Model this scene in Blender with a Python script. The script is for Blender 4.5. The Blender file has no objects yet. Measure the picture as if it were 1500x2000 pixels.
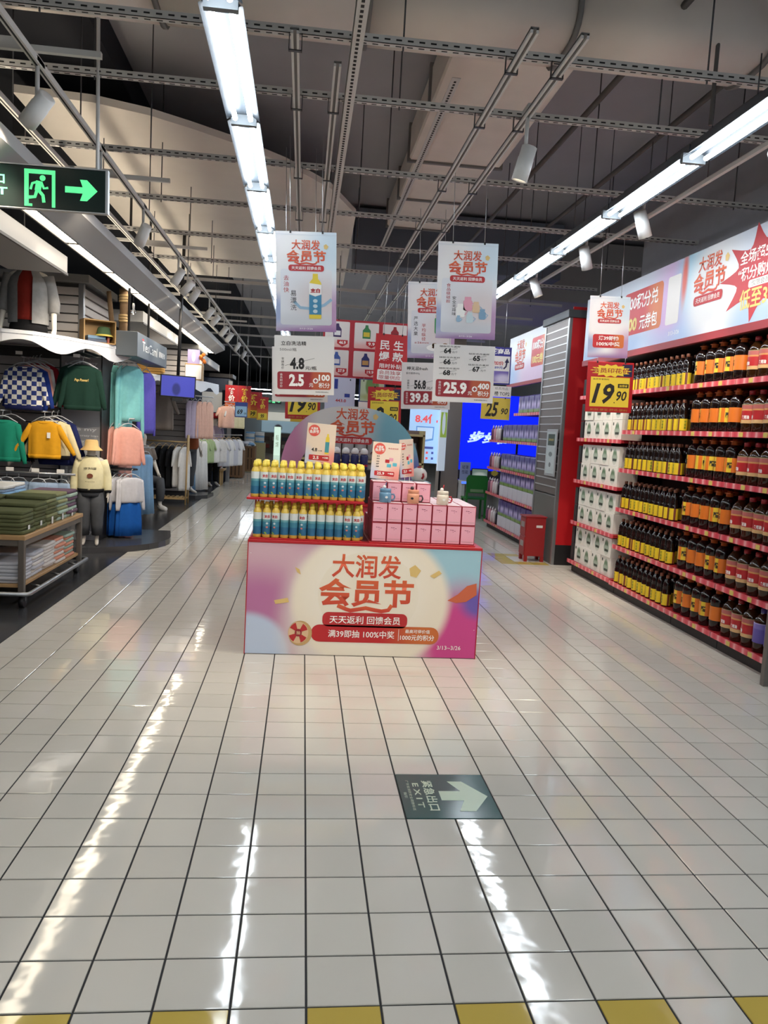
import bpy, math, random
from mathutils import Vector, Matrix
RND = random.Random(11)
sc = bpy.context.scene
COL = sc.collection
PI = math.pi

# ------------------------------------------------------------------ camera, world, exposure
CAM = Vector((-0.07402, -1.91562, 1.5355))
YAW, PITCH, ROLL, FPX = 0.1085, -0.1052, 0.0555, 1514.67
fwd = Vector((math.sin(YAW) * math.cos(PITCH), math.cos(YAW) * math.cos(PITCH), math.sin(PITCH)))
rgt0 = Vector((math.cos(YAW), -math.sin(YAW), 0))
up0 = rgt0.cross(fwd)
rgt = math.cos(ROLL) * rgt0 + math.sin(ROLL) * up0
upv = -math.sin(ROLL) * rgt0 + math.cos(ROLL) * up0
cd = bpy.data.cameras.new('camera')
cd.sensor_fit = 'VERTICAL'
cd.sensor_height = 36
cd.lens = FPX / 2000 * 36
cd.clip_start = 0.05
cd.clip_end = 200
cam = bpy.data.objects.new('camera', cd)
COL.objects.link(cam)
cam.matrix_world = Matrix(((rgt.x, upv.x, -fwd.x, CAM.x), (rgt.y, upv.y, -fwd.y, CAM.y), (rgt.z, upv.z, -fwd.z, CAM.z), (0, 0, 0, 1)))
sc.camera = cam
world = bpy.data.worlds.new('world')
sc.world = world
world.use_nodes = True
world.node_tree.nodes['Background'].inputs[0].default_value = (0.95, 0.97, 1.0, 1)
world.node_tree.nodes['Background'].inputs[1].default_value = 0.40
sc.view_settings.view_transform = 'Standard'
sc.view_settings.look = 'None'
sc.view_settings.exposure = 0.0
sc.view_settings.gamma = 1.0
sc.view_settings.use_curve_mapping = False
sc.cycles.max_bounces = 7
sc.cycles.diffuse_bounces = 4
sc.cycles.glossy_bounces = 3
sc.cycles.transmission_bounces = 3
sc.cycles.use_denoising = True
sc.cycles.adaptive_threshold = 0.02
TUBE_POWER = 38.0      # ceiling tubes
WARM_POWER = 12.0      # shop trough lights
SPOT_POWER = 75.0      # track spots

# ------------------------------------------------------------------ materials
def lin(c):
    return tuple((x / 255 / 12.92 if x <= 10 else ((x / 255 + 0.055) / 1.055) ** 2.4) for x in c)
MATS = {}
def mat(name, c=(200, 200, 200), rough=0.6, metal=0.0, emit=0.0, noise=0.0, nscale=8.0, bump=0.0, spec=0.5, alpha=1.0, trans=0.0, coat=0.0, rand=0.0):
    if name in MATS: return MATS[name]
    m = bpy.data.materials.new(name)
    m.use_nodes = True
    nt = m.node_tree
    b = nt.nodes['Principled BSDF']
    col = lin(c) + (1,)
    b.inputs['Base Color'].default_value = col
    b.inputs['Roughness'].default_value = rough
    b.inputs['Metallic'].default_value = metal
    b.inputs['Specular IOR Level'].default_value = spec
    b.inputs['Coat Weight'].default_value = coat
    b.inputs['Transmission Weight'].default_value = trans
    b.inputs['Alpha'].default_value = alpha
    if emit:
        b.inputs['Emission Color'].default_value = col
        b.inputs['Emission Strength'].default_value = emit
    src = None
    if noise or bump:
        tc = nt.nodes.new('ShaderNodeTexCoord')
        nz = nt.nodes.new('ShaderNodeTexNoise')
        nz.inputs['Scale'].default_value = nscale
        nz.inputs['Detail'].default_value = 4
        nt.links.new(tc.outputs['Object'], nz.inputs['Vector'])
        if noise:
            hs = nt.nodes.new('ShaderNodeMapRange')
            hs.inputs[3].default_value = 1 - noise
            hs.inputs[4].default_value = 1 + noise
            nt.links.new(nz.outputs['Fac'], hs.inputs[0])
            src = hs.outputs[0]
        if bump:
            bp = nt.nodes.new('ShaderNodeBump')
            bp.inputs['Strength'].default_value = bump
            bp.inputs['Distance'].default_value = 0.01
            nt.links.new(nz.outputs['Fac'], bp.inputs['Height'])
            nt.links.new(bp.outputs[0], b.inputs['Normal'])
    if rand:
        oi = nt.nodes.new('ShaderNodeObjectInfo')
        mr = nt.nodes.new('ShaderNodeMapRange')
        mr.inputs[3].default_value = 1 - rand
        mr.inputs[4].default_value = 1 + rand
        nt.links.new(oi.outputs['Random'], mr.inputs[0])
        if src is None: src = mr.outputs[0]
        else:
            mu = nt.nodes.new('ShaderNodeMath'); mu.operation = 'MULTIPLY'
            nt.links.new(src, mu.inputs[0]); nt.links.new(mr.outputs[0], mu.inputs[1])
            src = mu.outputs[0]
    if src is not None:
        mx = nt.nodes.new('ShaderNodeVectorMath'); mx.operation = 'SCALE'
        mx.inputs[0].default_value = col[:3]
        nt.links.new(src, mx.inputs['Scale'])
        nt.links.new(mx.outputs[0], b.inputs['Base Color'])
    MATS[name] = m
    return m

def print_mat(name, base, blobs, rough=0.45, emit=0.0):
    """flat print: soft coloured ellipses over a base colour, in the panel's own 0..1 (x, z) frame"""
    if name in MATS: return MATS[name]
    m = bpy.data.materials.new(name); m.use_nodes = True
    nt = m.node_tree; b = nt.nodes['Principled BSDF']
    b.inputs['Roughness'].default_value = rough
    tc = nt.nodes.new('ShaderNodeTexCoord')
    sx = nt.nodes.new('ShaderNodeSeparateXYZ')
    nt.links.new(tc.outputs['Generated'], sx.inputs[0])
    cur = None
    for (c, cx, cz, rx, rz, soft) in blobs:
        ax = nt.nodes.new('ShaderNodeMath'); ax.operation = 'MULTIPLY_ADD'
        ax.inputs[1].default_value = 1 / rx; ax.inputs[2].default_value = -cx / rx
        nt.links.new(sx.outputs[0], ax.inputs[0])
        az = nt.nodes.new('ShaderNodeMath'); az.operation = 'MULTIPLY_ADD'
        az.inputs[1].default_value = 1 / rz; az.inputs[2].default_value = -cz / rz
        nt.links.new(sx.outputs[2], az.inputs[0])
        cb = nt.nodes.new('ShaderNodeCombineXYZ')
        nt.links.new(ax.outputs[0], cb.inputs[0]); nt.links.new(az.outputs[0], cb.inputs[1])
        ln = nt.nodes.new('ShaderNodeVectorMath'); ln.operation = 'LENGTH'
        nt.links.new(cb.outputs[0], ln.inputs[0])
        mr = nt.nodes.new('ShaderNodeMapRange'); mr.interpolation_type = 'SMOOTHSTEP'
        mr.inputs[1].default_value = 1 + soft; mr.inputs[2].default_value = max(0.0, 1 - soft)
        nt.links.new(ln.outputs['Value'], mr.inputs[0])
        mx = nt.nodes.new('ShaderNodeMix'); mx.data_type = 'RGBA'
        nt.links.new(mr.outputs[0], mx.inputs['Factor'])
        if cur is None: mx.inputs[6].default_value = lin(base) + (1,)
        else: nt.links.new(cur, mx.inputs[6])
        mx.inputs[7].default_value = lin(c) + (1,)
        cur = mx.outputs[2]
    nt.links.new(cur, b.inputs['Base Color'])
    if emit:
        nt.links.new(cur, b.inputs['Emission Color']); b.inputs['Emission Strength'].default_value = emit
    MATS[name] = m
    return m

def ramp_mat(name, stops, axis=2, rough=0.5, const=True, coord='Generated', emit=0, scale=1.0):
    if name in MATS: return MATS[name]
    m = bpy.data.materials.new(name); m.use_nodes = True
    nt = m.node_tree; b = nt.nodes['Principled BSDF']
    b.inputs['Roughness'].default_value = rough
    tc = nt.nodes.new('ShaderNodeTexCoord'); sx = nt.nodes.new('ShaderNodeSeparateXYZ')
    nt.links.new(tc.outputs[coord], sx.inputs[0])
    out = sx.outputs[axis]
    if scale != 1.0:
        f = nt.nodes.new('ShaderNodeMath'); f.operation = 'MULTIPLY'; f.inputs[1].default_value = scale
        g = nt.nodes.new('ShaderNodeMath'); g.operation = 'FRACT'
        nt.links.new(out, f.inputs[0]); nt.links.new(f.outputs[0], g.inputs[0]); out = g.outputs[0]
    r = nt.nodes.new('ShaderNodeValToRGB')
    r.color_ramp.interpolation = 'CONSTANT' if const else 'LINEAR'
    el = r.color_ramp.elements
    while len(el) < len(stops): el.new(0.5)
    for e, (p, c) in zip(el, stops):
        e.position = p
    for e, (p, c) in zip(el, stops):
        e.color = lin(c) + (1,)
    nt.links.new(out, r.inputs[0]); nt.links.new(r.outputs[0], b.inputs['Base Color'])
    if emit:
        nt.links.new(r.outputs[0], b.inputs['Emission Color']); b.inputs['Emission Strength'].default_value = emit
    MATS[name] = m
    return m

def fabric(name, c, noise=0.12): return mat('fabric_' + name, c, 0.9, noise=noise, nscale=25, spec=0.15)

# ------------------------------------------------------------------ mesh building
class MB:
    def __init__(s): s.v = []; s.f = []; s.m = []; s.s = []
    def add(s, vs, fs, mi=0, sm=False):
        o = len(s.v); s.v += [tuple(v) for v in vs]
        for f in fs:
            s.f.append([i + o for i in f]); s.m.append(mi); s.s.append(sm)
        return s
    def box(s, x0, y0, z0, x1, y1, z1, mi=0):
        vs = [(x, y, z) for z in (z0, z1) for y in (y0, y1) for x in (x0, x1)]
        return s.add(vs, [(0, 2, 3, 1), (4, 5, 7, 6), (0, 1, 5, 4), (2, 6, 7, 3), (0, 4, 6, 2), (1, 3, 7, 5)], mi)
    def cbox(s, x0, y0, z0, x1, y1, z1, b, mi=0):
        vs = []; ix = {}
        lo = (x0, y0, z0); hi = (x1, y1, z1)
        for a in (0, 1):
            for bb in (0, 1):
                for c in (0, 1):
                    k = (a, bb, c)
                    for ax in range(3):
                        p = []
                        for d in range(3):
                            e = hi[d] if k[d] else lo[d]
                            if d != ax: e += -b if k[d] else b
                            p.append(e)
                        ix[(k, ax)] = len(vs); vs.append(p)
        fs = []
        for ax in range(3):
            u, w = (ax + 1) % 3, (ax + 2) % 3
            for sd in (0, 1):
                q = []
                for (i, j) in ((0, 0), (1, 0), (1, 1), (0, 1)):
                    k = [0, 0, 0]; k[ax] = sd; k[u] = i; k[w] = j; q.append(ix[(tuple(k), ax)])
                fs.append(q if sd else q[::-1])
            for i in (0, 1):
                for j in (0, 1):
                    k0 = [0, 0, 0]; k1 = [0, 0, 0]; k0[u] = k1[u] = i; k0[w] = k1[w] = j; k1[ax] = 1
                    k0 = tuple(k0); k1 = tuple(k1)
                    q = [ix[(k0, u)], ix[(k1, u)], ix[(k1, w)], ix[(k0, w)]]
                    fs.append(q if (i == j) else q[::-1])
        for a in (0, 1):
            for bb in (0, 1):
                for c in (0, 1):
                    k = (a, bb, c); q = [ix[(k, 0)], ix[(k, 1)], ix[(k, 2)]]
                    fs.append(q if (a + bb + c) % 2 else q[::-1])
        return s.add(vs, fs, mi)
    def loft(s, rings, cap=(True, True), mi=0, sm=True, closed=True):
        n = len(rings[0]); vs = [p for r in rings for p in r]; fs = []
        for i in range(len(rings) - 1):
            for j in range(n if closed else n - 1):
                a = i * n + j; b = i * n + (j + 1) % n
                fs.append((a, b, b + n, a + n))
        s.add(vs, fs, mi, sm)
        o = len(s.v) - len(vs)
        if cap[0]: s.f.append([o + j for j in range(n)][::-1]); s.m.append(mi); s.s.append(False)
        if cap[1]: s.f.append([o + (len(rings) - 1) * n + j for j in range(n)]); s.m.append(mi); s.s.append(False)
        return s
    def lathe(s, prof, n=12, c=(0, 0), mi=0, cap=(True, True), sm=True, sq=1.0):
        return s.loft([[(c[0] + r * math.cos(2 * PI * j / n), c[1] + sq * r * math.sin(2 * PI * j / n), z) for j in range(n)] for r, z in prof], cap, mi, sm)
    def tube(s, pts, r, n=6, mi=0, cap=True, sm=True):
        P = [Vector(p) for p in pts]; rings = []
        ref = None
        for i, p in enumerate(P):
            d = (P[min(i + 1, len(P) - 1)] - P[max(i - 1, 0)]).normalized()
            if ref is None:
                ref = Vector((0, 0, 1)) if abs(d.z) < 0.9 else Vector((1, 0, 0))
            a = d.cross(ref).normalized(); b = a.cross(d)
            ref = b
            rr = r[i] if isinstance(r, (list, tuple)) else r
            rings.append([p + rr * (math.cos(2 * PI * j / n) * a + math.sin(2 * PI * j / n) * b) for j in range(n)])
        return s.loft(rings, (cap, cap), mi, sm)
    def prism(s, pts, y0, y1, mi=0):            # polygon in x,z extruded along y (y0 front)
        n = len(pts)
        vs = [(x, y0, z) for x, z in pts] + [(x, y1, z) for x, z in pts]
        fs = [tuple(range(n)), tuple(range(2 * n - 1, n - 1, -1))] + [(i, i + n, (i + 1) % n + n, (i + 1) % n) for i in range(n)]
        return s.add(vs, fs, mi)
    def slab(s, pts, z0, z1, mi=0):             # polygon in x,y (ccw) extruded along z
        n = len(pts)
        vs = [(x, y, z0) for x, y in pts] + [(x, y, z1) for x, y in pts]
        fs = [tuple(range(n - 1, -1, -1)), tuple(range(n, 2 * n))] + [(i, (i + 1) % n, (i + 1) % n + n, i + n) for i in range(n)]
        return s.add(vs, fs, mi)
    def mesh(s, name, mats):
        me = bpy.data.meshes.new(name)
        me.from_pydata(s.v, [], s.f)
        me.polygons.foreach_set('material_index', s.m)
        me.polygons.foreach_set('use_smooth', s.s)
        for m in (mats if isinstance(mats, (list, tuple)) else [mats]): me.materials.append(m)
        me.update()
        return me
    def build(s, name, mats, parent=None, loc=(0, 0, 0), rz=0.0):
        return place(name, s.mesh(name, mats), parent, loc, rz)

def place(name, me, parent=None, loc=(0, 0, 0), rz=0.0):
    o = bpy.data.objects.new(name, me); COL.objects.link(o)
    o.location = loc; o.rotation_euler = (0, 0, rz)
    if parent: o.parent = parent
    return o
def tag(o, label, cat, group=None, kind=None):
    o['label'] = label; o['category'] = cat
    if group: o['group'] = group
    if kind: o['kind'] = kind
    return o
def thing(name, label, cat, loc=(0, 0, 0), rz=0.0, group=None):
    return tag(place(name, None, None, loc, rz), label, cat, group)
def structure(o, label=None, cat=None):
    o['kind'] = 'structure'
    if label: o['label'] = label
    if cat: o['category'] = cat
    return o
def copy_tree(root, loc, rz=0.0, label=None, group=None, parent=None):
    r = root.copy(); COL.objects.link(r); r.location = loc; r.rotation_euler = (0, 0, rz)
    if parent: r.parent = parent
    if label: r['label'] = label
    if group: r['group'] = group
    for ch in list(root.children):
        c = ch.copy(); COL.objects.link(c); c.parent = r
        for g in ch.children:
            d = g.copy(); COL.objects.link(d); d.parent = c
    return r
ORD = ['first', 'second', 'third', 'fourth', 'fifth', 'sixth', 'seventh', 'eighth', 'ninth', 'tenth', 'eleventh', 'twelfth', 'thirteenth', 'fourteenth', 'fifteenth', 'sixteenth', 'seventeenth', 'eighteenth', 'nineteenth', 'twentieth', 'twenty-first', 'twenty-second', 'twenty-third', 'twenty-fourth', 'twenty-fifth', 'twenty-sixth', 'twenty-seventh', 'twenty-eighth', 'twenty-ninth', 'thirtieth']

# ------------------------------------------------------------------ flat print: text and shapes on a panel (front of panel at local y = 0)
TXT = {}
def text_mesh(s, m, bold, slant):
    k = (s, m.name, bold, slant)
    if k in TXT: return TXT[k]
    c = bpy.data.curves.new('lettering', 'FONT')
    c.body = s; c.size = 1; c.resolution_u = 2; c.offset = bold; c.fill_mode = 'FRONT'; c.shear = slant
    if '\n' in s: c.align_x = 'CENTER'; c.space_line = 1.12
    o = bpy.data.objects.new('lettering', c); COL.objects.link(o)
    me = bpy.data.meshes.new_from_object(o)
    bpy.data.objects.remove(o); bpy.data.curves.remove(c)
    xs = [v.co.x for v in me.vertices]; ys = [v.co.y for v in me.vertices]
    x0, x1, y0, y1 = min(xs), max(xs), min(ys), max(ys)
    for v in me.vertices:
        v.co = ((v.co.x - (x0 + x1) / 2) / (x1 - x0), 0, (v.co.y - (y0 + y1) / 2) / (y1 - y0))
    me.materials.clear(); me.materials.append(m)
    me.name = 'lettering'
    TXT[k] = (me, (x1 - x0) / (y1 - y0))
    return TXT[k]
def text(p, s, x, z, w=None, h=None, m=None, layer=2, bold=0.03, slant=0.0, name='lettering', y=0.0):
    me, asp = text_mesh(s, m or MATS['ink_black'], bold, slant)
    if w is None: w = h * asp
    if h is None: h = w / asp
    o = place(name, me, p, (x, y - 0.0012 * layer, z)); o.scale = (w, 1, h)
    return o
def vtext(p, s, x, z, w, h, m, layer=2, bold=0.02):
    return text(p, '\n'.join(s), x, z, w, h, m, layer, bold)
def rrect(x, z, w, h, r, n=5):
    pts = []
    for cx, cz, a0 in ((x + w / 2 - r, z + h / 2 - r, 0), (x - w / 2 + r, z + h / 2 - r, PI / 2), (x - w / 2 + r, z - h / 2 + r, PI), (x + w / 2 - r, z - h / 2 + r, 1.5 * PI)):
        for i in range(n + 1):
            a = a0 + PI / 2 * i / n; pts.append((cx + r * math.cos(a), cz + r * math.sin(a)))
    return pts[::-1] if False else pts
def ellipse(x, z, rx, rz, n=20): return [(x + rx * math.cos(2 * PI * i / n), z + rz * math.sin(2 * PI * i / n)) for i in range(n)]
def star(x, z, rx, rz, n=14, inner=0.78):
    return [(x + rx * (1 if i % 2 == 0 else inner) * math.cos(PI * i / n), z + rz * (1 if i % 2 == 0 else inner) * math.sin(PI * i / n)) for i in range(2 * n)]
def flat(p, name, polys, m, layer=1, y=0.0):
    b = MB()
    for pts in polys:
        b.add([(x, y - 0.0012 * layer, z) for x, z in pts], [tuple(range(len(pts)))])
    return b.build(name, m, p)
def rect(x0, z0, x1, z1): return [(x0, z0), (x1, z0), (x1, z1), (x0, z1)]
def ribbon(pts, w):
    L = []; Rr = []
    for i, (x, z) in enumerate(pts):
        x0, z0 = pts[max(i - 1, 0)]; x1, z1 = pts[min(i + 1, len(pts) - 1)]
        d = math.hypot(x1 - x0, z1 - z0) or 1; nx, nz = -(z1 - z0) / d, (x1 - x0) / d
        L.append((x + nx * w / 2, z + nz * w / 2)); Rr.append((x - nx * w / 2, z - nz * w / 2))
    return [[Rr[i], Rr[i + 1], L[i + 1], L[i]] for i in range(len(pts) - 1)]
def title(p, cx, top, w, pill=True, y=0.0, m=None, bold=0.03):
    """the festival wordmark: three small characters, three large ones joined by a wave, a red pill"""
    m = m or MATS['title_red']
    text(p, '大润发', cx - 0.01 * w, top - 0.125 * w, 0.73 * w, 0.25 * w, m, 2, 0.018, y=y)
    text(p, '会员节', cx, top - 0.41 * w, w, 0.30 * w, m, 2, bold, y=y)
    q = [(-0.30, -0.55), (-0.2, -0.59), (-0.16, -0.6), (-0.1, -0.59), (0.0, -0.57), (0.1, -0.59), (0.17, -0.6), (0.24, -0.585), (0.275, -0.53)]
    flat(p, 'lettering_wave', ribbon([(cx + a * w, top + b * w) for a, b in q], 0.042 * w), m, 2, y)
    if pill:
        flat(p, 'lettering_band', [rrect(cx, top - 0.70 * w, 0.9 * w, 0.155 * w, 0.06 * w)], MATS['ink_red'], 2, y)
        text(p, '天天返利 回馈会员', cx, top - 0.70 * w, 0.75 * w, 0.085 * w, MATS['ink_white'], 3, 0.012, y=y)
    g = MATS['gold_print']
    flat(p, 'gem_print', [[(cx + a * w, top + b * w) for a, b in ((0.44, -0.13), (0.5, -0.09), (0.565, -0.15), (0.52, -0.225), (0.455, -0.21))]], g, 2, y)

mat('ink_black', (25, 23, 24), 0.6); mat('ink_red', (186, 40, 44), 0.5); mat('ink_white', (245, 243, 238), 0.5)
mat('ink_dark_red', (150, 30, 42), 0.5); mat('ink_grey', (120, 118, 118), 0.6); mat('ink_yellow', (232, 205, 62), 0.5)
mat('ink_blue', (40, 60, 150), 0.5); mat('gold_print', (222, 190, 120), 0.45); mat('ink_orange', (205, 105, 55), 0.5)
mat('ink_navy', (28, 26, 72), 0.5); mat('ink_green', (60, 150, 85), 0.5); mat('ink_cyan', (90, 185, 205), 0.5); mat('ink_pink', (228, 160, 178), 0.5); mat('ink_purple', (110, 70, 140), 0.5)
ramp_mat('title_red', [(0, (196, 48, 44)), (1, (222, 112, 62))], 2, 0.5, False)
mat('board_white', (225, 222, 218), 0.5); mat('wire', (190, 190, 190), 0.4, 0.8); mat('clip_black', (30, 30, 32), 0.5)
mat('steel', (165, 166, 168), 0.35, 0.85); mat('steel_dark', (88, 88, 90), 0.4, 0.7); mat('paint_white', (205, 205, 205), 0.55); mat('paint_grey', (150, 150, 152), 0.55)
mat('plastic_black', (22, 22, 24), 0.4); mat('paint_red', (176, 24, 34), 0.4)
FEST = [((222, 190, 200), 0.0, 0.5, 0.4, 0.35, 0.6), ((236, 234, 232), 0.45, 0.6, 0.6, 0.5, 0.35), ((206, 222, 232), 0.95, 0.85, 0.4, 0.25, 0.7), ((188, 150, 184), 1.0, 0.12, 0.35, 0.3, 0.6), ((160, 172, 205), 0.0, 0.20, 0.3, 0.15, 0.6), ((150, 110, 160), 0.55, -0.06, 0.8, 0.12, 0.5)]
print_mat('print_poster', (222, 226, 232), FEST)
print_mat('print_box', (176, 104, 152), [((208, 172, 184), 0.08, 0.85, 0.22, 0.4, 0.6), ((184, 116, 160), 0.05, 0.42, 0.18, 0.32, 0.6), ((190, 205, 228), 0.0, 0.0, 0.19, 0.36, 0.12), ((224, 214, 208), 0.52, 0.3, 0.36, 0.8, 0.2), ((160, 200, 214), 0.98, 0.92, 0.3, 0.5, 0.35), ((205, 70, 140), 0.93, 0.12, 0.17, 0.5, 0.4), ((238, 228, 208), 0.53, 0.5, 0.34, 0.62, 0.08), ((242, 236, 222), 0.5, 0.55, 0.24, 0.5, 0.4), ((110, 90, 175), 1.0, 0.5, 0.07, 0.12, 0.5)])
print_mat('print_banner', (206, 214, 226), [((200, 160, 205), 0.56, 0.4, 0.12, 0.8, 0.7), ((150, 195, 215), 0.62, 0.75, 0.07, 0.6, 0.6), ((170, 195, 228), 0.75, 0.0, 0.25, 0.3, 0.4), ((226, 228, 230), 0.7, 0.5, 0.1, 0.6, 0.4), ((170, 195, 228), 0.2, 0.0, 0.25, 0.3, 0.5), ((205, 95, 80), 0.58, 0.75, 0.012, 0.3, 0.6)])
print_mat('print_banner_far', (206, 214, 226), [((226, 228, 230), 0.4, 0.6, 0.5, 0.7, 0.4), ((170, 195, 228), 0.1, 0.0, 0.3, 0.4, 0.5), ((215, 190, 215), 0.7, 0.1, 0.4, 0.3, 0.6)])
print_mat('print_arch', (150, 95, 160), [((196, 130, 165), 0.1, 0.6, 0.2, 0.6, 0.6), ((215, 215, 212), 0.5, 0.8, 0.33, 0.6, 0.3), ((120, 175, 190), 0.85, 0.75, 0.22, 0.5, 0.5), ((95, 105, 170), 1.0, 0.3, 0.14, 0.2, 0.7), ((175, 110, 165), 0.95, 0.05, 0.2, 0.25, 0.5)])

# ------------------------------------------------------------------ floor
def proj(p):
    d = Vector(p) - CAM; z = d.dot(fwd)
    return (750 + FPX * d.dot(rgt) / z, 1000 - FPX * d.dot(upv) / z, z) if z > 0.05 else (-1e6, 0, z)
T = 0.2; G = 0.0032
grout = mat('grout', (38, 38, 40), 0.8)
def tile_mat(name, c):
    m = mat(name, c, 0.11, rand=0.035, spec=0.62)
    nt = m.node_tree; b = nt.nodes['Principled BSDF']
    tc = nt.nodes.new('ShaderNodeNewGeometry')
    nz = nt.nodes.new('ShaderNodeTexNoise'); nz.inputs['Scale'].default_value = 7.0; nz.inputs['Detail'].default_value = 2
    nt.links.new(tc.outputs['Position'], nz.inputs['Vector'])
    bp = nt.nodes.new('ShaderNodeBump'); bp.inputs['Strength'].default_value = 0.14; bp.inputs['Distance'].default_value = 0.01
    nt.links.new(nz.outputs['Fac'], bp.inputs['Height']); nt.links.new(bp.outputs[0], b.inputs['Normal'])
    n2 = nt.nodes.new('ShaderNodeTexNoise'); n2.inputs['Scale'].default_value = 2.0; n2.inputs['Detail'].default_value = 6
    nt.links.new(tc.outputs['Position'], n2.inputs['Vector'])
    mr = nt.nodes.new('ShaderNodeMapRange'); mr.inputs[3].default_value = 0.03; mr.inputs[4].default_value = 0.11
    nt.links.new(n2.outputs['Fac'], mr.inputs[0]); nt.links.new(mr.outputs[0], b.inputs['Roughness'])
    return m
white_tile = tile_mat('glazed_tile_white', (212, 206, 194)); yellow_tile = tile_mat('glazed_tile_yellow', (196, 170, 82))
def tile_geo(b, x, y, mi=0):
    a = T / 2 - G; c = a - 0.0014
    vs = [(x + sx * a, y + sy * a, -0.01) for sx, sy in ((-1, -1), (1, -1), (1, 1), (-1, 1))] + [(x + sx * a, y + sy * a, -0.0015) for sx, sy in ((-1, -1), (1, -1), (1, 1), (-1, 1))] + [(x + sx * c, y + sy * c, 0) for sx, sy in ((-1, -1), (1, -1), (1, 1), (-1, 1))]
    fs = [(i, (i + 1) % 4, (i + 1) % 4 + 4, i + 4) for i in range(4)] + [(i + 4, (i + 1) % 4 + 4, (i + 1) % 4 + 8, i + 8) for i in range(4)] + [(8, 9, 10, 11)]
    b.add(vs, fs, mi)
KX0, KX1 = -10, 17
YEL = {(k, -1) for k in range(KX0, KX1) if k % 2 == 0} | {(k, -2) for k in range(KX0, KX1) if k % 2} | {(k, 36) for k in (12, 13, 14)} | {(12, 37), (12, 38)} | {(k, 39) for k in (12, 13)}
HOLE = {(2, 5), (3, 5), (2, 6), (3, 6)}
floor = structure(MB().box(KX0 * T, -11, -0.06, 9, 60, -0.0035).build('floor', grout), 'glossy white square tile floor with dark joints', 'floor')
allt = [(k, r) for k in range(KX0, KX1) for r in range(-50, 80) if (k, r) not in HOLE]
seen = []
for k, r in allt:
    px, py, d = proj(((k + 0.5) * T, (r + 0.5) * T, 0))
    if -60 < px < 1560 and py < 2080 and d > 0.5 and not (-0.4 < (k + .5) * T < 1.15 and 3.2 < (r + .5) * T < 4.2): seen.append((d, k, r))
seen.sort()
near = {(k, r) for d, k, r in seen[:296]}
b = MB(); tile_geo(b, 0, 0)
tm = {False: b.mesh('tile', white_tile), True: b.mesh('tile', yellow_tile)}
for k, r in sorted(near):
    o = place('tile', tm[(k, r) in YEL], floor, ((k + 0.5) * T, (r + 0.5) * T, 0))
    o.rotation_euler = (RND.uniform(-1, 1) * 0.0018, RND.uniform(-1, 1) * 0.0018, 0)
b = MB()
for k, r in allt:
    if (k, r) not in near: tile_geo(b, (k + 0.5) * T, (r + 0.5) * T, 1 if (k, r) in YEL else 0)
o = b.build('tiles_beyond', [white_tile, yellow_tile], floor); o['kind'] = 'stuff'
b = MB()
b.box(KX0 * T, 16, -0.0035, 9, 60, 0)
b.build('tiled_floor_beyond', white_tile, floor)
dark_floor = mat('dark_floor', (58, 58, 60), 0.22, noise=0.15, nscale=3)
structure(MB().box(-14, -11, -0.06, KX0 * T, 60, 0).build('floor_dark', dark_floor), 'polished dark grey floor of the clothing area', 'floor')

# floor exit plate, two by two tiles
fe = tag(MB().cbox(0.4 + G, 1.0 + G, -0.008, 0.8 - G, 1.4 - G, 0.0006, 0.0005).build('floor_exit_plate', mat('exit_plate_green', (52, 88, 84), 0.16)), 'green exit plate with pale arrow set into the floor tiles', 'floor sign')
pale = mat('plate_pale', (196, 212, 186), 0.3)
b = MB()
ar = [(0.505, 1.245), (0.635, 1.245), (0.60, 1.335), (0.655, 1.335), (0.768, 1.205), (0.68, 1.065), (0.622, 1.065), (0.655, 1.165), (0.505, 1.165)]
ar = [(0.572, 1.236), (0.668, 1.236), (0.625, 1.328), (0.69, 1.328), (0.778, 1.19), (0.7, 1.06), (0.632, 1.06), (0.668, 1.152), (0.572, 1.152)]
b.add([(x, y, 0.0014) for x, y in ar], [tuple(range(len(ar)))[::-1]])
b.build('arrow', pale, fe)
def ftext(s, x, y, w, h, bold=0.02):
    me, a = text_mesh(s, pale, bold, 0)
    o = place('lettering', me, fe, (x, y, 0.0014)); o.scale = (w, 1, h); o.rotation_euler = (-PI / 2, 0, -PI / 2)
    o.rotation_mode = 'XYZ'
    o.matrix_basis = Matrix.Translation((x, y, 0.0014)) @ Matrix(((0, 0, 1, 0), (-1, 0, 0, 0), (0, -1, 0, 0), (0, 0, 0, 1))) @ Matrix.Diagonal((w, 1, h, 1))
    return o
ftext('紧急出口', 0.532, 1.2, 0.27, 0.047); ftext('E X I T', 0.479, 1.2, 0.22, 0.026); ftext('广东省消防安全疏散标志', 0.446, 1.2, 0.27, 0.013, 0); ftext('指引', 0.425, 1.2, 0.05, 0.013, 0)

# ------------------------------------------------------------------ shell
slab_m = mat('concrete_ceiling', (176, 176, 180), 0.85, noise=0.18, nscale=1.2)
structure(MB().box(-1.7, -11, 4.55, 9, 60, 4.8).build('ceiling', slab_m), 'grey concrete ceiling slab above the aisle', 'ceiling')
structure(MB().box(-14, -11, 4.3, -1.7, 60, 4.8).build('ceiling_dark', mat('black_ceiling', (26, 29, 38), 0.9)), 'black painted open ceiling over the clothing area', 'ceiling')
structure(MB().box(3.75, -11, 0, 3.95, 7.0, 4.6).build('wall_right', mat('wall_grey', (176, 178, 184), 0.8, noise=0.06)), 'grey wall rising above the right shelving', 'wall')
structure(MB().box(-14, 52, 0, 9, 52.2, 4.6).build('wall_back', mat('wall_back', (176, 176, 178), 0.8)), 'pale far wall of the store', 'wall')
structure(MB().box(-6.2, -11, 0, -6.0, 60, 4.3).build('wall_left', mat('wall_dark', (52, 52, 56), 0.85)), 'dark wall behind the clothing area', 'wall')
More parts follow.
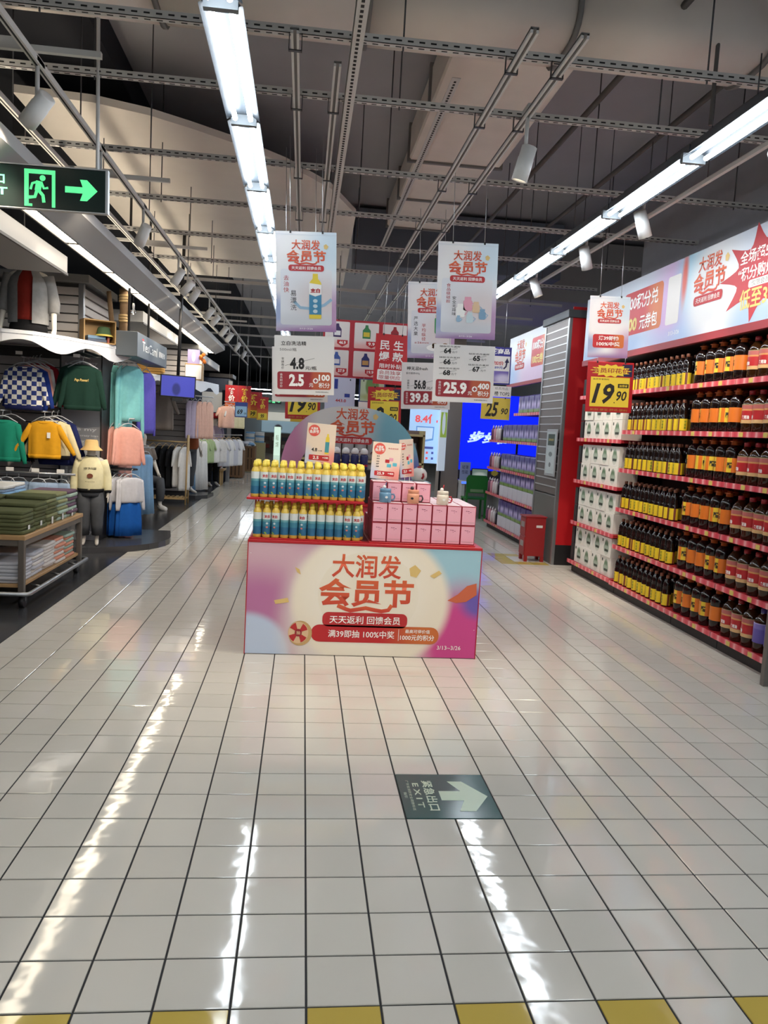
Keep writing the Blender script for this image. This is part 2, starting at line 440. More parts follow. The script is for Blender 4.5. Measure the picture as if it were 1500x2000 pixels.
structure(MB().box(8.8, 6, 0, 9, 60, 4.6).build('wall_right_far', MATS['wall_grey']), 'grey far right wall of the store', 'wall')

# ------------------------------------------------------------------ ceiling services
white_steel = mat('white_steel', (214, 212, 208), 0.5)
duct_m = mat('duct_white', (240, 230, 220), 0.7, noise=0.12, nscale=2.5)
tag(MB().slab([(-2.45, 4.74), (-1.86, 4.79), (-1.45, 4.95), (-1.15, 5.15), (-0.79, 5.42), (-0.35, 5.85), (0.1, 6.5), (0.42, 7.4), (0.5, 12), (-2.45, 12)], 4.0, 4.06).build('lit_ceiling_slab', mat('lit_ceiling_pale', (244, 236, 226), 0.85, noise=0.1, nscale=1.5)), 'pale plaster added slab, its curved front edge shaped as a lamp shadow edge', 'ceiling board (added)')  # added slab: paler colour and curved edge stand in for lamp cut-off on ceiling
# large duct across the aisle
d = thing('cross_duct', 'large pale rounded duct crossing the ceiling from side to side', 'duct', (0, 2.83, 4.02))
prof = [(0.29 * (abs(math.cos(a)) ** 0.6) * (1 if math.cos(a) > 0 else -1), 0.22 * (abs(math.sin(a)) ** 0.6) * (1 if math.sin(a) > 0 else -1)) for a in [2 * PI * i / 20 for i in range(20)]]
for i in range(5):
    x0 = -2.15 + i * 1.17
    MB().loft([[(x, y, z) for y, z in prof] for x in (x0, x0 + 1.165)]).build('duct_section', duct_m, d)
    MB().loft([[(x, y * 1.06, z * 1.08) for y, z in prof] for x in (x0 + 1.15, x0 + 1.18)]).build('flange', mat('flange_grey', (128, 126, 124), 0.6), d)
b = MB(); b.add([(-0.88, -0.301, -0.1), (-0.80, -0.301, -0.06), (-0.80, -0.301, -0.08), (-0.55, -0.301, -0.08), (-0.55, -0.301, -0.13), (-0.80, -0.301, -0.13), (-0.80, -0.301, -0.15)], [(0, 6, 5, 4, 3, 2, 1)])
# duct along the aisle
d = thing('air_duct', 'flat rectangular pale air duct running away along the ceiling', 'duct', (1.28, 0, 4.15))
for i in range(4):
    y0 = 3.4 + i * 1.25; w = 0.45 if i < 2 else 0.40
    MB().cbox(-w, y0, 0, w, y0 + 1.24, 0.32, 0.015).build('duct_section', duct_m, d)
    MB().box(-w - 0.02, y0 + 1.20, -0.02, w + 0.02, y0 + 1.24, 0.34).build('flange', MATS['flange_grey'], d)
tag(MB().cbox(0.5, 8.9, 3.75, 3.4, 9.4, 4.5, 0.01).build('ceiling_beam', mat('beam_blue_grey', (110, 116, 128), 0.8)), 'dark blue grey ceiling beam beyond the air duct', 'beam')
tag(MB().cbox(2.95, 9.7, 3.6, 5.2, 12.4, 4.5, 0.01).build('bulkhead', mat('bulkhead_white', (170, 166, 162), 0.8)), 'pale boxed bulkhead hanging over the far right aisle', 'bulkhead')
# slotted angles across
slot_m = mat('slot_dark', (45, 44, 44), 0.8)
SY = [2.27, 3.01, 4.32, 5.55, 6.85, 8.2, 9.6, 11.1, 13.1, 14.6, 16.4, 19, 22]
for i, y in enumerate(SY):
    a = thing('slotted_angle', '%s white slotted steel angle spanning the aisle, counted from the camera' % ORD[i], 'steel angle', (0, y, 3.5), 0, 'slotted angles across the aisle')
    x0, x1 = -2.3, 3.68
    bb = MB(); bb.box(x0, -0.001, 0, x1, 0.002, 0.04); bb.box(x0, -0.001, 0, x1, 0.036, 0.003); bb.build('angle_bar', white_steel, a)
    if i < 6:
        bb = MB(); x = x0 + 0.03
        while x < x1 - 0.05:
            bb.box(x, -0.0025, 0.017, x + 0.03, 0.0, 0.025); bb.box(x, 0.015, -0.0015, x + 0.03, 0.023, 0.0005); x += 0.06
        o = bb.build('slots', slot_m, a); o['kind'] = 'stuff'
    for x in (-1.45, 0.35, 2.0, 3.2):
        if x < 3 or i % 2 == 0: MB().tube([(x + 0.07 * (i % 3), 0.018, -0.02), (x + 0.07 * (i % 3), 0.018, 1.05 if x > -1.6 else 0.8)], 0.005, 6).build('rod', MATS['steel_dark'], a)
# twin rails along the aisle
def twin_rail(x, y0, y1, z, label):
    a = thing('strut_channel', label, 'steel channel', (x, 0, z), 0, 'channels running along the aisle')
    for sx in (-1, 1):
        MB().box(sx * 0.014 - 0.006, y0, 0, sx * 0.014 + 0.006, y1, 0.022).build('rail', white_steel, a)
    MB().box(-0.02, y0, 0.016, 0.02, y1, 0.028).build('channel_back', mat('channel_grey', (120, 118, 116), 0.5, 0.3), a)
    for y in SY:
        if y0 < y < y1 - 0.2:
            bb = MB(); bb.box(-0.034, y - 0.01, -0.006, 0.034, y + 0.01, 0.0); bb.box(-0.034, y - 0.01, -0.006, -0.03, y + 0.01, 0.08); bb.box(0.03, y - 0.01, -0.006, 0.034, y + 0.01, 0.08)
            bb.build('hanger_clip', MATS['steel_dark'], a)
twin_rail(-0.2, 2.1, 14, 3.42, 'white strut channel just right of the left lamp row')
twin_rail(0.02, 2.4, 14, 3.42, 'white strut channel beside the perforated upright angle')
twin_rail(0.92, 1.85, 16, 3.42, 'left one of the paired strut channels beside the air duct')
twin_rail(1.165, 1.85, 16, 3.42, 'right one of the paired strut channels beside the air duct')
a = thing('perforated_angle', 'white perforated angle running lengthwise beside the left strut channels', 'steel angle', (0.11, 0, 3.46))
MB().box(-0.03, 0.5, 0, 0.03, 14, 0.004).build('angle_bar', white_steel, a)
MB().box(-0.03, 0.5, 0, -0.027, 14, 0.05).build('angle_flange', white_steel, a)
bb = MB(); y = 0.55
while y < 9: bb.box(-0.008, y, -0.002, 0.008, y + 0.022, 0.0); y += 0.045
o = bb.build('slots', slot_m, a); o['kind'] = 'stuff'
a = thing('perforated_angle', 'white perforated angle running lengthwise under the air duct edge', 'steel angle', (0.86, 0, 3.95))
MB().box(-0.03, 3.6, 0, 0.03, 12, 0.004).build('angle_bar', white_steel, a)
bb = MB(); y = 3.65
while y < 9: bb.box(-0.008, y, -0.002, 0.008, y + 0.022, 0.0); y += 0.045
o = bb.build('slots', slot_m, a); o['kind'] = 'stuff'
for x, z, y0, y1, lab in ((1.95, 4.0, 1.0, 14, 'dark conduit pipe running lengthwise right of the air duct'), (2.55, 3.9, 1.0, 14, 'dark conduit pipe running lengthwise above the right lamp row'), (3.3, 4.25, 1.0, 6.9, 'dark conduit pipe running lengthwise along the right wall top')):
    tag(MB().tube([(x, y0, z), (x, y1, z)], 0.022, 8).build('conduit', mat('conduit_dark', (92, 88, 86), 0.6)), lab, 'pipe')
for x, y, lab in ((2.2, 2.6, 'thin brown hanger rod above the right lamps'), (1.55, 2.25, 'stub pipe hanging from the slab above the cross duct')):
    tag(MB().tube([(x, y, 3.4 if x > 2 else 4.15), (x, y, 4.55)], 0.012 if x > 2 else 0.09, 10).build('drop_pipe', MATS['conduit_dark']), lab, 'pipe')

# ------------------------------------------------------------------ tube lamps
tube_e = mat('tube_light', (238, 247, 255), 0.5, emit=TUBE_POWER)
tray_m = mat('lamp_tray', (58, 64, 70), 0.5)
def lamp_mesh(L):
    tr = MB()
    tr.box(-0.035, 0, 0.03, 0.035, L, 0.085)
    tr.add([(-0.035, 0, 0.03), (-0.09, 0, -0.005), (-0.09, L, -0.005), (-0.035, L, 0.03)], [(0, 1, 2, 3), (3, 2, 1, 0)])
    tr.add([(0.035, 0, 0.03), (0.09, 0, -0.005), (0.09, L, -0.005), (0.035, L, 0.03)], [(3, 2, 1, 0), (0, 1, 2, 3)])
    t = {}
    for s in (-1, 1):
        q = MB(); q.tube([(s * 0.042, 0.035, -0.008), (s * 0.042, L - 0.035, -0.008)], 0.0135, 8); t[s] = q.mesh('tube', tube_e)
    e = MB(); e.box(-0.07, -0.004, -0.02, 0.07, 0.03, 0.035)
    return tr.mesh('tray', tray_m), t[-1], t[1], e.mesh('lamp_holder', mat('lamp_holder', (110, 116, 120), 0.5))
LM = lamp_mesh(1.2)
def lamp_row(x, y0, n, z, side):
    k = 0
    for i in range(n):
        y = y0 + i * 1.222
        k += 1
        t = thing('ceiling_lamp', '%s twin tube lamp of the %s ceiling row, counted from the row start' % (ORD[k - 1], side), 'ceiling lamp', (x, y, z), 0, 'twin tube lamps of the %s row' % side)
        place('tray', LM[0], t); place('tube', LM[1], t); place('tube', LM[2], t); place('lamp_holder', LM[3], t)
        MB().tube([(0, 0.6, 0.085), (0, 0.6, 0.31)], 0.004, 5).build('suspension_wire', MATS['steel_dark'], t)
lamp_row(-0.48, 1.455 - 1.222 * 8, 29, 3.2, 'left')
lamp_row(2.12, 2.6 - 1.222 * 9, 25, 3.2, 'right')

# shop trough light row and soffits on the left
soffit_m = mat('soffit_grey', (150, 149, 148), 0.6)
warm_e = mat('warm_diffuser', (255, 240, 214), 0.5, emit=WARM_POWER)
for i in range(13):
    y = -1.2 + i * 1.25
    t = thing('trough_lamp', '%s warm strip lamp recessed along the clothing shop soffit, from the near end' % ORD[i], 'ceiling lamp', (-2.06, y, 2.95), 0, 'warm strip lamps over the clothing shop')
    MB().box(-0.055, 0.01, 0, 0.055, 1.24, 0.02).build('diffuser', warm_e, t)
    bb = MB(); bb.box(-0.07, 0, -0.012, -0.055, 1.25, 0.06); bb.box(0.055, 0, -0.012, 0.07, 1.25, 0.06); bb.box(-0.07, -0.02, -0.006, 0.07, 0.02, 0.03)
    bb.build('trim_frame', mat('trim_dark', (50, 48, 46), 0.5), t)
t = thing('soffit_beam', 'long grey boxed soffit beside the warm strip lamps', 'soffit', (0, 0, 0))
bb = MB(); bb.loft([[(-1.99, y, 2.93), (-1.80, y, 3.02), (-1.80, y, 3.10), (-1.99, y, 3.10)] for y in (-3, 15)], sm=False); bb.build('soffit_panel', soffit_m, t)
MB().box(-2.0, -3, 2.925, -1.985, 15, 2.945).build('edge_trim', MATS['trim_dark'], t)
def shop_beam(y0, y1, label):
    t = thing('shop_beam', label, 'beam', (-2.2, 0, 2.75))
    MB().box(-0.5, y0, 0.0, 0, y1, 0.14).build('beam_face', soffit_m, t)
    MB().box(-0.01, y0, -0.02, 0.008, y1, 0.0).build('edge_trim', MATS['trim_dark'], t)
    MB().box(-0.45, y1 - 0.05, 0.14, -0.35, y1 - 0.02, 1.5).build('hanger_bar', MATS['steel_dark'], t)
shop_beam(-3, 5.35, 'near grey boxed beam over the upper mannequin')
shop_beam(8.6, 11.5, 'grey boxed beam beyond the hanging shop sign')
shop_beam(14.7, 17.8, 'grey boxed beam above the far clothing racks')
# track rails with spots on the left
for x, z, lab in ((-1.56, 3.35, 'white spotlight track rail nearest the aisle'), (-1.97, 3.38, 'white strut rail left of the spotlight track')):
    t = thing('track_rail', lab, 'track', (x, 0, z))
    MB().box(-0.018, -2, 0, 0.018, 24, 0.035).build('rail', white_steel, t)
    MB().box(-0.005, -2, -0.002, 0.005, 24, 0.0).build('rail_slot', slot_m, t)
    for y in (1.2, 3.4, 5.6, 8, 11, 15): MB().tube([(0, y, 0.03), (0, y, 0.9)], 0.005, 5).build('rod', MATS['steel_dark'], t)
    for y in (2.5, 4.6, 7.0, 9.8, 13): MB().box(-0.35, y, 0.035, 0.35, y + 0.03, 0.065).build('cross_bar', white_steel, t)
spot_face = mat('spot_face', (255, 236, 205), 0.5, emit=6)
def spot_lamp(x, y, z, tx, ty, label, group, power, on=True, drop=0.16, tz=1.0):
    """a can spotlight hanging at x,y,z aimed at the floor point tx,ty"""
    t = thing('spot_lamp', label, 'spotlight', (x, y, z), 0, group)
    d = (Vector((tx, ty, tz)) - Vector((x, y, z))).normalized()
    rot = d.to_track_quat('-Z', 'Y')
    def app(mb, nm, m):
        mb.v = [tuple(rot @ Vector(v)) for v in mb.v]; return mb.build(nm, m, t)
    app(MB().lathe([(0.035, 0.1), (0.046, 0.095), (0.046, 0.03), (0.0485, 0.028), (0.0485, -0.1), (0.044, -0.1), (0.04, -0.085)], 16, cap=(True, False)), 'lamp_can', mat('spot_white', (214, 214, 212), 0.45))
    app(MB().lathe([(0.0, -0.084), (0.041, -0.085)], 16, cap=(False, False)), 'lens', spot_face if on else mat('spot_off', (90, 88, 84), 0.4))
    MB().tube([(0, 0, 0.03), (0, 0, drop + 0.14)], 0.012, 8).build('stem', MATS['spot_white'], t)
    MB().box(-0.018, -0.06, drop + 0.13, 0.018, 0.06, drop + 0.16).build('track_adapter', MATS['spot_white'], t)
    if power:
        ld = bpy.data.lights.new('spot', 'SPOT'); ld.energy = power; ld.spot_size = 1.1; ld.spot_blend = 0.8; ld.shadow_soft_size = 0.04; ld.color = (1, 0.86, 0.68)
        lo = bpy.data.objects.new('spot_beam', ld); COL.objects.link(lo); lo.parent = t
        lo.location = d * 0.12; lo.rotation_euler = rot.to_euler()
    return t
SL = [(2.6, -3.0, 4.8), (3.9, -1.75, 7.9), (5.35, -2.7, 7.8), (7.3, -2.6, 7.9), (8.0, -2.6, 9.5), (8.6, -2.4, 11.5), (10.2, -2.5, 12.5), (11.0, -2.6, 13.0), (12.4, -2.4, 14.5), (13.4, -2.4, 16), (15.2, -2.2, 18), (17.0, -2.0, 20)]
for i, (y, tx, ty) in enumerate(SL):
    spot_lamp(-1.56, y, 3.13, tx - (0.2 if i in (2, 3) else 1.0), ty - 0.6, '%s white can spotlight on the clothing shop track, from the camera' % ORD[i], 'spotlights of the clothing shop', SPOT_POWER * (2.2 if i in (1, 2) else 1.1), drop=0.1)
RS = [(1.165, 2.8, 0.6, 3.3, 'white can spotlight under the paired strut channels', 0.5, 1.2), (2.36, 3.82, 3.3, 4.2, 'nearest white can spotlight beside the right lamp row', 1.0, 0.8), (2.36, 5.0, 3.2, 5.7, 'middle white can spotlight beside the right lamp row', 1.0, 1.3), (2.36, 6.5, 3.2, 6.3, 'farthest white can spotlight beside the right lamp row', 1.0, 1.3),
      (-1.56, 0.7, 0.3, 3.2, 'white can spotlight on the shop track aimed at the display stand', 0.4, 1.5), (2.36, 0.9, 0.55, 3.2, 'white can spotlight on the right track aimed at the display stand', 0.4, 1.5), (2.36, 2.1, 3.2, 6.0, 'white can spotlight on the right track aimed at the cartons', 1.2, 2.0)]
for x, y, tx, ty, lab, tz, k in RS:
    spot_lamp(x, y, 3.16, tx, ty, lab, 'spotlights aimed at the goods', SPOT_POWER * k, tz=tz, drop=0.1 if x < 0 else 0.16)
for x, lab in ((2.4, 'grey track rail carrying the right spotlights'), (2.72, 'grey rail nearest the right wall')):
    t = thing('track_rail', lab, 'track', (x, 0, 3.42))
    MB().box(-0.015, 0.4, 0, 0.015, 9, 0.03).build('rail', white_steel, t)
    for y in (3.6, 5.5, 7.5): MB().tube([(0, y, 0.03), (0, y, 1.12)], 0.004, 5).build('rod', MATS['steel_dark'], t)

# overhead exit sign
t = thing('exit_sign', 'hanging green lit emergency exit sign with running figure and arrow', 'exit sign', (-1.95, 3.0, 2.835))
t.rotation_euler = (0, -0.01, 0)
MB().cbox(-0.34, 0, -0.12, 0.66, 0.03, 0.12, 0.004).build('sign_face', mat('exit_dark_green', (8, 30, 26), 0.35), t)
eg = mat('exit_green', (96, 232, 150), 0.5, emit=0.75)
MB().box(0.65, -0.004, -0.125, 0.665, 0.034, 0.125).build('end_cap', mat('alu', (190, 192, 194), 0.4, 0.6), t)
MB().box(-0.34, -0.003, 0.12, 0.66, 0.033, 0.126).build('top_rail', MATS['alu'], t); MB().box(-0.34, -0.003, -0.126, 0.66, 0.033, -0.12).build('bottom_rail', MATS['alu'], t)
text(t, '安全出口', -0.05, 0.035, 0.26, 0.06, eg, 2, 0.03); text(t, 'EXIT', -0.0, -0.035, 0.19, 0.042, eg, 2, 0.03)
flat(t, 'pictogram_frame', [rect(0.19, -0.11, 0.215, 0.1), rect(0.345, -0.11, 0.365, 0.1), rect(0.215, 0.075, 0.345, 0.1), rect(0.215, -0.11, 0.235, -0.095)], eg, 2)
fig = ribbon([(0.275, 0.035), (0.265, -0.02)], 0.035) + ribbon([(0.265, 0.03), (0.235, 0.02), (0.225, -0.015)], 0.014) + ribbon([(0.285, 0.03), (0.3, -0.005), (0.325, 0.0)], 0.014) + ribbon([(0.268, -0.015), (0.295, -0.045), (0.30, -0.085)], 0.019) + ribbon([(0.262, -0.015), (0.25, -0.055), (0.215, -0.06)], 0.019)
flat(t, 'running_figure', [ellipse(0.293, 0.053, 0.017, 0.017, 12)] + fig, eg, 2)
flat(t, 'arrow', [[(0.42, -0.018), (0.52, -0.018), (0.505, -0.06), (0.545, -0.06), (0.605, 0.0), (0.545, 0.06), (0.505, 0.06), (0.52, 0.018), (0.42, 0.018)]], eg, 2)
MB().tube([(0.6, 0.015, 0.12), (0.6, 0.015, 1.4)], 0.011, 8).build('pole', MATS['paint_white'], t)
MB().tube([(-0.2, 0.015, 0.12), (-0.2, 0.015, 1.4)], 0.011, 8).build('pole', MATS['paint_white'], t)

# ------------------------------------------------------------------ promotional island in the middle of the aisle
st = thing('display_stand', 'large promotional display stand with festival front panel in mid aisle', 'display stand', (0.38, 3.2, 0))
stand_m = mat('stand_pink', (186, 60, 78), 0.45)
MB().box(-0.775, 0.012, 0.0, 0.775, 0.98, 0.755).build('body', stand_m, st)
MB().cbox(-0.785, -0.005, 0.755, 0.79, 1.0, 0.775, 0.003).build('top_board', MATS['paint_red'], st)
fp = MB().box(-0.78, 0, 0.004, 0.785, 0.012, 0.765).build('front_panel', MATS['print_box'], st)
rim = MB(); rim.box(-0.786, -0.003, 0.0, -0.78, 0.014, 0.77); rim.box(0.785, -0.003, 0.0, 0.791, 0.014, 0.77); rim.box(-0.786, -0.003, 0.765, 0.791, 0.014, 0.771)
rim.build('edge_trim', MATS['paint_red'], st)
flat(fp, 'bubble_print', [ellipse(0.03, 0.42, 0.34, 0.3, 40)], mat('print_cream', (238, 230, 212), 0.45), 1)
title(fp, 0.015, 0.70, 0.64)
flat(fp, 'ribbon_band', [rrect(0.09, 0.155, 0.87, 0.118, 0.055)], print_mat('band_red', (190, 34, 40), [((205, 110, 52), 1.0, 0.5, 0.3, 2, 0.6)]), 2)
text(fp, '满39即抽 100%中奖', -0.005, 0.155, 0.45, 0.052, MATS['ink_white'], 3, 0.012)
flat(fp, 'divider', [rect(0.247, 0.115, 0.25, 0.195)], MATS['ink_white'], 3)
text(fp, '最高可得价值', 0.378, 0.183, 0.17, 0.026, MATS['ink_white'], 3, 0.01); text(fp, '1000元的积分', 0.378, 0.14, 0.235, 0.04, MATS['ink_white'], 3, 0.015)
text(fp, '3/13~3/26', 0.6, 0.075, 0.165, 0.028, MATS['ink_white'], 3, 0.005)
wz, wx = 0.155, -0.43
flat(fp, 'prize_wheel_rim', [ellipse(wx + 0.012, wz - 0.004, 0.08, 0.085, 28)], mat('wheel_gold', (200, 164, 110), 0.4), 3)
flat(fp, 'prize_wheel_face', [ellipse(wx, wz, 0.068, 0.074, 28)], mat('wheel_cream', (224, 190, 150), 0.4), 4)
sec = []
for i in range(0, 8, 2):
    sec.append([(wx, wz)] + [(wx + 0.064 * math.cos(PI / 4 * (i + j / 3) + 0.3), wz + 0.07 * math.sin(PI / 4 * (i + j / 3) + 0.3)) for j in range(4)])
flat(fp, 'prize_wheel_sectors', sec, MATS['ink_red'], 5)
flat(fp, 'prize_wheel_hub', [ellipse(wx, wz, 0.024, 0.026, 16)], MATS['ink_dark_red'], 6); text(fp, '抽', wx, wz, 0.026, 0.026, MATS['wheel_cream'], 7, 0.01)
flat(fp, 'confetti_print', [[(-0.47, 0.60), (-0.44, 0.585), (-0.43, 0.55), (-0.455, 0.565)], [(-0.6, 0.37), (-0.51, 0.39), (-0.5, 0.36), (-0.59, 0.345)], [(0.44, 0.57), (0.5, 0.61), (0.52, 0.59), (0.47, 0.555)]], MATS['gold_print'], 2)
flat(fp, 'balloon_print', [[(0.57, 0.405), (0.64, 0.45), (0.70, 0.51), (0.765, 0.53), (0.77, 0.45), (0.70, 0.40), (0.63, 0.39)]], mat('print_orange', (206, 104, 70), 0.4), 2)
for x in (-0.782, 0.787):
    for z in (0.2, 0.68): MB().tube([(x, 0.03, z), (x + 0.02 * (1 if x < 0 else -1), -0.006, z + 0.004)], 0.0022, 5).build('cable_tie', MATS['board_white'], st)

# detergent bottles on two tiers
rs = thing('riser_shelf', 'two tier red riser shelf carrying detergent bottles', 'shelf', (0, 3.22, 0.775))
MB().cbox(-0.40, 0.0, 0, 0.345, 0.72, 0.008, 0.002).build('lower_board', MATS['paint_red'], rs)
MB().cbox(-0.425, -0.02, 0.262, 0.35, 0.72, 0.277, 0.002).build('upper_board', MATS['paint_red'], rs)
for x in (-0.39, 0.325):
    for y in (0.34, 0.70): MB().box(x, y, 0.008, x + 0.012, y + 0.012, 0.262).build('support_post', MATS['paint_red'], rs)
btl_body = MB().lathe([(0.024, 0), (0.0278, 0.004), (0.0278, 0.165), (0.0268, 0.173), (0.022, 0.187), (0.0155, 0.197), (0.0145, 0.202)], 14).mesh('body', mat('bottle_yellow', (224, 196, 88), 0.3))
btl_label = MB().lathe([(0.0284, 0.022), (0.0284, 0.167)], 14, cap=(False, False)).mesh('label', ramp_mat('label_teal', [(0, (48, 104, 140)), (0.35, (66, 130, 154)), (0.58, (104, 162, 172)), (0.68, (214, 222, 222))], 2, 0.35))
btl_cap = MB().lathe([(0.0165, 0.2), (0.0165, 0.222), (0.0135, 0.224), (0.0135, 0.236), (0.011, 0.238)], 12).mesh('cap', mat('cap_yellow', (236, 214, 84), 0.35))
def wrap_text(s, r, zc, w, h, m, bold, ang=0.0):
    me, a = text_mesh(s, m, bold, 0)
    me = me.copy(); 
    for v in me.vertices:
        th = v.co.x * w / r + ang
        v.co = ((r) * math.sin(th), -(r) * math.cos(th), zc + v.co.z * h)
    return me
btl_text = wrap_text('立白', 0.0290, 0.141, 0.037, 0.021, MATS['ink_red'], 0.05)
def wrap_flat(polys, r, m, name):
    b = MB()
    for pts in polys:
        b.add([(r * math.sin(x / r), -r * math.cos(x / r), z) for x, z in pts], [tuple(range(len(pts)))])
    return b.mesh(name, m)
btl_mark = wrap_flat([ellipse(0, 0.095, 0.008, 0.007, 10)], 0.0290, mat('label_pale', (196, 214, 218), 0.4), 'emblem')
btl_mark2 = wrap_flat([ellipse(0, 0.070, 0.008, 0.006, 10)], 0.0290, mat('label_redmark', (206, 120, 110), 0.4), 'emblem')
btl_leaf = wrap_flat([ellipse(-0.012, 0.034, 0.006, 0.005, 8), ellipse(-0.006, 0.028, 0.007, 0.004, 8)], 0.0290, mat('label_lime', (150, 176, 60), 0.4), 'lime_print')
b0 = thing('detergent_bottle', 'x', 'bottle', (0, 0, 0), 0, 'detergent bottles on the riser')
place('body', btl_body, b0); lb = place('label', btl_label, b0); place('cap', btl_cap, b0)
for n_, m_ in (('lettering', btl_text), ('emblem', btl_mark), ('emblem', btl_mark2), ('lime_print', btl_leaf)): place(n_, m_, lb)
first = True
def put_bottle(x, y, z, rz, label):
    global first
    if first:
        first = False; b0.location = (x, y, z); b0.rotation_euler = (0, 0, rz); b0['label'] = label
    else: copy_tree(b0, (x, y, z), rz, label)
for row in range(5):
    for i in range(13):
        rz = RND.uniform(-0.25, 0.25) if not (row == 0 and i in (0, 8)) else 2.6
        put_bottle(-0.375 + i * 0.0578 + (row % 2) * 0.012, 3.245 + row * 0.06, 0.775 + 0.2775, rz, '%s yellow-capped detergent bottle from the left, %s row, upper tier' % (ORD[i], ORD[row]))
for row in range(2):
    for i in range(12):
        rz = RND.uniform(-0.3, 0.3) if i in (1, 2, 10, 11, 5) else RND.uniform(1.2, 5.0)
        put_bottle(-0.352 + i * 0.060 + row * 0.025, 3.26 + row * 0.06, 0.775 + 0.0085, rz, '%s yellow-capped detergent bottle from the left, %s row, lower tier' % (ORD[i], ORD[row]))

# mug cartons
bx = MB(); W2, HH, DD = 0.0493, 0.131, 0.1
bx.cbox(-W2, 0, 0, W2, DD, HH, 0.0015, 0)
bx.add([(-W2 + 0.004, -0.0006, 0.005), (W2 - 0.004, -0.0006, 0.005), (W2 - 0.004, -0.0006, HH - 0.006), (-W2 + 0.004, -0.0006, HH - 0.006)], [(0, 1, 2, 3)], 1)
bx.add([(-W2 + 0.004, 0.004, HH + 0.0006), (W2 - 0.004, 0.004, HH + 0.0006), (W2 - 0.004, DD - 0.004, HH + 0.0006), (-W2 + 0.004, DD - 0.004, HH + 0.0006)], [(0, 1, 2, 3)], 2)
bx.add([(W2 + 0.0006, 0.004, 0.004), (W2 + 0.0006, DD - 0.004, 0.004), (W2 + 0.0006, DD - 0.004, HH - 0.004), (W2 + 0.0006, 0.004, HH - 0.004)], [(0, 1, 2, 3)], 1)
c0 = tag(bx.build('mug_carton', [mat('carton_red', (158, 32, 52), 0.45), mat('carton_pink', (232, 170, 186), 0.45), mat('carton_top', (226, 206, 212), 0.45)]), 'x', 'box', 'mug cartons on the display stand')
pr_ = MB()
for (a, b_, w_, h_) in ((-0.018, 0.098, 0.006, 0.004), (-0.004, 0.097, 0.016, 0.003), (0.012, 0.092, 0.008, 0.003), (0.0, 0.085, 0.004, 0.004)):
    pr_.add([(a - w_ / 2, -0.0012, b_ - h_ / 2), (a + w_ / 2, -0.0012, b_ - h_ / 2), (a + w_ / 2, -0.0012, b_ + h_ / 2), (a - w_ / 2, -0.0012, b_ + h_ / 2)], [(0, 1, 2, 3)])
pr_.build('front_print', mat('carton_mark', (120, 30, 60), 0.5), c0)
MB().add([(-0.04, -0.0012, 0.018), (0.04, -0.0012, 0.018), (0.04, -0.0012, 0.021), (-0.04, -0.0012, 0.021)], [(0, 1, 2, 3)]).build('text_line', mat('carton_line', (190, 150, 150), 0.5), c0)
firstc = True
def put_carton(x, y, z, label):
    global firstc
    if firstc: firstc = False; c0.location = (x, y, z); c0['label'] = label
    else: copy_tree(c0, (x, y, z), RND.uniform(-0.02, 0.02), label)
CX0 = 0.462
tb = tag(MB().cbox(CX0 - 0.065, 3.235, 0.775, CX0 + 0.665, 3.90, 0.7835, 0.002).build('tray_board', MATS['paint_red']), 'flat red tray board under the pink mug cartons', 'tray')
for i in range(7): put_carton(CX0 + i * 0.1015, 3.25, 0.785, '%s pink mug carton from the left, bottom layer, front row' % ORD[i])
for j in range(6):
    for i in range(7):
        if j > 3 and i < 3: continue
        put_carton(CX0 + i * 0.1015, 3.25 + j * 0.104, 0.785 + 0.133, '%s pink mug carton from the left, middle layer, %s row' % (ORD[i], ORD[j]))
    if j > 0:
        for i in (0, 6): put_carton(CX0 + i * 0.1015, 3.25 + j * 0.104, 0.785, '%s end pink mug carton, bottom layer, %s row' % ('left' if i == 0 else 'right', ORD[j]))
for j in range(2):
    for i in range(4): put_carton(CX0 + i * 0.1015, 3.36 + j * 0.104, 0.785 + 0.2665, '%s pink mug carton from the left, top layer, %s row' % (ORD[i], ORD[j]))
def mug(x, y, z, rz, label, cb, cl, ch, cs, ctop):
    t = thing('mug', label, 'mug', (x, y, z), rz, 'sample mugs on the cartons')
    MB().lathe([(0.034, 0), (0.041, 0.004), (0.042, 0.055), (0.038, 0.068)], 20).build('cup', mat('mug_%d_%d_%d' % cb, cb, 0.25), t)
    MB().lathe([(0.036, 0.068), (0.0385, 0.07), (0.0385, 0.088), (0.036, 0.092)], 20).build('lid', mat('mug_%d_%d_%d' % cl, cl, 0.3), t)
    MB().tube([(0.038, 0, 0.052), (0.058, 0, 0.055), (0.066, 0, 0.036), (0.058, 0, 0.016), (0.04, 0, 0.014)], 0.0055, 8).build('handle', mat('mug_%d_%d_%d' % ch, ch, 0.3), t)
    MB().tube([(-0.004, 0, 0.09), (0.004, 0, 0.135)], 0.0035, 6).build('straw', mat('mug_%d_%d_%d' % cs, cs, 0.3), t)
    MB().lathe([(0.0, 0.092), (0.011, 0.095), (0.013, 0.104), (0.008, 0.113), (0, 0.115)], 12, c=(-0.01, -0.005), cap=(False, False)).build('lid_knob', mat('mug_%d_%d_%d' % ctop, ctop, 0.3), t)
    flat(t, 'mug_print', [ellipse(0, 0.036, 0.010, 0.008, 10)], mat('mug_%d_%d_%d' % ctop, ctop, 0.3), 0, -0.0426)
mz = 0.785 + 0.2655
mug(0.497, 3.300, mz, 0.1, 'blue lidded mug with straw on the left cartons', (104, 146, 176), (98, 140, 172), (96, 130, 160), (60, 80, 120), (225, 225, 225))
mug(0.688, 3.295, mz, -0.3, 'peach lidded mug with dark handle in the middle of the cartons', (226, 160, 128), (222, 150, 118), (70, 56, 62), (220, 180, 180), (46, 40, 48))
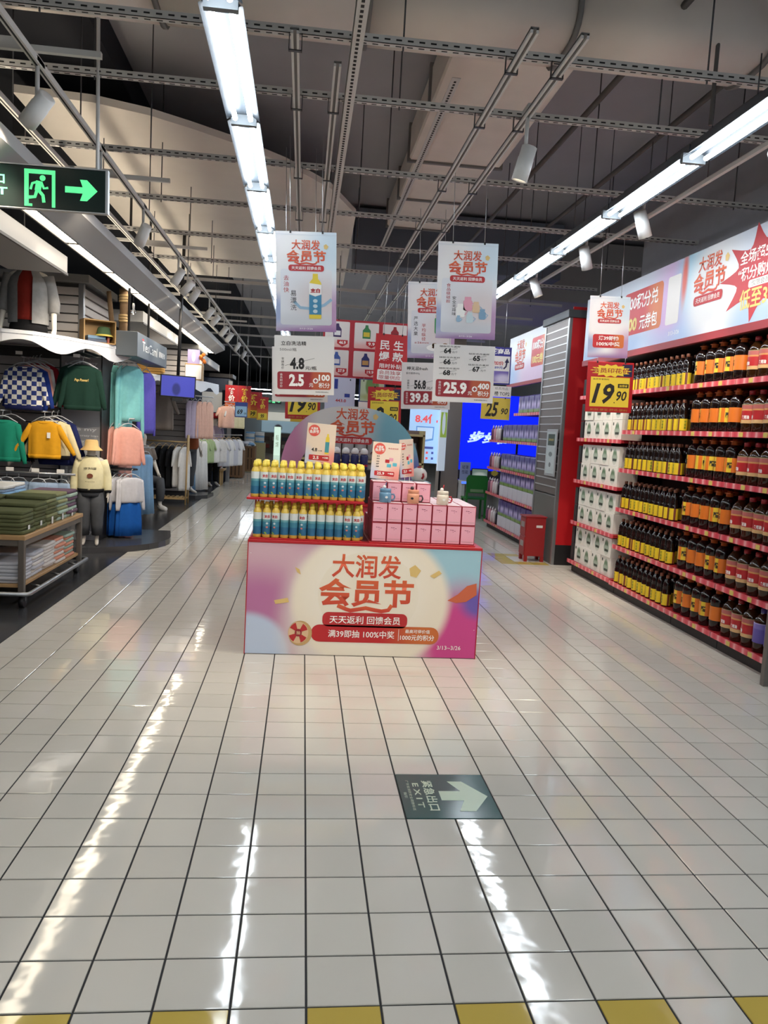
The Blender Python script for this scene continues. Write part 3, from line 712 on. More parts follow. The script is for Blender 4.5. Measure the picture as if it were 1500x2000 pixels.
mug(0.892, 3.300, mz, 0.05, 'cream lidded mug with red handle on the right cartons', (226, 214, 196), (216, 206, 190), (160, 30, 44), (190, 40, 50), (240, 236, 230))

# table top sign holders
def sign_holder(x, y, z, w, h, rz, label, kind, tilt=0.0, leg=0.06):
    t = thing('sign_holder', label, 'sign', (x, y, z), rz, 'price sign holders on the display')
    t.rotation_euler = (0, tilt, rz)
    bd = MB().cbox(-w / 2, 0, 0, w / 2, 0.006, h, 0.001).build('sign_card', print_mat('holder_print', (232, 214, 196), [((232, 150, 140), 0.95, 0.05, 0.35, 0.3, 0.7), ((196, 204, 224), 0.0, 0.08, 0.25, 0.3, 0.7)]), t)
    for s in (-1, 1): MB().tube([(s * w * 0.18, 0.003, 0), (s * w * 0.18, 0.006, -leg)], 0.003, 6).build('support_leg', MATS['wire'], t)
    flat(bd, 'round_badge', [ellipse(-w * 0.25, h * 0.82, w * 0.2, w * 0.2, 20)], mat('badge_red', (222, 92, 80), 0.4), 1)
    text(bd, '大润发', -w * 0.25, h * 0.87, w * 0.25, w * 0.09, MATS['ink_white'], 2, 0.03); text(bd, '会员节', -w * 0.25, h * 0.79, w * 0.33, w * 0.12, MATS['ink_white'], 2, 0.03)
    flat(bd, 'price_band', [rrect(-w * 0.02, h * 0.155, w * 0.7, h * 0.13, 0.006)], MATS['ink_red'], 1)
    if kind == 0:
        flat(bd, 'bottle_print', [rect(w * 0.16, h * 0.3, w * 0.3, h * 0.56)], mat('print_teal', (70, 150, 165), 0.4), 1)
        flat(bd, 'bottle_print_cap', [[(w * 0.16, h * 0.56), (w * 0.3, h * 0.56), (w * 0.29, h * 0.67), (w * 0.26, h * 0.7), (w * 0.26, h * 0.76), (w * 0.2, h * 0.76), (w * 0.2, h * 0.7), (w * 0.17, h * 0.67)], rect(w * 0.16, h * 0.26, w * 0.3, h * 0.3)], MATS['ink_yellow'], 1)
        text(bd, '4.8', -w * 0.2, h * 0.35, w * 0.2, h * 0.09, MATS['ink_black'], 1, 0.03); text(bd, '元/瓶', 0, h * 0.33, w * 0.14, h * 0.03, MATS['ink_black'], 1, 0.01)
        text(bd, '2.5', -w * 0.13, h * 0.155, w * 0.2, h * 0.08, MATS['ink_white'], 2, 0.03); text(bd, '+100', w * 0.2, h * 0.165, w * 0.2, h * 0.05, MATS['ink_white'], 2, 0.03)
    else:
        for i, s in enumerate(('64', '65', '66', '67', '68')): text(bd, s, -w * 0.28, h * (0.62 - 0.07 * i), w * 0.1, h * 0.035, MATS['ink_black'], 1, 0.03)
        text(bd, '食品级硅胶', w * 0.22, h * 0.85, w * 0.36, h * 0.04, MATS['ink_red'], 1, 0.0)
        for (a, c, m) in ((0.18, 0.55, 'ink_pink'), (0.32, 0.42, 'ink_cyan'), (0.12, 0.38, 'ink_cyan'), (0.05, 0.5, 'ink_red')):
            flat(bd, 'mug_picture', [rrect(w * a, h * c, w * 0.15, h * 0.09, 0.004)], MATS[m], 1)
        text(bd, '25.9', -w * 0.15, h * 0.155, w * 0.26, h * 0.08, MATS['ink_white'], 2, 0.03); text(bd, '+400', w * 0.2, h * 0.165, w * 0.2, h * 0.05, MATS['ink_white'], 2, 0.03)
    text(bd, '3/13~3/26', 0, h * 0.05, w * 0.25, h * 0.022, MATS['ink_red'], 1, 0)
sign_holder(0.045, 3.62, 1.27, 0.205, 0.285, 0, 'upright price sign with bottle picture behind the detergent bottles', 0, 0.04, 0.222)
sign_holder(0.515, 3.60, 1.185, 0.205, 0.262, 0, 'upright price sign with mug pictures behind the mug cartons', 1, 0.04, 0.14)
sign_holder(0.735, 4.00, 1.185, 0.13, 0.29, 0.5, 'narrow leaning price sign behind the mug cartons', 1, -0.1, 0.41)

# ------------------------------------------------------------------ hanging promotional signs
def hang(t, pts, z0, z1, y=0.003):
    for x in pts:
        MB().tube([(x, y, z0), (x, y, z1)], 0.0022, 5).build('wire', MATS['wire'], t)
        MB().box(x - 0.006, y - 0.008, z0 - 0.012, x + 0.006, y + 0.004, z0 + 0.006).build('clip', MATS['clip_black'], t)
def poster(x, y, z, w, h, label, art, wires=0.0, roll=-0.045, rz=0.0):
    """top-left style festival poster: x centre, z of bottom edge"""
    t = thing('hanging_poster', label, 'poster', (x, y, z), rz, 'hanging festival posters')
    t.rotation_euler = (0, roll, rz)
    bd = MB().box(-w / 2, 0, 0, w / 2, 0.005, h).build('poster_board', MATS['print_poster'], t)
    if wires: hang(t, (-w * 0.26, w * 0.27), h, h + wires)
    MB().box(-w / 2, -0.001, h - 0.022, w / 2, 0.006, h - 0.020).build('top_seam', mat('seam', (196, 204, 214), 0.4), t)
    title(bd, 0, h - 0.055 * w / 0.42, 0.65 * w)
    if art == 'prize':
        flat(bd, 'prize_band', [rrect(0, h * 0.27, w * 0.78, h * 0.22, 0.02)], MATS['band_red'], 1)
        text(bd, '满39即抽', 0, h * 0.32, w * 0.5, h * 0.07, MATS['ink_white'], 2, 0.03); text(bd, '100%中奖', 0, h * 0.225, w * 0.58, h * 0.07, MATS['ink_white'], 2, 0.03)
    else:
        flat(bd, 'picture_panel', [rrect(0, h * 0.345, w * 0.85, h * 0.56, 0.018)], print_mat('panel_print', (226, 228, 232), [((220, 208, 206), 0.8, 0.45, 0.5, 0.4, 0.7), ((206, 208, 212), 0.5, 0.0, 0.8, 0.2, 0.7)]), 1)
        text(bd, '3/13~3/26', 0, h * 0.028, w * 0.22, h * 0.016, MATS['ink_white'], 1, 0)
    if art == 'soap':
        vtext(bd, '去油快', -w * 0.33, h * 0.475, w * 0.09, h * 0.17, MATS['ink_red'], 2, 0.0); vtext(bd, '易漂洗', -w * 0.21, h * 0.31, w * 0.10, h * 0.2, MATS['ink_black'], 2, 0.0)
        bxp, bz = w * 0.15, h * 0.13
        sh = [(-0.042, 0.0), (0.042, 0.0), (0.044, 0.01), (0.044, 0.24), (0.038, 0.255), (0.02, 0.275), (0.018, 0.31), (-0.018, 0.31), (-0.02, 0.275), (-0.038, 0.255), (-0.044, 0.24), (-0.044, 0.01)]
        flat(bd, 'splash_print', ribbon([(-w * 0.2, h * 0.3), (-w * 0.1, h * 0.24), (w * 0.1, h * 0.23), (w * 0.3, h * 0.27), (w * 0.42, h * 0.33)], 0.02), mat('splash', (150, 182, 205), 0.4), 2)
        flat(bd, 'bottle_print', [[(bxp + a * 0.95, bz + c * 0.98) for a, c in sh]], MATS['ink_yellow'], 3)
        flat(bd, 'bottle_print_label', [rect(bxp - 0.042, bz + 0.028, bxp + 0.042, bz + 0.165)], mat('print_teal_blue', (56, 132, 170), 0.4), 4)
        flat(bd, 'bottle_print_label_top', [[(bxp - 0.042, bz + 0.165), (bxp, bz + 0.15), (bxp + 0.042, bz + 0.165), (bxp + 0.042, bz + 0.23), (bxp - 0.042, bz + 0.24)]], MATS['ink_white'], 5)
        text(bd, '立白', bxp, bz + 0.19, 0.066, 0.03, MATS['ink_red'], 6, 0.05)
        for dz in (0.12, 0.085, 0.05): flat(bd, 'bottle_print_mark', [ellipse(bxp, bz + dz, 0.016, 0.013, 12)], MATS['label_pale'], 6)
    if art == 'mugs':
        vtext(bd, '食品级硅胶', -w * 0.31, h * 0.47, w * 0.07, h * 0.20, MATS['ink_red'], 2, 0.0); vtext(bd, '安全无异味', -w * 0.21, h * 0.34, w * 0.07, h * 0.20, MATS['ink_black'], 2, 0.0)
        for (a, c, s, m) in ((0.02, 0.35, 1.25, 'ink_pink'), (0.16, 0.32, 1.0, 'wheel_cream'), (-0.10, 0.28, 1.2, 'ink_white'), (0.06, 0.21, 0.95, 'label_pale'), (0.27, 0.25, 0.95, 'mug_104_146_176'), (-0.13, 0.2, 0.6, 'splash')):
            flat(bd, 'mug_picture', [rrect(w * a, h * c, 0.055 * s, 0.06 * s, 0.012), rrect(w * a, h * c + 0.04 * s, 0.04 * s, 0.02 * s, 0.005)], MATS[m], 3 if s > 1 else 4)
            flat(bd, 'mug_picture_handle', ribbon([(w * a + 0.027 * s, h * c + 0.015 * s), (w * a + 0.045 * s, h * c + 0.005 * s), (w * a + 0.027 * s, h * c - 0.018 * s)], 0.007), MATS['ink_pink' if s > 1 else 'splash'], 3)
    if art == 'nuts':
        vtext(bd, '严选大果', -w * 0.33, h * 0.42, w * 0.09, h * 0.25, MATS['ink_black'], 2, 0.0); vtext(bd, '平均纵径', -w * 0.16, h * 0.34, w * 0.09, h * 0.22, MATS['ink_red'], 2, 0.0)
        text(bd, '≥26mm', -w * 0.2, h * 0.205, w * 0.3, h * 0.025, MATS['ink_red'], 2, 0.0)
        flat(bd, 'jar_print', [rrect(w * 0.2, h * 0.43, w * 0.26, h * 0.22, 0.02)], MATS['ink_green'], 2); flat(bd, 'jar_print_lid', [rect(w * 0.09, h * 0.53, w * 0.31, h * 0.57)], MATS['gold_print'], 3)
        nb = mat('nut_brown', (150, 110, 74), 0.5)
        flat(bd, 'bowl_print', [ellipse(w * 0.15, h * 0.14, w * 0.25, h * 0.05)], MATS['ink_white'], 2)
        flat(bd, 'nuts_print', [ellipse(w * (0.15 + 0.15 * math.cos(i * 2.1)), h * (0.165 + 0.02 * math.sin(i * 1.3)), 0.022, 0.012, 8) for i in range(9)], nb, 3)
    return t
def price_card(x, y, z, w, h, label, rows, old, new, unit, pts, roll=-0.04, up=0.12):
    t = thing('price_card', label, 'price card', (x, y, z), 0, 'hanging price cards')
    t.rotation_euler = (0, roll, 0)
    bd = MB().box(-w / 2, 0, 0, w / 2, 0.004, h).build('card_board', MATS['board_white'], t)
    for s in (-0.25, 0.27): MB().tube([(s * w, 0.002, h - 0.015), (s * w, 0.002, h + up)], 0.002, 5).build('hook', MATS['wire'], t)
    flat(bd, 'price_band', [rrect(0, h * 0.24, w * 0.9, h * 0.30, 0.016)], print_mat('band_price', (150, 32, 44), [((182, 84, 50), 1.0, 0.5, 0.36, 3, 0.15)]), 1)
    vtext(bd, '会员积分价', -w * 0.385, h * 0.24, w * 0.045, h * 0.24, MATS['ink_white'], 2, 0.0)
    text(bd, new, -w * 0.13, h * 0.245, w * (0.25 if len(new) < 4 else 0.38), h * 0.21, MATS['ink_white'], 2, 0.045)
    text(bd, '元', w * 0.115, h * 0.165, w * 0.07, h * 0.065, MATS['ink_white'], 2, 0.02)
    flat(bd, 'plus_disc', [ellipse(w * 0.19, h * 0.24, w * 0.045, w * 0.045, 16)], MATS['ink_white'], 2); text(bd, '+', w * 0.19, h * 0.24, w * 0.055, w * 0.055, MATS['ink_dark_red'], 3, 0.06)
    text(bd, pts, w * 0.335, h * 0.295, w * 0.19, h * 0.11, MATS['ink_white'], 2, 0.04); text(bd, '积分', w * 0.335, h * 0.165, w * 0.19, h * 0.09, MATS['ink_white'], 2, 0.015)
    text(bd, '数量有限售完即止', w * 0.3, h * 0.05, w * 0.22, h * 0.022, MATS['ink_black'], 1, 0.0)
    if len(rows) == 2:
        text(bd, rows[0], -w * 0.18, h * 0.87, w * 0.42, h * 0.075, MATS['ink_black'], 1, 0.01); text(bd, rows[1], -w * 0.27, h * 0.765, w * 0.28, h * 0.055, MATS['ink_grey'], 1, 0.0)
        vtext(bd, '非换购价', -w * 0.36, h * 0.53, w * 0.045, h * 0.20, MATS['ink_black'], 1, 0.0)
        text(bd, old, -w * 0.12, h * 0.53, w * 0.24, h * 0.2, MATS['ink_black'], 1, 0.04); text(bd, unit, w * 0.11, h * 0.455, w * 0.19, h * 0.065, MATS['ink_black'], 1, 0.01)
        flat(bd, 'strike_line', [[(-w * 0.32, h * 0.49), (w * 0.17, h * 0.62), (w * 0.17, h * 0.625), (-w * 0.32, h * 0.495)]], MATS['ink_black'], 2)
    else:
        for i, s in enumerate(rows):
            cx = -w * 0.26 if i % 2 == 0 else w * 0.22; cz = h * (0.89 - (i // 2) * 0.19 - (0 if i % 2 == 0 else 0.11))
            text(bd, s, cx - w * 0.02, cz, w * 0.12, h * 0.095, MATS['ink_black'], 1, 0.04); text(bd, '元/个', cx + w * 0.1, cz - h * 0.02, w * 0.09, h * 0.04, MATS['ink_black'], 1, 0.0)
            text(bd, '硅胶花卉盖杯', cx + w * 0.02, cz + h * 0.075, w * 0.34, h * 0.03, MATS['ink_black'], 1, 0.0)
            flat(bd, 'strike_line', [[(cx - w * 0.14, cz - h * 0.03), (cx + w * 0.14, cz + h * 0.045), (cx + w * 0.14, cz + h * 0.049), (cx - w * 0.14, cz - h * 0.026)]], MATS['ink_black'], 2)
    return t
poster(-0.085, 3.6, 2.185, 0.415, 0.67, 'hanging poster with a yellow and blue detergent bottle picture', 'soap', 0.62)
price_card(-0.08, 3.605, 1.75, 0.415, 0.405, 'white hanging price card reading 4.8 struck out and 2.5 plus 100', ('立白洗洁精', '500ml/瓶'), '4.8', '2.5', '元/瓶', '100')
price_card(-0.11, 4.0, 1.71, 0.415, 0.405, 'white price card mostly hidden behind the 2.5 plus 100 card', ('立白洗洁精', '500ml/瓶'), '4.8', '2.5', '元/瓶', '100', up=1.42)
poster(1.098, 3.9, 2.245, 0.45, 0.70, 'hanging poster with pictures of assorted lidded mugs', 'mugs', 0.55, -0.03)
price_card(1.108, 3.905, 1.775, 0.465, 0.425, 'white hanging price card listing 64 to 68 and 25.9 plus 400', ('64', '65', '66', '67', '68'), '', '25.9', '', '400', -0.02)
poster(1.02, 5.0, 2.19, 0.42, 0.66, 'hanging poster with jar and nuts picture half hidden by the mug poster', 'nuts', 0.62)
price_card(1.0, 5.004, 1.74, 0.44, 0.41, 'white hanging price card reading 56.8 struck out and 39.8', ('呷无忌fresh', '紫衣腰果400g'), '56.8', '39.8', '元/罐', '200')
poster(2.64, 5.0, 2.30, 0.375, 0.545, 'hanging poster reading 39 prize draw above the yellow 19.90 sign', 'prize', 0.55, -0.03)
def yellow_price(x, y, z, w, h, label, big, small, top=True, wires=0.05, roll=-0.02, frame='paint_red'):
    t = thing('price_sign', label, 'price sign', (x, y, z), 0, 'yellow price signs'); t.rotation_euler = (0, roll, 0)
    bd = MB().cbox(-w / 2, 0, 0, w / 2, 0.012, h, 0.004).build('frame', MATS[frame], t)
    hh = 0.62 if top else 0.86
    if top:
        flat(bd, 'dark_corner', [[(w * 0.1, h * 0.72), (w * 0.46, h * 0.72), (w * 0.46, h * 0.96), (w * 0.25, h * 0.96)]], MATS['ink_navy'], 1)
        flat(bd, 'burst', [star(0, h * 0.83, w * 0.45, h * 0.13, 14, 0.75)], MATS['ink_yellow'], 2)
        text(bd, '会员印花价', 0, h * 0.83, w * 0.8, h * 0.1, MATS['ink_dark_red'], 3, 0.015)
        text(bd, '新鲜·便宜·舒适·便利', 0, h * 0.05, w * 0.8, h * 0.045, mat('ink_gold', (170, 140, 60), 0.5), 1, 0.0)
    z0 = h * (0.11 if top else 0.07)
    flat(bd, 'price_paper', [rect(-w * 0.42, z0, w * 0.42, z0 + h * hh * 0.95)], MATS['ink_yellow'], 1)
    zc = z0 + h * hh * 0.42
    text(bd, big, -w * 0.14, zc, w * (0.48 if len(big) > 1 else 0.26), h * hh * 0.66, MATS['ink_black'], 2, 0.03, 0.25); text(bd, small, w * 0.26, zc - h * hh * 0.06, w * 0.22, h * hh * 0.32, MATS['ink_black'], 2, 0.02, 0.2)
    flat(bd, 'point', [ellipse(w * 0.11, zc - h * hh * 0.28, w * 0.012, w * 0.012, 8)], MATS['ink_black'], 2)
    if top:
        flat(bd, 'dark_tag', [rect(w * 0.17, zc + h * hh * 0.2, w * 0.40, zc + h * hh * 0.33)], MATS['ink_black'], 2); text(bd, '加倍省', w * 0.285, zc + h * hh * 0.265, w * 0.18, h * hh * 0.08, MATS['ink_yellow'], 3, 0.02)
        text(bd, '会员专享限时', -w * 0.2, z0 + h * hh * 0.88, w * 0.35, h * hh * 0.05, MATS['ink_black'], 2, 0.0)
    hang(t, (-w * 0.3, w * 0.3), h, h + wires)
    return t
yellow_price(2.70, 5.02, 1.81, 0.44, 0.455, 'yellow 19.90 price sign hanging before the white cartons', '19', '90')
yellow_price(-0.09, 6.2, 1.60, 0.36, 0.40, 'yellow 19.90 price sign above the arch, left side', '19', '90', wires=1.5)
yellow_price(0.80, 6.6, 1.50, 0.37, 0.50, 'yellow price sign hanging under the red four character sign', '9', '90', wires=0.06)
t = thing('hanging_sign', 'red hanging sign with four large white characters', 'sign', (0.83, 6.6, 2.03)); t.rotation_euler = (0, 0.02, 0)
bd = MB().box(-0.15, 0, 0, 0.15, 0.006, 0.45).build('sign_board', mat('sign_red', (190, 34, 40), 0.45), t)
text(bd, '民 生\n爆 款', 0, 0.30, 0.22, 0.19, MATS['ink_white'], 1, 0.018); text(bd, '限时补贴', 0, 0.165, 0.2, 0.042, MATS['ink_white'], 1, 0.01)
flat(bd, 'white_box', [rrect(0, 0.085, 0.23, 0.095, 0.01)], MATS['ink_white'], 1); text(bd, '会员独享\n限量供应', 0, 0.085, 0.2, 0.078, MATS['ink_red'], 2, 0.0)
hang(t, (-0.08, 0.09), 0.45, 1.22)
t.scale = (1.197, 1.0, 1.197)

# ------------------------------------------------------------------ right shelving
rail_m = ramp_mat('price_rail', [(0, (196, 58, 72)), (0.3, (214, 96, 106)), (0.5, (232, 168, 168)), (0.7, (206, 80, 92)), (1.0, (196, 58, 72))], 1, 0.3, False, 'Object', 0, 9.0)
back_m = mat('gondola_back', (46, 18, 22), 0.6); plinth_m = mat('plinth_black', (24, 22, 24), 0.5); shelf_m = mat('shelf_red', (150, 24, 34), 0.45)
def gondola(y0, y1, heights, label, X=3.1, back=True, top=2.42, backx=3.55):
    t = thing('shelving_unit', label, 'shelf', (0, 0, 0), 0, 'red edged shelving units on the right')
    MB().box(X + 0.06, y0, 0, backx, y1, heights[0] - 0.03).build('plinth', plinth_m, t)
    if back: MB().box(backx, y0, 0, backx + 0.03, y1, top).build('back_panel', back_m, t)
    for y in (y0, y1 - 0.03): MB().box(backx - 0.03, y, 0, backx, y + 0.03, top).build('upright', plinth_m, t)
    for h in heights:
        s = MB().box(X + 0.01, y0 + 0.002, h - 0.03, backx, y1 - 0.002, h).build('shelf_board', shelf_m, t)
        MB().box(X - 0.004, y0 + 0.004, h - 0.034, X + 0.008, y1 - 0.004, h + 0.006).build('price_rail', rail_m, s)
        for i in range(2):
            yy = y0 + (y1 - y0) * (0.3 + 0.4 * i + RND.uniform(-0.1, 0.1))
            MB().box(X - 0.006, yy, h - 0.032, X - 0.004, yy + 0.05, h + 0.002).build('price_ticket', mat('ticket_yellow', (206, 186, 96), 0.4), s)
    return t
SOYH = [0.13, 0.505, 0.885, 1.28, 1.66, 2.05]
WH = [0.14, 0.60, 1.085, 1.565, 2.045]
LV = ['lowest', 'second lowest', 'third lowest', 'third highest', 'second highest', 'highest']
LVW = ['lowest', 'second lowest', 'middle', 'second highest', 'highest']
gondola(5.63, 6.90, WH, 'red edged shelving unit stacked with white cartons')
gondola(4.38, 5.62, SOYH, 'red edged shelving unit filled with small yellow label soy bottles')
gondola(3.62, 4.37, SOYH, 'red edged shelving unit filled with orange label bottles')
gondola(2.86, 3.61, SOYH, 'red edged shelving unit filled with red label oil bottles')
glass_dark = mat('soy_dark', (22, 12, 10), 0.12, spec=0.6); glass_amber = mat('oil_amber', (44, 24, 8), 0.1, spec=0.6)
cap_br = mat('cap_brown', (136, 84, 62), 0.4); cap_or = mat('cap_orange', (176, 84, 34), 0.4); cap_rd = mat('cap_red', (150, 26, 36), 0.35)
def bottle_proto(name, label, group, body, bm, capm, lab, lm, r, capr, extra=None):
    t = thing(name, label, 'bottle', (0, 0, 0), 0, group)
    MB().lathe(body, 12).build('body', bm, t)
    MB().lathe(capr, 10).build('cap', capm, t)
    l = MB().lathe([(r, lab[0]), (r, lab[1])], 12, cap=(False, False)).build('label', lm, t)
    if extra: place('lettering', extra, l)
    return t
def scaled(p, k): return [(a * k, b * k) for a, b in p]
soy_prof = [(0.034, 0), (0.040, 0.006), (0.040, 0.10), (0.0405, 0.14), (0.036, 0.15), (0.039, 0.16), (0.036, 0.172), (0.039, 0.182), (0.035, 0.194), (0.036, 0.205), (0.027, 0.225), (0.016, 0.243), (0.014, 0.25)]
soy_cap = [(0.0165, 0.248), (0.0165, 0.272), (0.014, 0.276)]
soy_lab = ramp_mat('soy_label', [(0, (214, 186, 40)), (0.36, (116, 58, 40)), (0.6, (214, 186, 40)), (0.85, (190, 178, 50))], 0, 0.35)
soy_txt = wrap_text('味\n极\n鲜', 0.0412, 0.062, 0.018, 0.075, mat('soy_ink', (72, 110, 40), 0.5), 0.02, -PI * 0.5)
ora_prof = [(0.05, 0), (0.06, 0.008), (0.06, 0.075), (0.058, 0.19), (0.061, 0.20), (0.061, 0.235), (0.054, 0.262), (0.026, 0.285), (0.022, 0.292)]
ora_cap = [(0.026, 0.288), (0.026, 0.312), (0.036, 0.313), (0.036, 0.318), (0.02, 0.319), (0.018, 0.335)]
ora_lab = ramp_mat('orange_label', [(0, (210, 112, 36)), (0.3, (216, 184, 52)), (0.62, (210, 112, 36)), (0.85, (216, 184, 52))], 1, 0.35)
ora_txt = wrap_text('醋', 0.0617, 0.135, 0.04, 0.045, MATS['ink_black'], 0.03, -PI * 0.45)
red_prof = [(0.052, 0), (0.062, 0.01), (0.060, 0.05), (0.062, 0.06), (0.060, 0.19), (0.063, 0.2), (0.055, 0.235), (0.03, 0.268), (0.021, 0.277), (0.021, 0.284)]
red_cap = [(0.024, 0.28), (0.024, 0.308), (0.02, 0.312)]
red_lab = ramp_mat('red_label', [(0, (206, 168, 116)), (0.18, (176, 36, 40)), (0.66, (204, 150, 90)), (0.74, (176, 96, 92)), (0.95, (150, 140, 100))], 2, 0.35)
red_txt = wrap_text('食用油', 0.0637, 0.115, 0.06, 0.028, MATS['ink_white'], 0.03, -PI * 0.5)
pur_lab = ramp_mat('purple_label', [(0, (96, 84, 160)), (0.7, (120, 110, 180)), (0.95, (170, 160, 200))], 2, 0.35)
P_soy = P_or = P_rd = P_pu = None
ROWN = ['front', 'back']
for li, h in enumerate(SOYH):
    top_room = 0.34
    for row in range(2):
        n = 11 if row == 0 else 10
        for i in range(n):
            lab = '%s yellow label soy bottle from the left, %s row, %s shelf' % (ORD[i], ROWN[row], LV[li])
            yy = 5.55 - i * 0.104 - row * 0.05 + RND.uniform(-0.008, 0.008); rz = RND.choice((RND.uniform(-0.5, 0.5), RND.uniform(1, 2.2), RND.uniform(-0.4, 0.4)))
            if P_soy is None: P_soy = bottle_proto('soy_bottle', lab, 'soy bottles on the red shelves', soy_prof, glass_dark, cap_br, (0.012, 0.112), soy_lab, 0.0408, soy_cap, soy_txt); P_soy.location = (3.165 + row * 0.095, yy, h)
            else: copy_tree(P_soy, (3.165 + row * 0.095, yy, h), rz, lab)
        for i in range(5):
            lab = '%s orange label bottle from the left, %s row, %s shelf' % (ORD[i], ROWN[row], LV[li])
            yy = 4.29 - i * 0.146 + RND.uniform(-0.008, 0.008); rz = RND.uniform(-1.2, 1.2)
            if P_or is None: P_or = bottle_proto('vinegar_bottle', lab, 'orange label bottles on the red shelves', ora_prof, glass_dark, cap_or, (0.08, 0.19), ora_lab, 0.0612, ora_cap, ora_txt); P_or.location = (3.19 + row * 0.14, yy, h)
            else: copy_tree(P_or, (3.19 + row * 0.14, yy, h), rz, lab)
        for i in range(5):
            yy = 3.53 - i * 0.142 + RND.uniform(-0.008, 0.008); rz = RND.uniform(-0.6, 0.6)
            if i == 4 and li < 4 or (i == 3 and li == 0):
                lab = '%s purple label oil bottle from the left, %s row, %s shelf' % (ORD[i], ROWN[row], LV[li])
                if P_pu is None: P_pu = bottle_proto('oil_bottle', lab, 'purple label oil bottles on the red shelves', red_prof, glass_amber, mat('cap_purple', (70, 60, 140), 0.35), (0.07, 0.21), pur_lab, 0.0632, red_cap); P_pu.location = (3.19 + row * 0.14, yy, h)
                else: copy_tree(P_pu, (3.19 + row * 0.14, yy, h), rz, lab)
            else:
                lab = '%s red label oil bottle from the left, %s row, %s shelf' % (ORD[i], ROWN[row], LV[li])
                if P_rd is None: P_rd = bottle_proto('oil_bottle', lab, 'red label oil bottles on the red shelves', red_prof, glass_amber, cap_rd, (0.07, 0.21), red_lab, 0.0632, red_cap, red_txt); P_rd.location = (3.19 + row * 0.14, yy, h)
                else: copy_tree(P_rd, (3.19 + row * 0.14, yy, h), rz, lab)
# white cartons facing the aisle (front of carton faces -x)
cart = MB().cbox(0, -0.128, 0, 0.22, 0.128, 0.205, 0.002).mesh('white_carton', mat('carton_white', (216, 214, 206), 0.55))
leaf = MB(); leaf.add([(-0.0008, -0.012 + 0.068 * math.cos(a) * (0.75 if math.sin(a) > 0.3 else 1), 0.1 + 0.085 * math.sin(a)) for a in [2 * PI * i / 18 for i in range(18)]], [tuple(range(18))[::-1]])
leaf_me = leaf.mesh('leaf_print', print_mat('leaf_print', (196, 200, 190), [((96, 124, 96), 0.5, 0.7, 2.0, 0.22, 0.8), ((150, 165, 150), 0.2, 0.4, 2.0, 0.2, 0.6)]))
ink = MB()
for (a0, a1, z0, z1) in ((0.075, 0.1, 0.15, 0.18), (0.03, -0.065, 0.055, 0.08)): ink.add([(-0.0016, a0, z0), (-0.0016, a1, z0), (-0.0016, a1, z1), (-0.0016, a0, z1)], [(0, 1, 2, 3), (3, 2, 1, 0)])
ink_me = ink.mesh('dark_print', mat('carton_ink', (52, 62, 54), 0.5))
P_c = None
for li, h in enumerate(WH):
    for lay in range(2):
        if li == 4 and lay: continue
        for i in range(4):
            lab = '%s white carton from the left, %s layer, %s carton shelf' % (ORD[i], 'upper' if lay else 'lower', LVW[li])
            loc = (3.125 + RND.uniform(0, 0.012), 6.66 - i * 0.268 - 0.02, h + 0.001 + lay * 0.2065)
            if P_c is None:
                P_c = tag(place('white_carton', cart, None, loc), lab, 'box', 'white cartons on the red shelves'); place('leaf_print', leaf_me, P_c); place('dark_print', ink_me, P_c)
            else: copy_tree(P_c, loc, 0, lab)
    for lay in range(2):
        if li == 4 and lay: continue
        tag(MB().cbox(3.13, 6.805, h + 0.001 + lay * 0.2, 3.34, 6.885, h + 0.196 + lay * 0.2, 0.002).build('dark_carton', mat('carton_black', (40, 40, 42), 0.5)), 'dark narrow carton, %s layer, left end of %s carton shelf' % ('upper' if lay else 'lower', LVW[li]), 'box', 'dark narrow cartons')
# near end panel
t = thing('shelving_end', 'black shelving end panel with grey steel edge post at the right border', 'panel', (3.0, 2.78, 0))
MB().box(0.03, -0.03, 0, 0.75, 0.0, 2.5).build('panel_sheet', plinth_m, t); MB().cbox(-0.005, -0.045, 0, 0.04, 0.0, 2.5, 0.004).build('edge_post', mat('post_grey', (120, 116, 110), 0.4, 0.5), t)
# header banner on the near shelving
t = thing('header_banner', 'long festival banner above the bottle shelves', 'banner', (3.1, 6.9, 2.45), -PI / 2)
bd = MB().box(0, 0, 0, 4.0, 0.02, 0.69).build('banner_board', MATS['print_banner'], t)
MB().box(0, -0.01, -0.06, 4.0, 0.03, 0).build('red_rail', mat('rail_red', (150, 44, 52), 0.45), t)
MB().box(0, 0.03, -0.06, 4.0, 0.6, -0.045).build('canopy', plinth_m, t)
flat(bd, 'coupon_band', [rrect(1.5, 0.36, 0.86, 0.42, 0.05)], MATS['band_red'], 1)
text(bd, '100积分兑', 1.5, 0.46, 0.68, 0.15, MATS['ink_white'], 2, 0.018); text(bd, '100', 1.28, 0.25, 0.26, 0.13, mat('ink_cream', (226, 204, 120), 0.5), 2, 0.04); text(bd, '元券包', 1.66, 0.25, 0.38, 0.14, MATS['ink_white'], 2, 0.018)
flat(bd, 'white_plate', [rrect(2.14, 0.36, 0.24, 0.42, 0.025)], MATS['board_white'], 1)
text(bd, '3/13~3/26', 2.2, 0.07, 0.2, 0.035, MATS['ink_white'], 1, 0)
title(bd, 2.74, 0.63, 0.5)
def burst_pts(cx, cz, rx, rz):
    n = 9; P = []
    for i in range(n):
        a0 = 2 * PI * i / n + 0.35; a1 = a0 + 2 * PI / n
        for k in range(6):
            f = k / 6; a = a0 + (a1 - a0) * f; rr = 1 - 0.42 * math.sin(PI * f) ** 0.7
            P.append((cx + rx * rr * math.cos(a), cz + rz * rr * math.sin(a)))
    return P
flat(bd, 'burst', [burst_pts(3.47, 0.36, 0.56, 0.36)], mat('burst_red', (186, 44, 52), 0.45), 1)
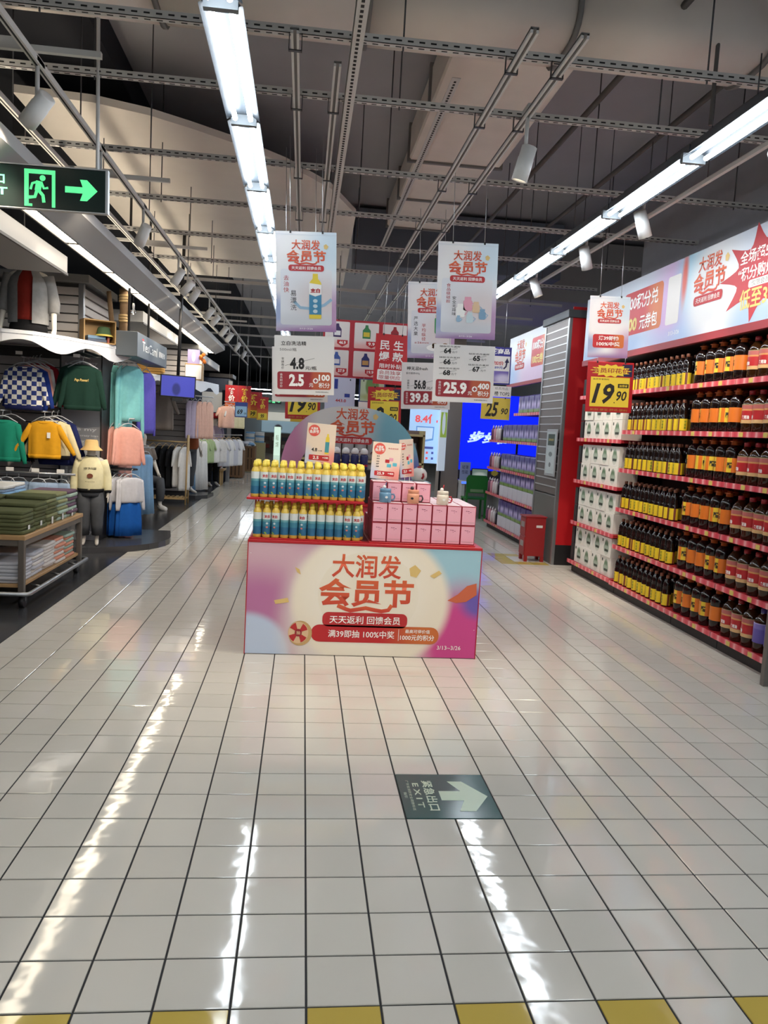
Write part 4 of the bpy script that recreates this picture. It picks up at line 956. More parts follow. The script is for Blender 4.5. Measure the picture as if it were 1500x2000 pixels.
text(bd, '全场超500款', 3.47, 0.49, 0.58, 0.1, MATS['ink_white'], 2, 0.018); text(bd, '“积分购爆款”', 3.47, 0.37, 0.6, 0.1, MATS['ink_white'], 2, 0.018); text(bd, '低至3折', 3.47, 0.18, 0.5, 0.15, MATS['ink_cream'], 2, 0.018)
flat(bd, 'small_pill', [rrect(3.47, 0.285, 0.3, 0.055, 0.02)], MATS['ink_white'], 2); text(bd, '仅限会员', 3.47, 0.285, 0.22, 0.04, MATS['ink_grey'], 3, 0)

# pillar with slats, red return, fire box
t = thing('pillar', 'square pillar clad in steel slats with a red side', 'pillar', (3.04, 7.25, 0))
MB().box(0.02, 0.02, 0, 0.72, 0.93, 3.0).build('core', mat('pillar_grey', (104, 100, 96), 0.5, noise=0.1), t)
MB().box(0.02, 0.0, 0.25, 0.72, 0.018, 3.12).build('red_panel', mat('panel_red', (190, 20, 28), 0.45), t); MB().box(0.02, -0.004, 0, 0.72, 0.018, 0.25).build('black_plinth', plinth_m, t)
sm_ = mat('slat_steel', (118, 108, 104), 0.45, 0.4)
slm = MB().box(-0.008, 0.04, 0, 0.018, 0.9, 0.082).mesh('slat', sm_); ed = MB().box(-0.014, 0.04, 0, 0.018, 0.9, 0.014).mesh('slat_edge', mat('slat_edge', (206, 206, 206), 0.35, 0.5))
for i in range(22):
    o = place('slat', slm, t, (0, 0, 0.86 + i * 0.097)); place('slat_edge', ed, o, (0, 0, 0.082))
MB().cbox(-0.012, 0.02, 0, 0.02, 0.93, 0.84, 0.003).build('lower_panel', mat('zinc', (120, 118, 114), 0.4, 0.5), t)
for y in (0.0, 0.9): MB().cbox(-0.02, y, 0, 0.025, y + 0.045, 3.0, 0.004).build('corner_post', MATS['steel'], t)
MB().cbox(-0.05, -0.04, 2.99, 0.3, 0.97, 3.08, 0.004).build('cap_rail', mat('cap_grey', (72, 76, 80), 0.5), t)
nb = thing('notice_board', 'framed paper notice on the slatted pillar', 'notice', (3.0, 7.52, 1.1)); nb.rotation_euler = (0, 0, -PI / 2)
MB().cbox(-0.2, 0, -0.02, 0.2, 0.012, 0.56, 0.003).build('frame', MATS['alu'], nb)
flat(nb, 'paper', [rect(-0.17, 0.01, 0.17, 0.53)], mat('notice_paper', (190, 200, 200), 0.5), 1); flat(nb, 'dark_header', [rect(-0.13, 0.36, 0.13, 0.5)], mat('notice_dark', (60, 76, 66), 0.5), 2)
text(nb, '消防安全告示', 0, 0.43, 0.2, 0.03, MATS['ink_cream'], 3, 0); flat(nb, 'diagram', [ellipse(0, 0.25, 0.07, 0.03), ellipse(0, 0.12, 0.04, 0.03)], mat('notice_mark', (120, 128, 128), 0.5), 2)
t = thing('fire_box', 'small red fire equipment cabinet standing before the pillar', 'fire cabinet', (2.86, 7.42, 0))
MB().cbox(-0.13, 0, 0.07, 0.12, 0.24, 0.555, 0.004).build('body', mat('fire_red', (150, 26, 30), 0.4), t)
for z in (0.085, 0.325):
    dr = MB().cbox(-0.138, 0.01, z, -0.13, 0.23, z + 0.22, 0.002).build('door', MATS['fire_red'], t)
    MB().box(-0.140, 0.05, z + 0.1, -0.138, 0.19, z + 0.17).build('label_plate', mat('plate_grey', (150, 140, 138), 0.4), dr)
MB().cbox(-0.145, -0.01, 0.555, 0.13, 0.25, 0.572, 0.003).build('lid', MATS['fire_red'], t)
MB().box(0.0, -0.002, 0.43, 0.08, 0.0, 0.46).build('white_label', MATS['board_white'], t)
for x in (-0.13, 0.08):
    for y in (0.0, 0.2): MB().box(x, y, 0, x + 0.04, y + 0.04, 0.07).build('foot', MATS['fire_red'], t)

# far shelving beyond the pillar
FH = [0.12, 0.60, 1.02, 1.47, 1.885]
gondola(8.22, 9.55, FH, 'far red edged shelving unit with purple packs', X=3.05, top=2.33)
gondola(9.56, 11.0, FH[:4], 'far open shelving unit with pump bottles and purple packs', X=3.05, back=False, top=1.6)
pk = MB().cbox(0, -0.125, 0, 0.2, 0.125, 0.25, 0.012).mesh('tissue_pack', print_mat('pack_print', (106, 88, 168), [((190, 176, 214), 0.3, 0.55, 2, 0.25, 0.7), ((70, 54, 120), 0.5, 0.8, 2, 0.2, 0.7), ((120, 150, 70), 0.5, 0.1, 2, 0.12, 0.6)], 0.3))
wp = MB().cbox(0, -0.125, 0, 0.2, 0.125, 0.17, 0.004).mesh('pale_pack', mat('pack_white', (204, 200, 208), 0.4))
fg = MB(); fg.add([(-0.001, 0.03 * math.cos(a), 0.13 + 0.07 * math.sin(a)) for a in [2 * PI * i / 12 for i in range(12)]], [tuple(range(12))[::-1]]); fg_me = fg.mesh('figure_print', mat('pack_dark', (64, 48, 110), 0.4))
P_t = None
for li, h in enumerate(FH):
    for i in range(8 if li < 4 else 7):
        y = 10.05 - i * 0.26
        if li == 4 and y > 9.5: continue
        lab = '%s purple tissue pack from the left on the %s far shelf' % (ORD[i], LVW[li])
        z = h + 0.001
        if li in (0, 1):
            tag(place('pale_pack', wp, None, (3.07, y, z)), '%s pale pack from the left on the %s far shelf' % (ORD[i], LVW[li]), 'pack', 'pale packs on the far shelving'); z += 0.171
        if P_t is None:
            P_t = tag(place('tissue_pack', pk, None, (3.07, y, z)), lab, 'pack', 'purple packs on the far shelving'); place('figure_print', fg_me, P_t)
        else: copy_tree(P_t, (3.07, y, z), 0, lab)
pb = {}
for nm, c in (('mauve', (120, 70, 100)), ('white', (214, 206, 206)), ('pink', (208, 150, 160)), ('dark', (34, 30, 44))):
    pb[nm] = (MB().lathe([(0.03, 0), (0.034, 0.004), (0.034, 0.16), (0.026, 0.185), (0.012, 0.195), (0.012, 0.21)], 10).mesh('body', mat('pump_' + nm, c, 0.3)), MB().lathe([(0.014, 0.2), (0.014, 0.225), (0.006, 0.226), (0.006, 0.245)], 8).mesh('pump_cap', mat('pumpcap_' + nm, (225, 215, 215) if nm != 'dark' else (50, 46, 60), 0.3)))
for li in range(4):
    for i in range(9):
        nm = ('mauve', 'mauve', 'pink', 'white', 'white', 'pink', 'white', 'dark', 'dark')[i]
        t = thing('pump_bottle', '%s pump bottle from the left on the %s far shelf' % (ORD[i], LVW[li]), 'bottle', (3.10 + (i % 2) * 0.03, 10.94 - i * 0.082, FH[li] + 0.001), 0, 'pump bottles on the far shelving')
        place('body', pb[nm][0], t); place('cap', pb[nm][1], t)
t = thing('header_banner', 'festival banner above the far shelving beyond the pillar', 'banner', (3.05, 10.05, 2.34), -PI / 2)
bd = MB().box(0, 0, 0, 1.85, 0.02, 0.70).build('banner_board', MATS['print_banner_far'], t); MB().box(0, -0.01, -0.05, 1.85, 0.03, 0).build('red_rail', MATS['rail_red'], t)
title(bd, 0.62, 0.62, 0.55); flat(bd, 'coupon_band', [rrect(1.55, 0.38, 0.7, 0.40, 0.05)], MATS['band_red'], 1); text(bd, '100积分', 1.5, 0.47, 0.5, 0.13, MATS['ink_white'], 2, 0.04); text(bd, '100元券', 1.5, 0.28, 0.5, 0.13, MATS['ink_cream'], 2, 0.04)

# ------------------------------------------------------------------ purple product sign and 25.90
t = thing('hanging_sign', 'blue and white hanging product sign with laundry picture and arrow', 'sign', (2.40, 8.0, 2.20)); t.rotation_euler = (0, -0.01, 0)
bd = MB().box(-0.24, 0, 0, 0.145, 0.006, 0.475).build('sign_board', mat('sign_navy', (46, 44, 130), 0.45), t)
flat(bd, 'white_area', [rect(-0.23, 0.02, 0.13, 0.36)], MATS['board_white'], 1); text(bd, '宝藏商品', -0.04, 0.42, 0.32, 0.07, MATS['ink_white'], 1, 0.03); text(bd, '不加价', -0.05, 0.27, 0.2, 0.05, MATS['ink_red'], 2, 0.02); text(bd, '到1.89元', -0.06, 0.215, 0.2, 0.04, MATS['ink_blue'], 2, 0.02)
flat(bd, 'picture', [rect(-0.22, 0.03, 0.12, 0.17)], print_mat('laundry_pic', (110, 96, 170), [((200, 194, 220), 0.8, 0.3, 0.3, 0.4, 0.6)]), 2)
flat(bd, 'arrow', ribbon([(0.05, 0.2), (0.08, 0.23), (0.09, 0.29)], 0.02) + [[(0.06, 0.28), (0.12, 0.28), (0.092, 0.34)]], MATS['ink_navy'], 2); hang(t, (-0.15, 0.05), 0.475, 1.28)
t = thing('price_sign', 'yellow 25.90 price sign under the blue product sign', 'price sign', (2.38, 8.0, 1.75))
bd = MB().box(-0.19, 0, 0, 0.19, 0.006, 0.28).build('sign_board', mat('paper_yellow', (206, 182, 70), 0.5), t); text(bd, '25', -0.05, 0.13, 0.17, 0.19, MATS['ink_black'], 1, 0.03, 0.2); text(bd, '90', 0.12, 0.11, 0.09, 0.08, MATS['ink_black'], 1, 0.02, 0.2)
flat(t, 'rank_strip', [rect(-0.06, 0.29, 0.19, 0.43)], MATS['board_white'], 1); text(t, '榜 TOP2', 0.07, 0.335, 0.2, 0.055, MATS['ink_black'], 2, 0.01); text(t, '纸类用品', 0.06, 0.40, 0.17, 0.035, MATS['ink_grey'], 2, 0); hang(t, (-0.12, 0.12), 0.28, 0.46)

# ------------------------------------------------------------------ second island with arch
t = thing('display_stand', 'second display stand behind the first, carrying the festival arch', 'display stand', (0.42, 5.6, 0))
MB().box(-0.72, 0.0, 0.0, 0.78, 1.3, 0.78).build('body', stand_m, t); MB().cbox(-0.74, -0.02, 0.78, 0.80, 1.32, 0.80, 0.003).build('top_board', MATS['paint_red'], t)
t = thing('festival_arch', 'printed festival arch standing on the second display', 'arch', (0.42, 6.0, 0.80))
n = 24; outer = []; inner = []
for i in range(n + 1):
    a = PI * i / n; ca, sa = math.cos(a), math.sin(a)
    sg = lambda v: (1 if v > 0 else -1)
    outer.append((-0.715 * sg(ca) * abs(ca) ** 0.85, 0.22 + 0.735 * sa ** 0.85)); inner.append((-0.53 * sg(ca) * abs(ca) ** 0.9, 0.22 + 0.43 * sa ** 0.8))
outer = [(-0.715, 0)] + outer + [(0.715, 0)]; inner = [(-0.53, 0)] + inner + [(0.53, 0)]
b = MB(); m_ = len(outer)
b.add([(x, 0, z) for x, z in outer] + [(x, 0, z) for x, z in inner] + [(x, 0.03, z) for x, z in outer] + [(x, 0.03, z) for x, z in inner],
      [(i, i + m_, i + 1 + m_, i + 1) for i in range(m_ - 1)] + [(i + 2 * m_, i + 1 + 2 * m_, i + 1 + 3 * m_, i + 3 * m_) for i in range(m_ - 1)] + [(i, i + 1, i + 1 + 2 * m_, i + 2 * m_) for i in range(m_ - 1)] + [(i + m_, i + 3 * m_, i + 1 + 3 * m_, i + 1 + m_) for i in range(m_ - 1)])
bd = b.build('arch_board', MATS['print_arch'], t)
title(bd, 0.0, 0.935, 0.46, True)
for s in (-0.62, 0.62): MB().box(s - 0.08, 0.03, 0, s + 0.08, 0.2, 0.012).build('foot', plinth_m, t)
lbx = MB().cbox(-0.065, 0, 0, 0.065, 0.13, 0.12, 0.002).mesh('blue_carton', mat('carton_blue', (140, 170, 178), 0.5))
lpr = MB().add([(0.03 * math.cos(a), -0.0008, 0.055 + 0.03 * math.sin(a)) for a in [2 * PI * i / 14 for i in range(14)]], [tuple(range(14))]).mesh('round_print', mat('carton_round', (206, 208, 206), 0.5))
P_b = None
for lay in range(2):
    for j in range(2):
        for i in range(4):
            lab = '%s pale blue carton from the left, %s layer, %s row' % (ORD[i], 'upper' if lay else 'lower', 'front' if j == 0 else 'back')
            loc = (0.74 + i * 0.133, 5.66 + j * 0.14, 0.80 + lay * 0.1215)
            if P_b is None: P_b = tag(place('blue_carton', lbx, None, loc), lab, 'box', 'pale blue cartons on the second display'); place('round_print', lpr, P_b)
            else: copy_tree(P_b, loc, 0, lab)
t = thing('ceramic_jar', 'white round ceramic jar with red patch on pale blue cartons', 'jar', (1.09, 5.75, 1.044))
MB().lathe([(0.05, 0), (0.07, 0.01), (0.083, 0.05), (0.08, 0.09), (0.06, 0.12), (0.03, 0.135), (0, 0.138)], 18, cap=(True, False)).build('body', mat('ceramic_white', (222, 216, 208), 0.25), t)
MB().lathe([(0, -0.002), (0.022, 0.0), (0.022, 0.012), (0, 0.016)], 10, cap=(False, False)).build('lid_knob', MATS['mug_160_30_44'], t).location = (0, 0, 0.136)
MB().tube([(0.02, -0.079, 0.03), (0.035, -0.077, 0.055), (0.03, -0.073, 0.085)], 0.012, 8).build('red_patch', MATS['mug_160_30_44'], t)
bt_b = MB().lathe([(0.036, 0), (0.04, 0.01), (0.04, 0.13), (0.03, 0.15)], 12).mesh('body', mat('navy_bottle', (40, 46, 96), 0.35)); bt_c = MB().lathe([(0.034, 0.15), (0.04, 0.16), (0.036, 0.19), (0.018, 0.21), (0, 0.212)], 12, cap=(True, False)).mesh('cap', mat('cap_white', (222, 220, 220), 0.35))
bt_s = MB().lathe([(0.0406, 0.03), (0.0406, 0.05)], 12, cap=(False, False)).mesh('red_band', MATS['paint_red'])
rsr = tag(MB().cbox(0.1, 5.78, 0.80, 0.62, 6.2, 1.13, 0.003).build('riser_box', plinth_m), 'dark riser box on the second display under the navy bottles', 'box')
for i in range(5):
    t = thing('navy_bottle', '%s navy bottle with white domed cap under the arch' % ORD[i], 'bottle', (0.17 + i * 0.092, 5.83, 1.131), 0, 'navy bottles under the arch')
    place('body', bt_b, t); place('cap', bt_c, t); place('red_band', bt_s, t)
for i in range(4):
    tag(MB().cbox(-0.30 + i * 0.1, 5.7, 0.801, -0.21 + i * 0.1, 5.95, 1.0 + 0.03 * (i % 2), 0.01).build('dark_pack', mat('pack_black', (24, 24, 34), 0.4)), '%s dark pack from the left beside the left arch foot' % ORD[i], 'pack', 'dark packs on the second display')

# shelves with pouches seen through the arch
t = thing('shelving_unit', 'low cream shelving unit with pouches behind the arch', 'shelf', (0.6, 8.4, 0))
for z in (0.5, 0.85, 1.12, 1.5): MB().cbox(-0.72, 0, z - 0.03, 0.95, 0.4, z, 0.003).build('shelf_board', mat('shelf_cream', (176, 164, 120), 0.5), t)
MB().box(-0.72, 0.4, 0, 0.95, 0.43, 1.55).build('back_panel', mat('shelf_back', (120, 100, 96), 0.6), t)
for x in (-0.72, 0.92): MB().box(x, 0, 0, x + 0.03, 0.43, 1.55).build('side_panel', MATS['shelf_cream'], t)
pou = MB().loft([[(sx * 0.075 * w, sy * 0.03 * d, z) for sx, sy in ((-1, -1), (0, -1.25), (1, -1), (1, 1), (0, 1.25), (-1, 1))] for z, w, d in ((0, 1, 1), (0.06, 1.02, 1.3), (0.2, 0.98, 0.9), (0.26, 1.0, 0.15))]).mesh('pouch', mat('pouch_grey', (150, 148, 148), 0.35))
pop = MB().add([(0.035 * math.cos(a), -0.043, 0.09 + 0.03 * math.sin(a)) for a in [2 * PI * i / 12 for i in range(12)]], [tuple(range(12))]).mesh('round_print', mat('pouch_maroon', (96, 52, 56), 0.5))
P_p = None
for zi, z in enumerate((1.12, 0.85)):
    for i in range(9):
        lab = '%s grey snack pouch from the left on the %s shelf behind the arch' % (ORD[i], 'upper' if zi == 0 else 'lower')
        loc = (0.02 + i * 0.168, 8.46, z + 0.001)
        if P_p is None: P_p = tag(place('snack_pouch', pou, None, loc), lab, 'pouch', 'snack pouches behind the arch'); place('round_print', pop, P_p)
        else: copy_tree(P_p, loc, 0, lab)
for i in range(5):
    tag(MB().cbox(0.72 + i * 0.09, 8.5, 1.501, 0.78 + i * 0.09, 8.62, 1.74, 0.006).build('shampoo_bottle', mat('shampoo_%d' % i, ((70, 60, 70), (190, 190, 196), (90, 80, 96), (200, 198, 200), (60, 56, 64))[i], 0.3)), '%s slim pack from the left on the top of the pouch shelving' % ORD[i], 'pack', 'slim packs above the pouches')

# ------------------------------------------------------------------ red product poster hanging behind the signs
t = thing('product_poster', 'large red hanging poster with a grid of six product pictures', 'poster', (0.62, 7.0, 2.10)); t.rotation_euler = (0, -0.005, 0)
bd = MB().box(-0.52, 0, 0, 0.44, 0.01, 0.645).build('poster_board', mat('poster_red', (170, 34, 48), 0.45), t)
pp = print_mat('cell_print', (222, 216, 212), [((226, 176, 170), 0.5, 0.0, 1.0, 0.2, 0.8)])
cells = [(-0.36, 0.48, '46.9'), (-0.03, 0.48, '9.9'), (0.29, 0.48, '29.9'), (-0.36, 0.165, '37.9'), (-0.03, 0.165, '19.9'), (0.29, 0.165, '15.9')]
prod = [((60, 40, 90), (225, 225, 225)), ((60, 130, 80), (210, 190, 60)), ((150, 30, 40), (60, 40, 40)), ((60, 90, 160), (220, 220, 225)), ((40, 50, 110), (190, 150, 90)), ((180, 150, 60), (220, 220, 220))]
for i, (x, z, s) in enumerate(cells):
    flat(bd, 'picture_cell', [rrect(x, z, 0.275, 0.285, 0.012)], pp, 1)
    c1 = mat('prodA_%d' % i, prod[i][0], 0.4); c2 = mat('prodB_%d' % i, prod[i][1], 0.4)
    flat(bd, 'product_picture', [[(x - 0.045, z - 0.03), (x + 0.045, z - 0.03), (x + 0.045, z + 0.06), (x + 0.02, z + 0.09), (x + 0.015, z + 0.12), (x - 0.015, z + 0.12), (x - 0.02, z + 0.09), (x - 0.045, z + 0.06)]], c1, 2)
    flat(bd, 'product_picture_label', [rect(x - 0.035, z - 0.01, x + 0.035, z + 0.04)], c2, 3)
    flat(bd, 'price_arrow', [[(x + 0.0, z - 0.06), (x + 0.12, z - 0.06), (x + 0.12, z - 0.1), (x + 0.06, z - 0.135), (x + 0.0, z - 0.1)]], MATS['ink_red'], 2); text(bd, s, x + 0.06, z - 0.088, 0.075, 0.035, MATS['ink_white'], 3, 0.03)
hang(t, (-0.35, 0.3), 0.645, 1.4)
t = thing('leaflet_poster', 'pale blue hanging poster with prices below the red product poster', 'poster', (0.33, 6.98, 1.70))
bd = MB().box(-0.18, 0, 0, 0.16, 0.008, 0.4).build('poster_board', mat('poster_pale', (196, 204, 226), 0.45), t)
text(bd, '443.0', 0.0, 0.14, 0.12, 0.035, MATS['ink_red'], 1, 0.02); flat(bd, 'picture', [rect(-0.08, 0.27, -0.04, 0.38), rect(0.04, 0.18, 0.1, 0.22)], MATS['ink_blue'], 1); hang(t, (-0.1, 0.1), 0.38, 0.4)
t = thing('lotion_poster', 'green framed hanging poster with a lotion pack picture', 'poster', (0.68, 6.96, 1.68))
bd = MB().box(-0.15, 0, 0, 0.15, 0.008, 0.42).build('poster_board', mat('poster_navyframe', (60, 76, 130), 0.45), t)
flat(bd, 'picture', [rect(-0.135, 0.17, 0.135, 0.41)], print_mat('lotion_pic', (190, 214, 180), [((110, 150, 90), 0.5, 0.7, 0.28, 0.55, 0.15), ((170, 190, 130), 0.5, 0.2, 0.5, 0.15, 0.5)]), 1); flat(bd, 'white_strip', [rect(-0.148, 0.0, 0.148, 0.16)], MATS['ink_white'], 1); text(bd, '买满100送30', 0, 0.055, 0.25, 0.04, mat('ink_magenta', (190, 70, 140), 0.5), 2, 0.02); hang(t, (-0.1, 0.1), 0.4, 0.43)

# ------------------------------------------------------------------ electronics corner
t = thing('light_box_poster', 'lit pale blue poster reading 8.4 beside the grey pillar', 'light box', (2.1, 12.0, 0.98))
bd = MB().cbox(-0.28, 0, 0, 0.28, 0.06, 0.97, 0.004).build('box', mat('lightbox_blue', (170, 205, 245), 0.4, emit=0.55), t)
text(bd, '8.4亿', 0.02, 0.80, 0.42, 0.17, mat('ink_coral', (235, 96, 96), 0.5, emit=0.5), 1, 0.04)
flat(bd, 'screen_picture', [[(-0.15, 0.35), (0.16, 0.42), (0.17, 0.66), (-0.16, 0.66)]], mat('pic_blue', (110, 160, 215), 0.4, emit=0.4), 1); flat(bd, 'screen_picture_inner', [[(-0.13, 0.39), (0.14, 0.45), (0.15, 0.64), (-0.14, 0.64)]], mat('pic_pale', (196, 220, 245), 0.4, emit=0.5), 2)
flat(bd, 'caption_strip', [rect(-0.17, 0.26, 0.17, 0.30)], mat('pic_navy', (80, 96, 170), 0.4, emit=0.3), 1)
for i in range(8): flat(bd, 'app_icon', [rect(-0.16 + (i % 4) * 0.1, 0.17 - (i // 4) * 0.1, -0.12 + (i % 4) * 0.1, 0.21 - (i // 4) * 0.1)], MATS[('ink_cyan', 'pic_navy', 'ink_coral', 'pic_navy')[i % 4]], 1)
MB().box(-0.03, 0.02, -0.98, 0.03, 0.06, 0).build('stand', plinth_m, t)
t = thing('light_sign', 'narrow white lit panel with green art on the grey pillar side', 'light box', (2.42, 11.9, 0.86), 0.6)
bd = MB().cbox(-0.09, 0, 0, 0.09, 0.03, 1.1, 0.003).build('box', mat('panel_lit', (210, 224, 240), 0.4, emit=0.4), t); flat(bd, 'green_art', [rect(-0.08, 0.6, 0.08, 1.05)], mat('art_green', (170, 200, 90), 0.4, emit=0.3), 1); flat(bd, 'white_art', [ellipse(0, 0.85, 0.04, 0.2)], MATS['panel_lit'], 2); MB().box(-0.02, 0.02, -0.86, 0.02, 0.03, 0).build('leg', plinth_m, t)
structure(MB().box(2.5, 12.5, 0, 2.86, 12.9, 4.5).build('wall_column', mat('column_taupe', (128, 116, 108), 0.7)), 'taupe square column beside the blue screen', 'column')
t = thing('led_screen', 'large bright blue video wall with white characters', 'screen', (3.95, 13.2, 0.84))
bd = MB().cbox(-1.05, 0, 0, 1.05, 0.08, 1.5, 0.004).build('screen', mat('led_blue', (0, 30, 240), 0.4, emit=1.0), t)
text(bd, '步步高', -0.33, 0.66, 0.95, 0.24, mat('led_white', (200, 230, 255), 0.5, emit=0.9), 1, 0.04, 0.3)
MB().box(-1.05, 0.02, -0.84, 1.05, 0.1, 0).build('base', mat('screen_base', (70, 66, 64), 0.6), t)
t = thing('counter_desk', 'white display counter under the blue screen', 'desk', (3.15, 12.2, 0))
MB().cbox(-0.28, -0.02, 0.62, 0.55, 0.6, 0.68, 0.004).build('desk_top', MATS['paint_white'], t); MB().box(-0.26, 0.5, 0, 0.53, 0.58, 0.62).build('modesty_panel', MATS['paint_white'], t)
for x in (-0.27, 0.47): MB().box(x, 0, 0, x + 0.06, 0.5, 0.62).build('side_panel', MATS['paint_white'], t)
flat(t, 'blue_edge_light', [rect(-0.28, 0.63, -0.05, 0.67)], mat('edge_led', (70, 110, 255), 0.4, emit=1.5), 1, -0.02)
t = thing('laptop', 'open black laptop on the white counter', 'laptop', (3.27, 12.35, 0.68))
MB().cbox(-0.16, -0.08, 0, 0.16, 0.12, 0.015, 0.003).build('keyboard_base', MATS['plastic_black'], t); sc_ = MB().cbox(-0.16, 0.12, 0.015, 0.16, 0.13, 0.23, 0.003).build('screen_lid', MATS['plastic_black'], t); flat(sc_, 'display', [rect(-0.145, 0.035, 0.145, 0.215)], print_mat('laptop_display', (120, 140, 130), [((190, 200, 190), 0.5, 0.4, 0.4, 0.3, 0.5)], 0.3, 0.4), 1, 0.12)
t = thing('spec_sign', 'pale product specification sign standing left of the laptop', 'sign', (2.98, 12.45, 0.68)); MB().cbox(-0.1, 0, 0, 0.1, 0.008, 0.34, 0.002).build('card', mat('spec_card', (150, 160, 200), 0.5), t); text(t, '轻薄\n性能', 0, 0.2, 0.12, 0.16, MATS['ink_navy'], 1, 0.0)
t = thing('star_tag', 'small yellow burst price tag standing on the counter', 'price tag', (3.50, 12.25, 0.68)); b = MB(); b.prism(star(0, 0.17, 0.075, 0.06, 10, 0.75), 0, 0.004); b.build('tag', MATS['paper_yellow'], t); MB().tube([(0, 0.002, 0), (0, 0.002, 0.13)], 0.003, 6).build('stem', MATS['wire'], t); MB().cbox(-0.05, 0.02, 0, 0.05, 0.1, 0.06, 0.004).build('base', MATS['paint_white'], t)
t = thing('plastic_chair', 'green plastic chair in front of the white counter', 'chair', (3.06, 11.75, 0))
gm = mat('chair_green', (26, 110, 40), 0.4)
MB().cbox(-0.2, 0, 0.38, 0.2, 0.38, 0.41, 0.008).build('seat', gm, t)
MB().prism([(-0.19, 0.5), (0.19, 0.5), (0.2, 0.76), (0.16, 0.82), (-0.16, 0.82), (-0.2, 0.76)], -0.04, -0.02).build('backrest', gm, t); MB().box(-0.12, -0.043, 0.52, 0.12, -0.04, 0.57).build('back_label', mat('chair_label', (120, 150, 110), 0.5), t)
for x in (-0.19, 0.155):
    for y in (-0.03, 0.33): MB().box(x, y, 0, x + 0.035, y + 0.035, 0.39 if y > 0 else 0.54).build('leg', gm, t)

# ------------------------------------------------------------------ far store front
t = thing('store_front', 'bright shop front at the far end of the left aisle', 'shop front', (-0.6, 40, 0))
MB().box(-2.6, 0.3, 0, 2.2, 0.4, 3.2).build('wall_panel', mat('far_white', (206, 212, 214), 0.6), t)
MB().box(-1.6, 0.0, 1.72, -0.2, 0.05, 2.15).build('white_sign', mat('far_sign', (230, 228, 214), 0.5, emit=0.5), t); MB().box(-0.2, 0.0, 1.72, 0.8, 0.05, 2.15).build('yellow_sign', mat('far_yellow', (214, 176, 60), 0.5, emit=0.25), t)
MB().box(-1.7, 0.05, 1.1, 0.8, 0.1, 1.7).build('picture_strip', print_mat('far_strip', (176, 206, 222), [((70, 60, 66), 0.35, 0.4, 0.08, 0.3, 0.3), ((120, 60, 66), 0.8, 0.4, 0.1, 0.3, 0.3)], 0.5, 0.3), t)
MB().box(-1.7, 0.1, 0, 0.9, 0.2, 1.05).build('dark_shelf', mat('far_shelf', (120, 104, 92), 0.7), t)
for i in range(10):
    MB().box(-1.6 + (i % 5) * 0.5, 0.02, 0.25 + 0.4 * (i // 5), -1.25 + (i % 5) * 0.5, 0.1, 0.45 + 0.4 * (i // 5)).build('goods', mat('far_goods_%d' % (i % 4), ((150, 60, 50), (90, 70, 60), (190, 180, 160), (70, 70, 80))[i % 4], 0.6), t)
t = thing('light_column', 'narrow vertical lit sign column at the far end of the aisle', 'light box', (-1.35, 37, 0)); MB().cbox(-0.16, 0, 0, 0.16, 0.2, 1.4, 0.01).build('lit_face', mat('far_lit', (206, 232, 214), 0.5, emit=0.9), t); text(t, '精品\n女鞋', 0, 0.7, 0.14, 0.6, mat('far_gold', (170, 150, 60), 0.5), 2, 0.0)
t = thing('exit_sign', 'tiny far green exit sign above the end of the aisle', 'exit sign', (-0.92, 20, 2.09)); MB().cbox(-0.22, 0, 0, 0.2, 0.04, 0.13, 0.004).build('sign_face', MATS['exit_dark_green'], t)
text(t, '出口', -0.13, 0.065, 0.1, 0.06, eg, 2, 0.03); flat(t, 'pictogram', [rect(-0.05, 0.02, 0.03, 0.11)], eg, 2); flat(t, 'arrow', [[(0.06, 0.055), (0.12, 0.055), (0.12, 0.03), (0.18, 0.065), (0.12, 0.1), (0.12, 0.075), (0.06, 0.075)]], eg, 2); MB().tube([(0, 0.02, 0.13), (0, 0.02, 2.47)], 0.01, 6).build('pole', MATS['paint_white'], t)
for i in range(6):
    tt = thing('ceiling_lamp', '%s bright transverse lamp over the far shop front' % ORD[i], 'ceiling lamp', (-3.2 + (i % 3) * 2.2, 30 + 4 * (i // 3), 2.9), 0, 'lamps over the far shop front')
    MB().box(0, 0, 0, 1.8, 0.1, 0.05).build('tray', tray_m, tt); MB().tube([(0.05, 0.05, -0.01), (1.75, 0.05, -0.01)], 0.02, 6).build('tube', tube_e, tt); MB().tube([(0.9, 0.05, 0.05), (0.9, 0.05, 1.5)], 0.006, 5).build('suspension_wire', MATS['wire'], tt)

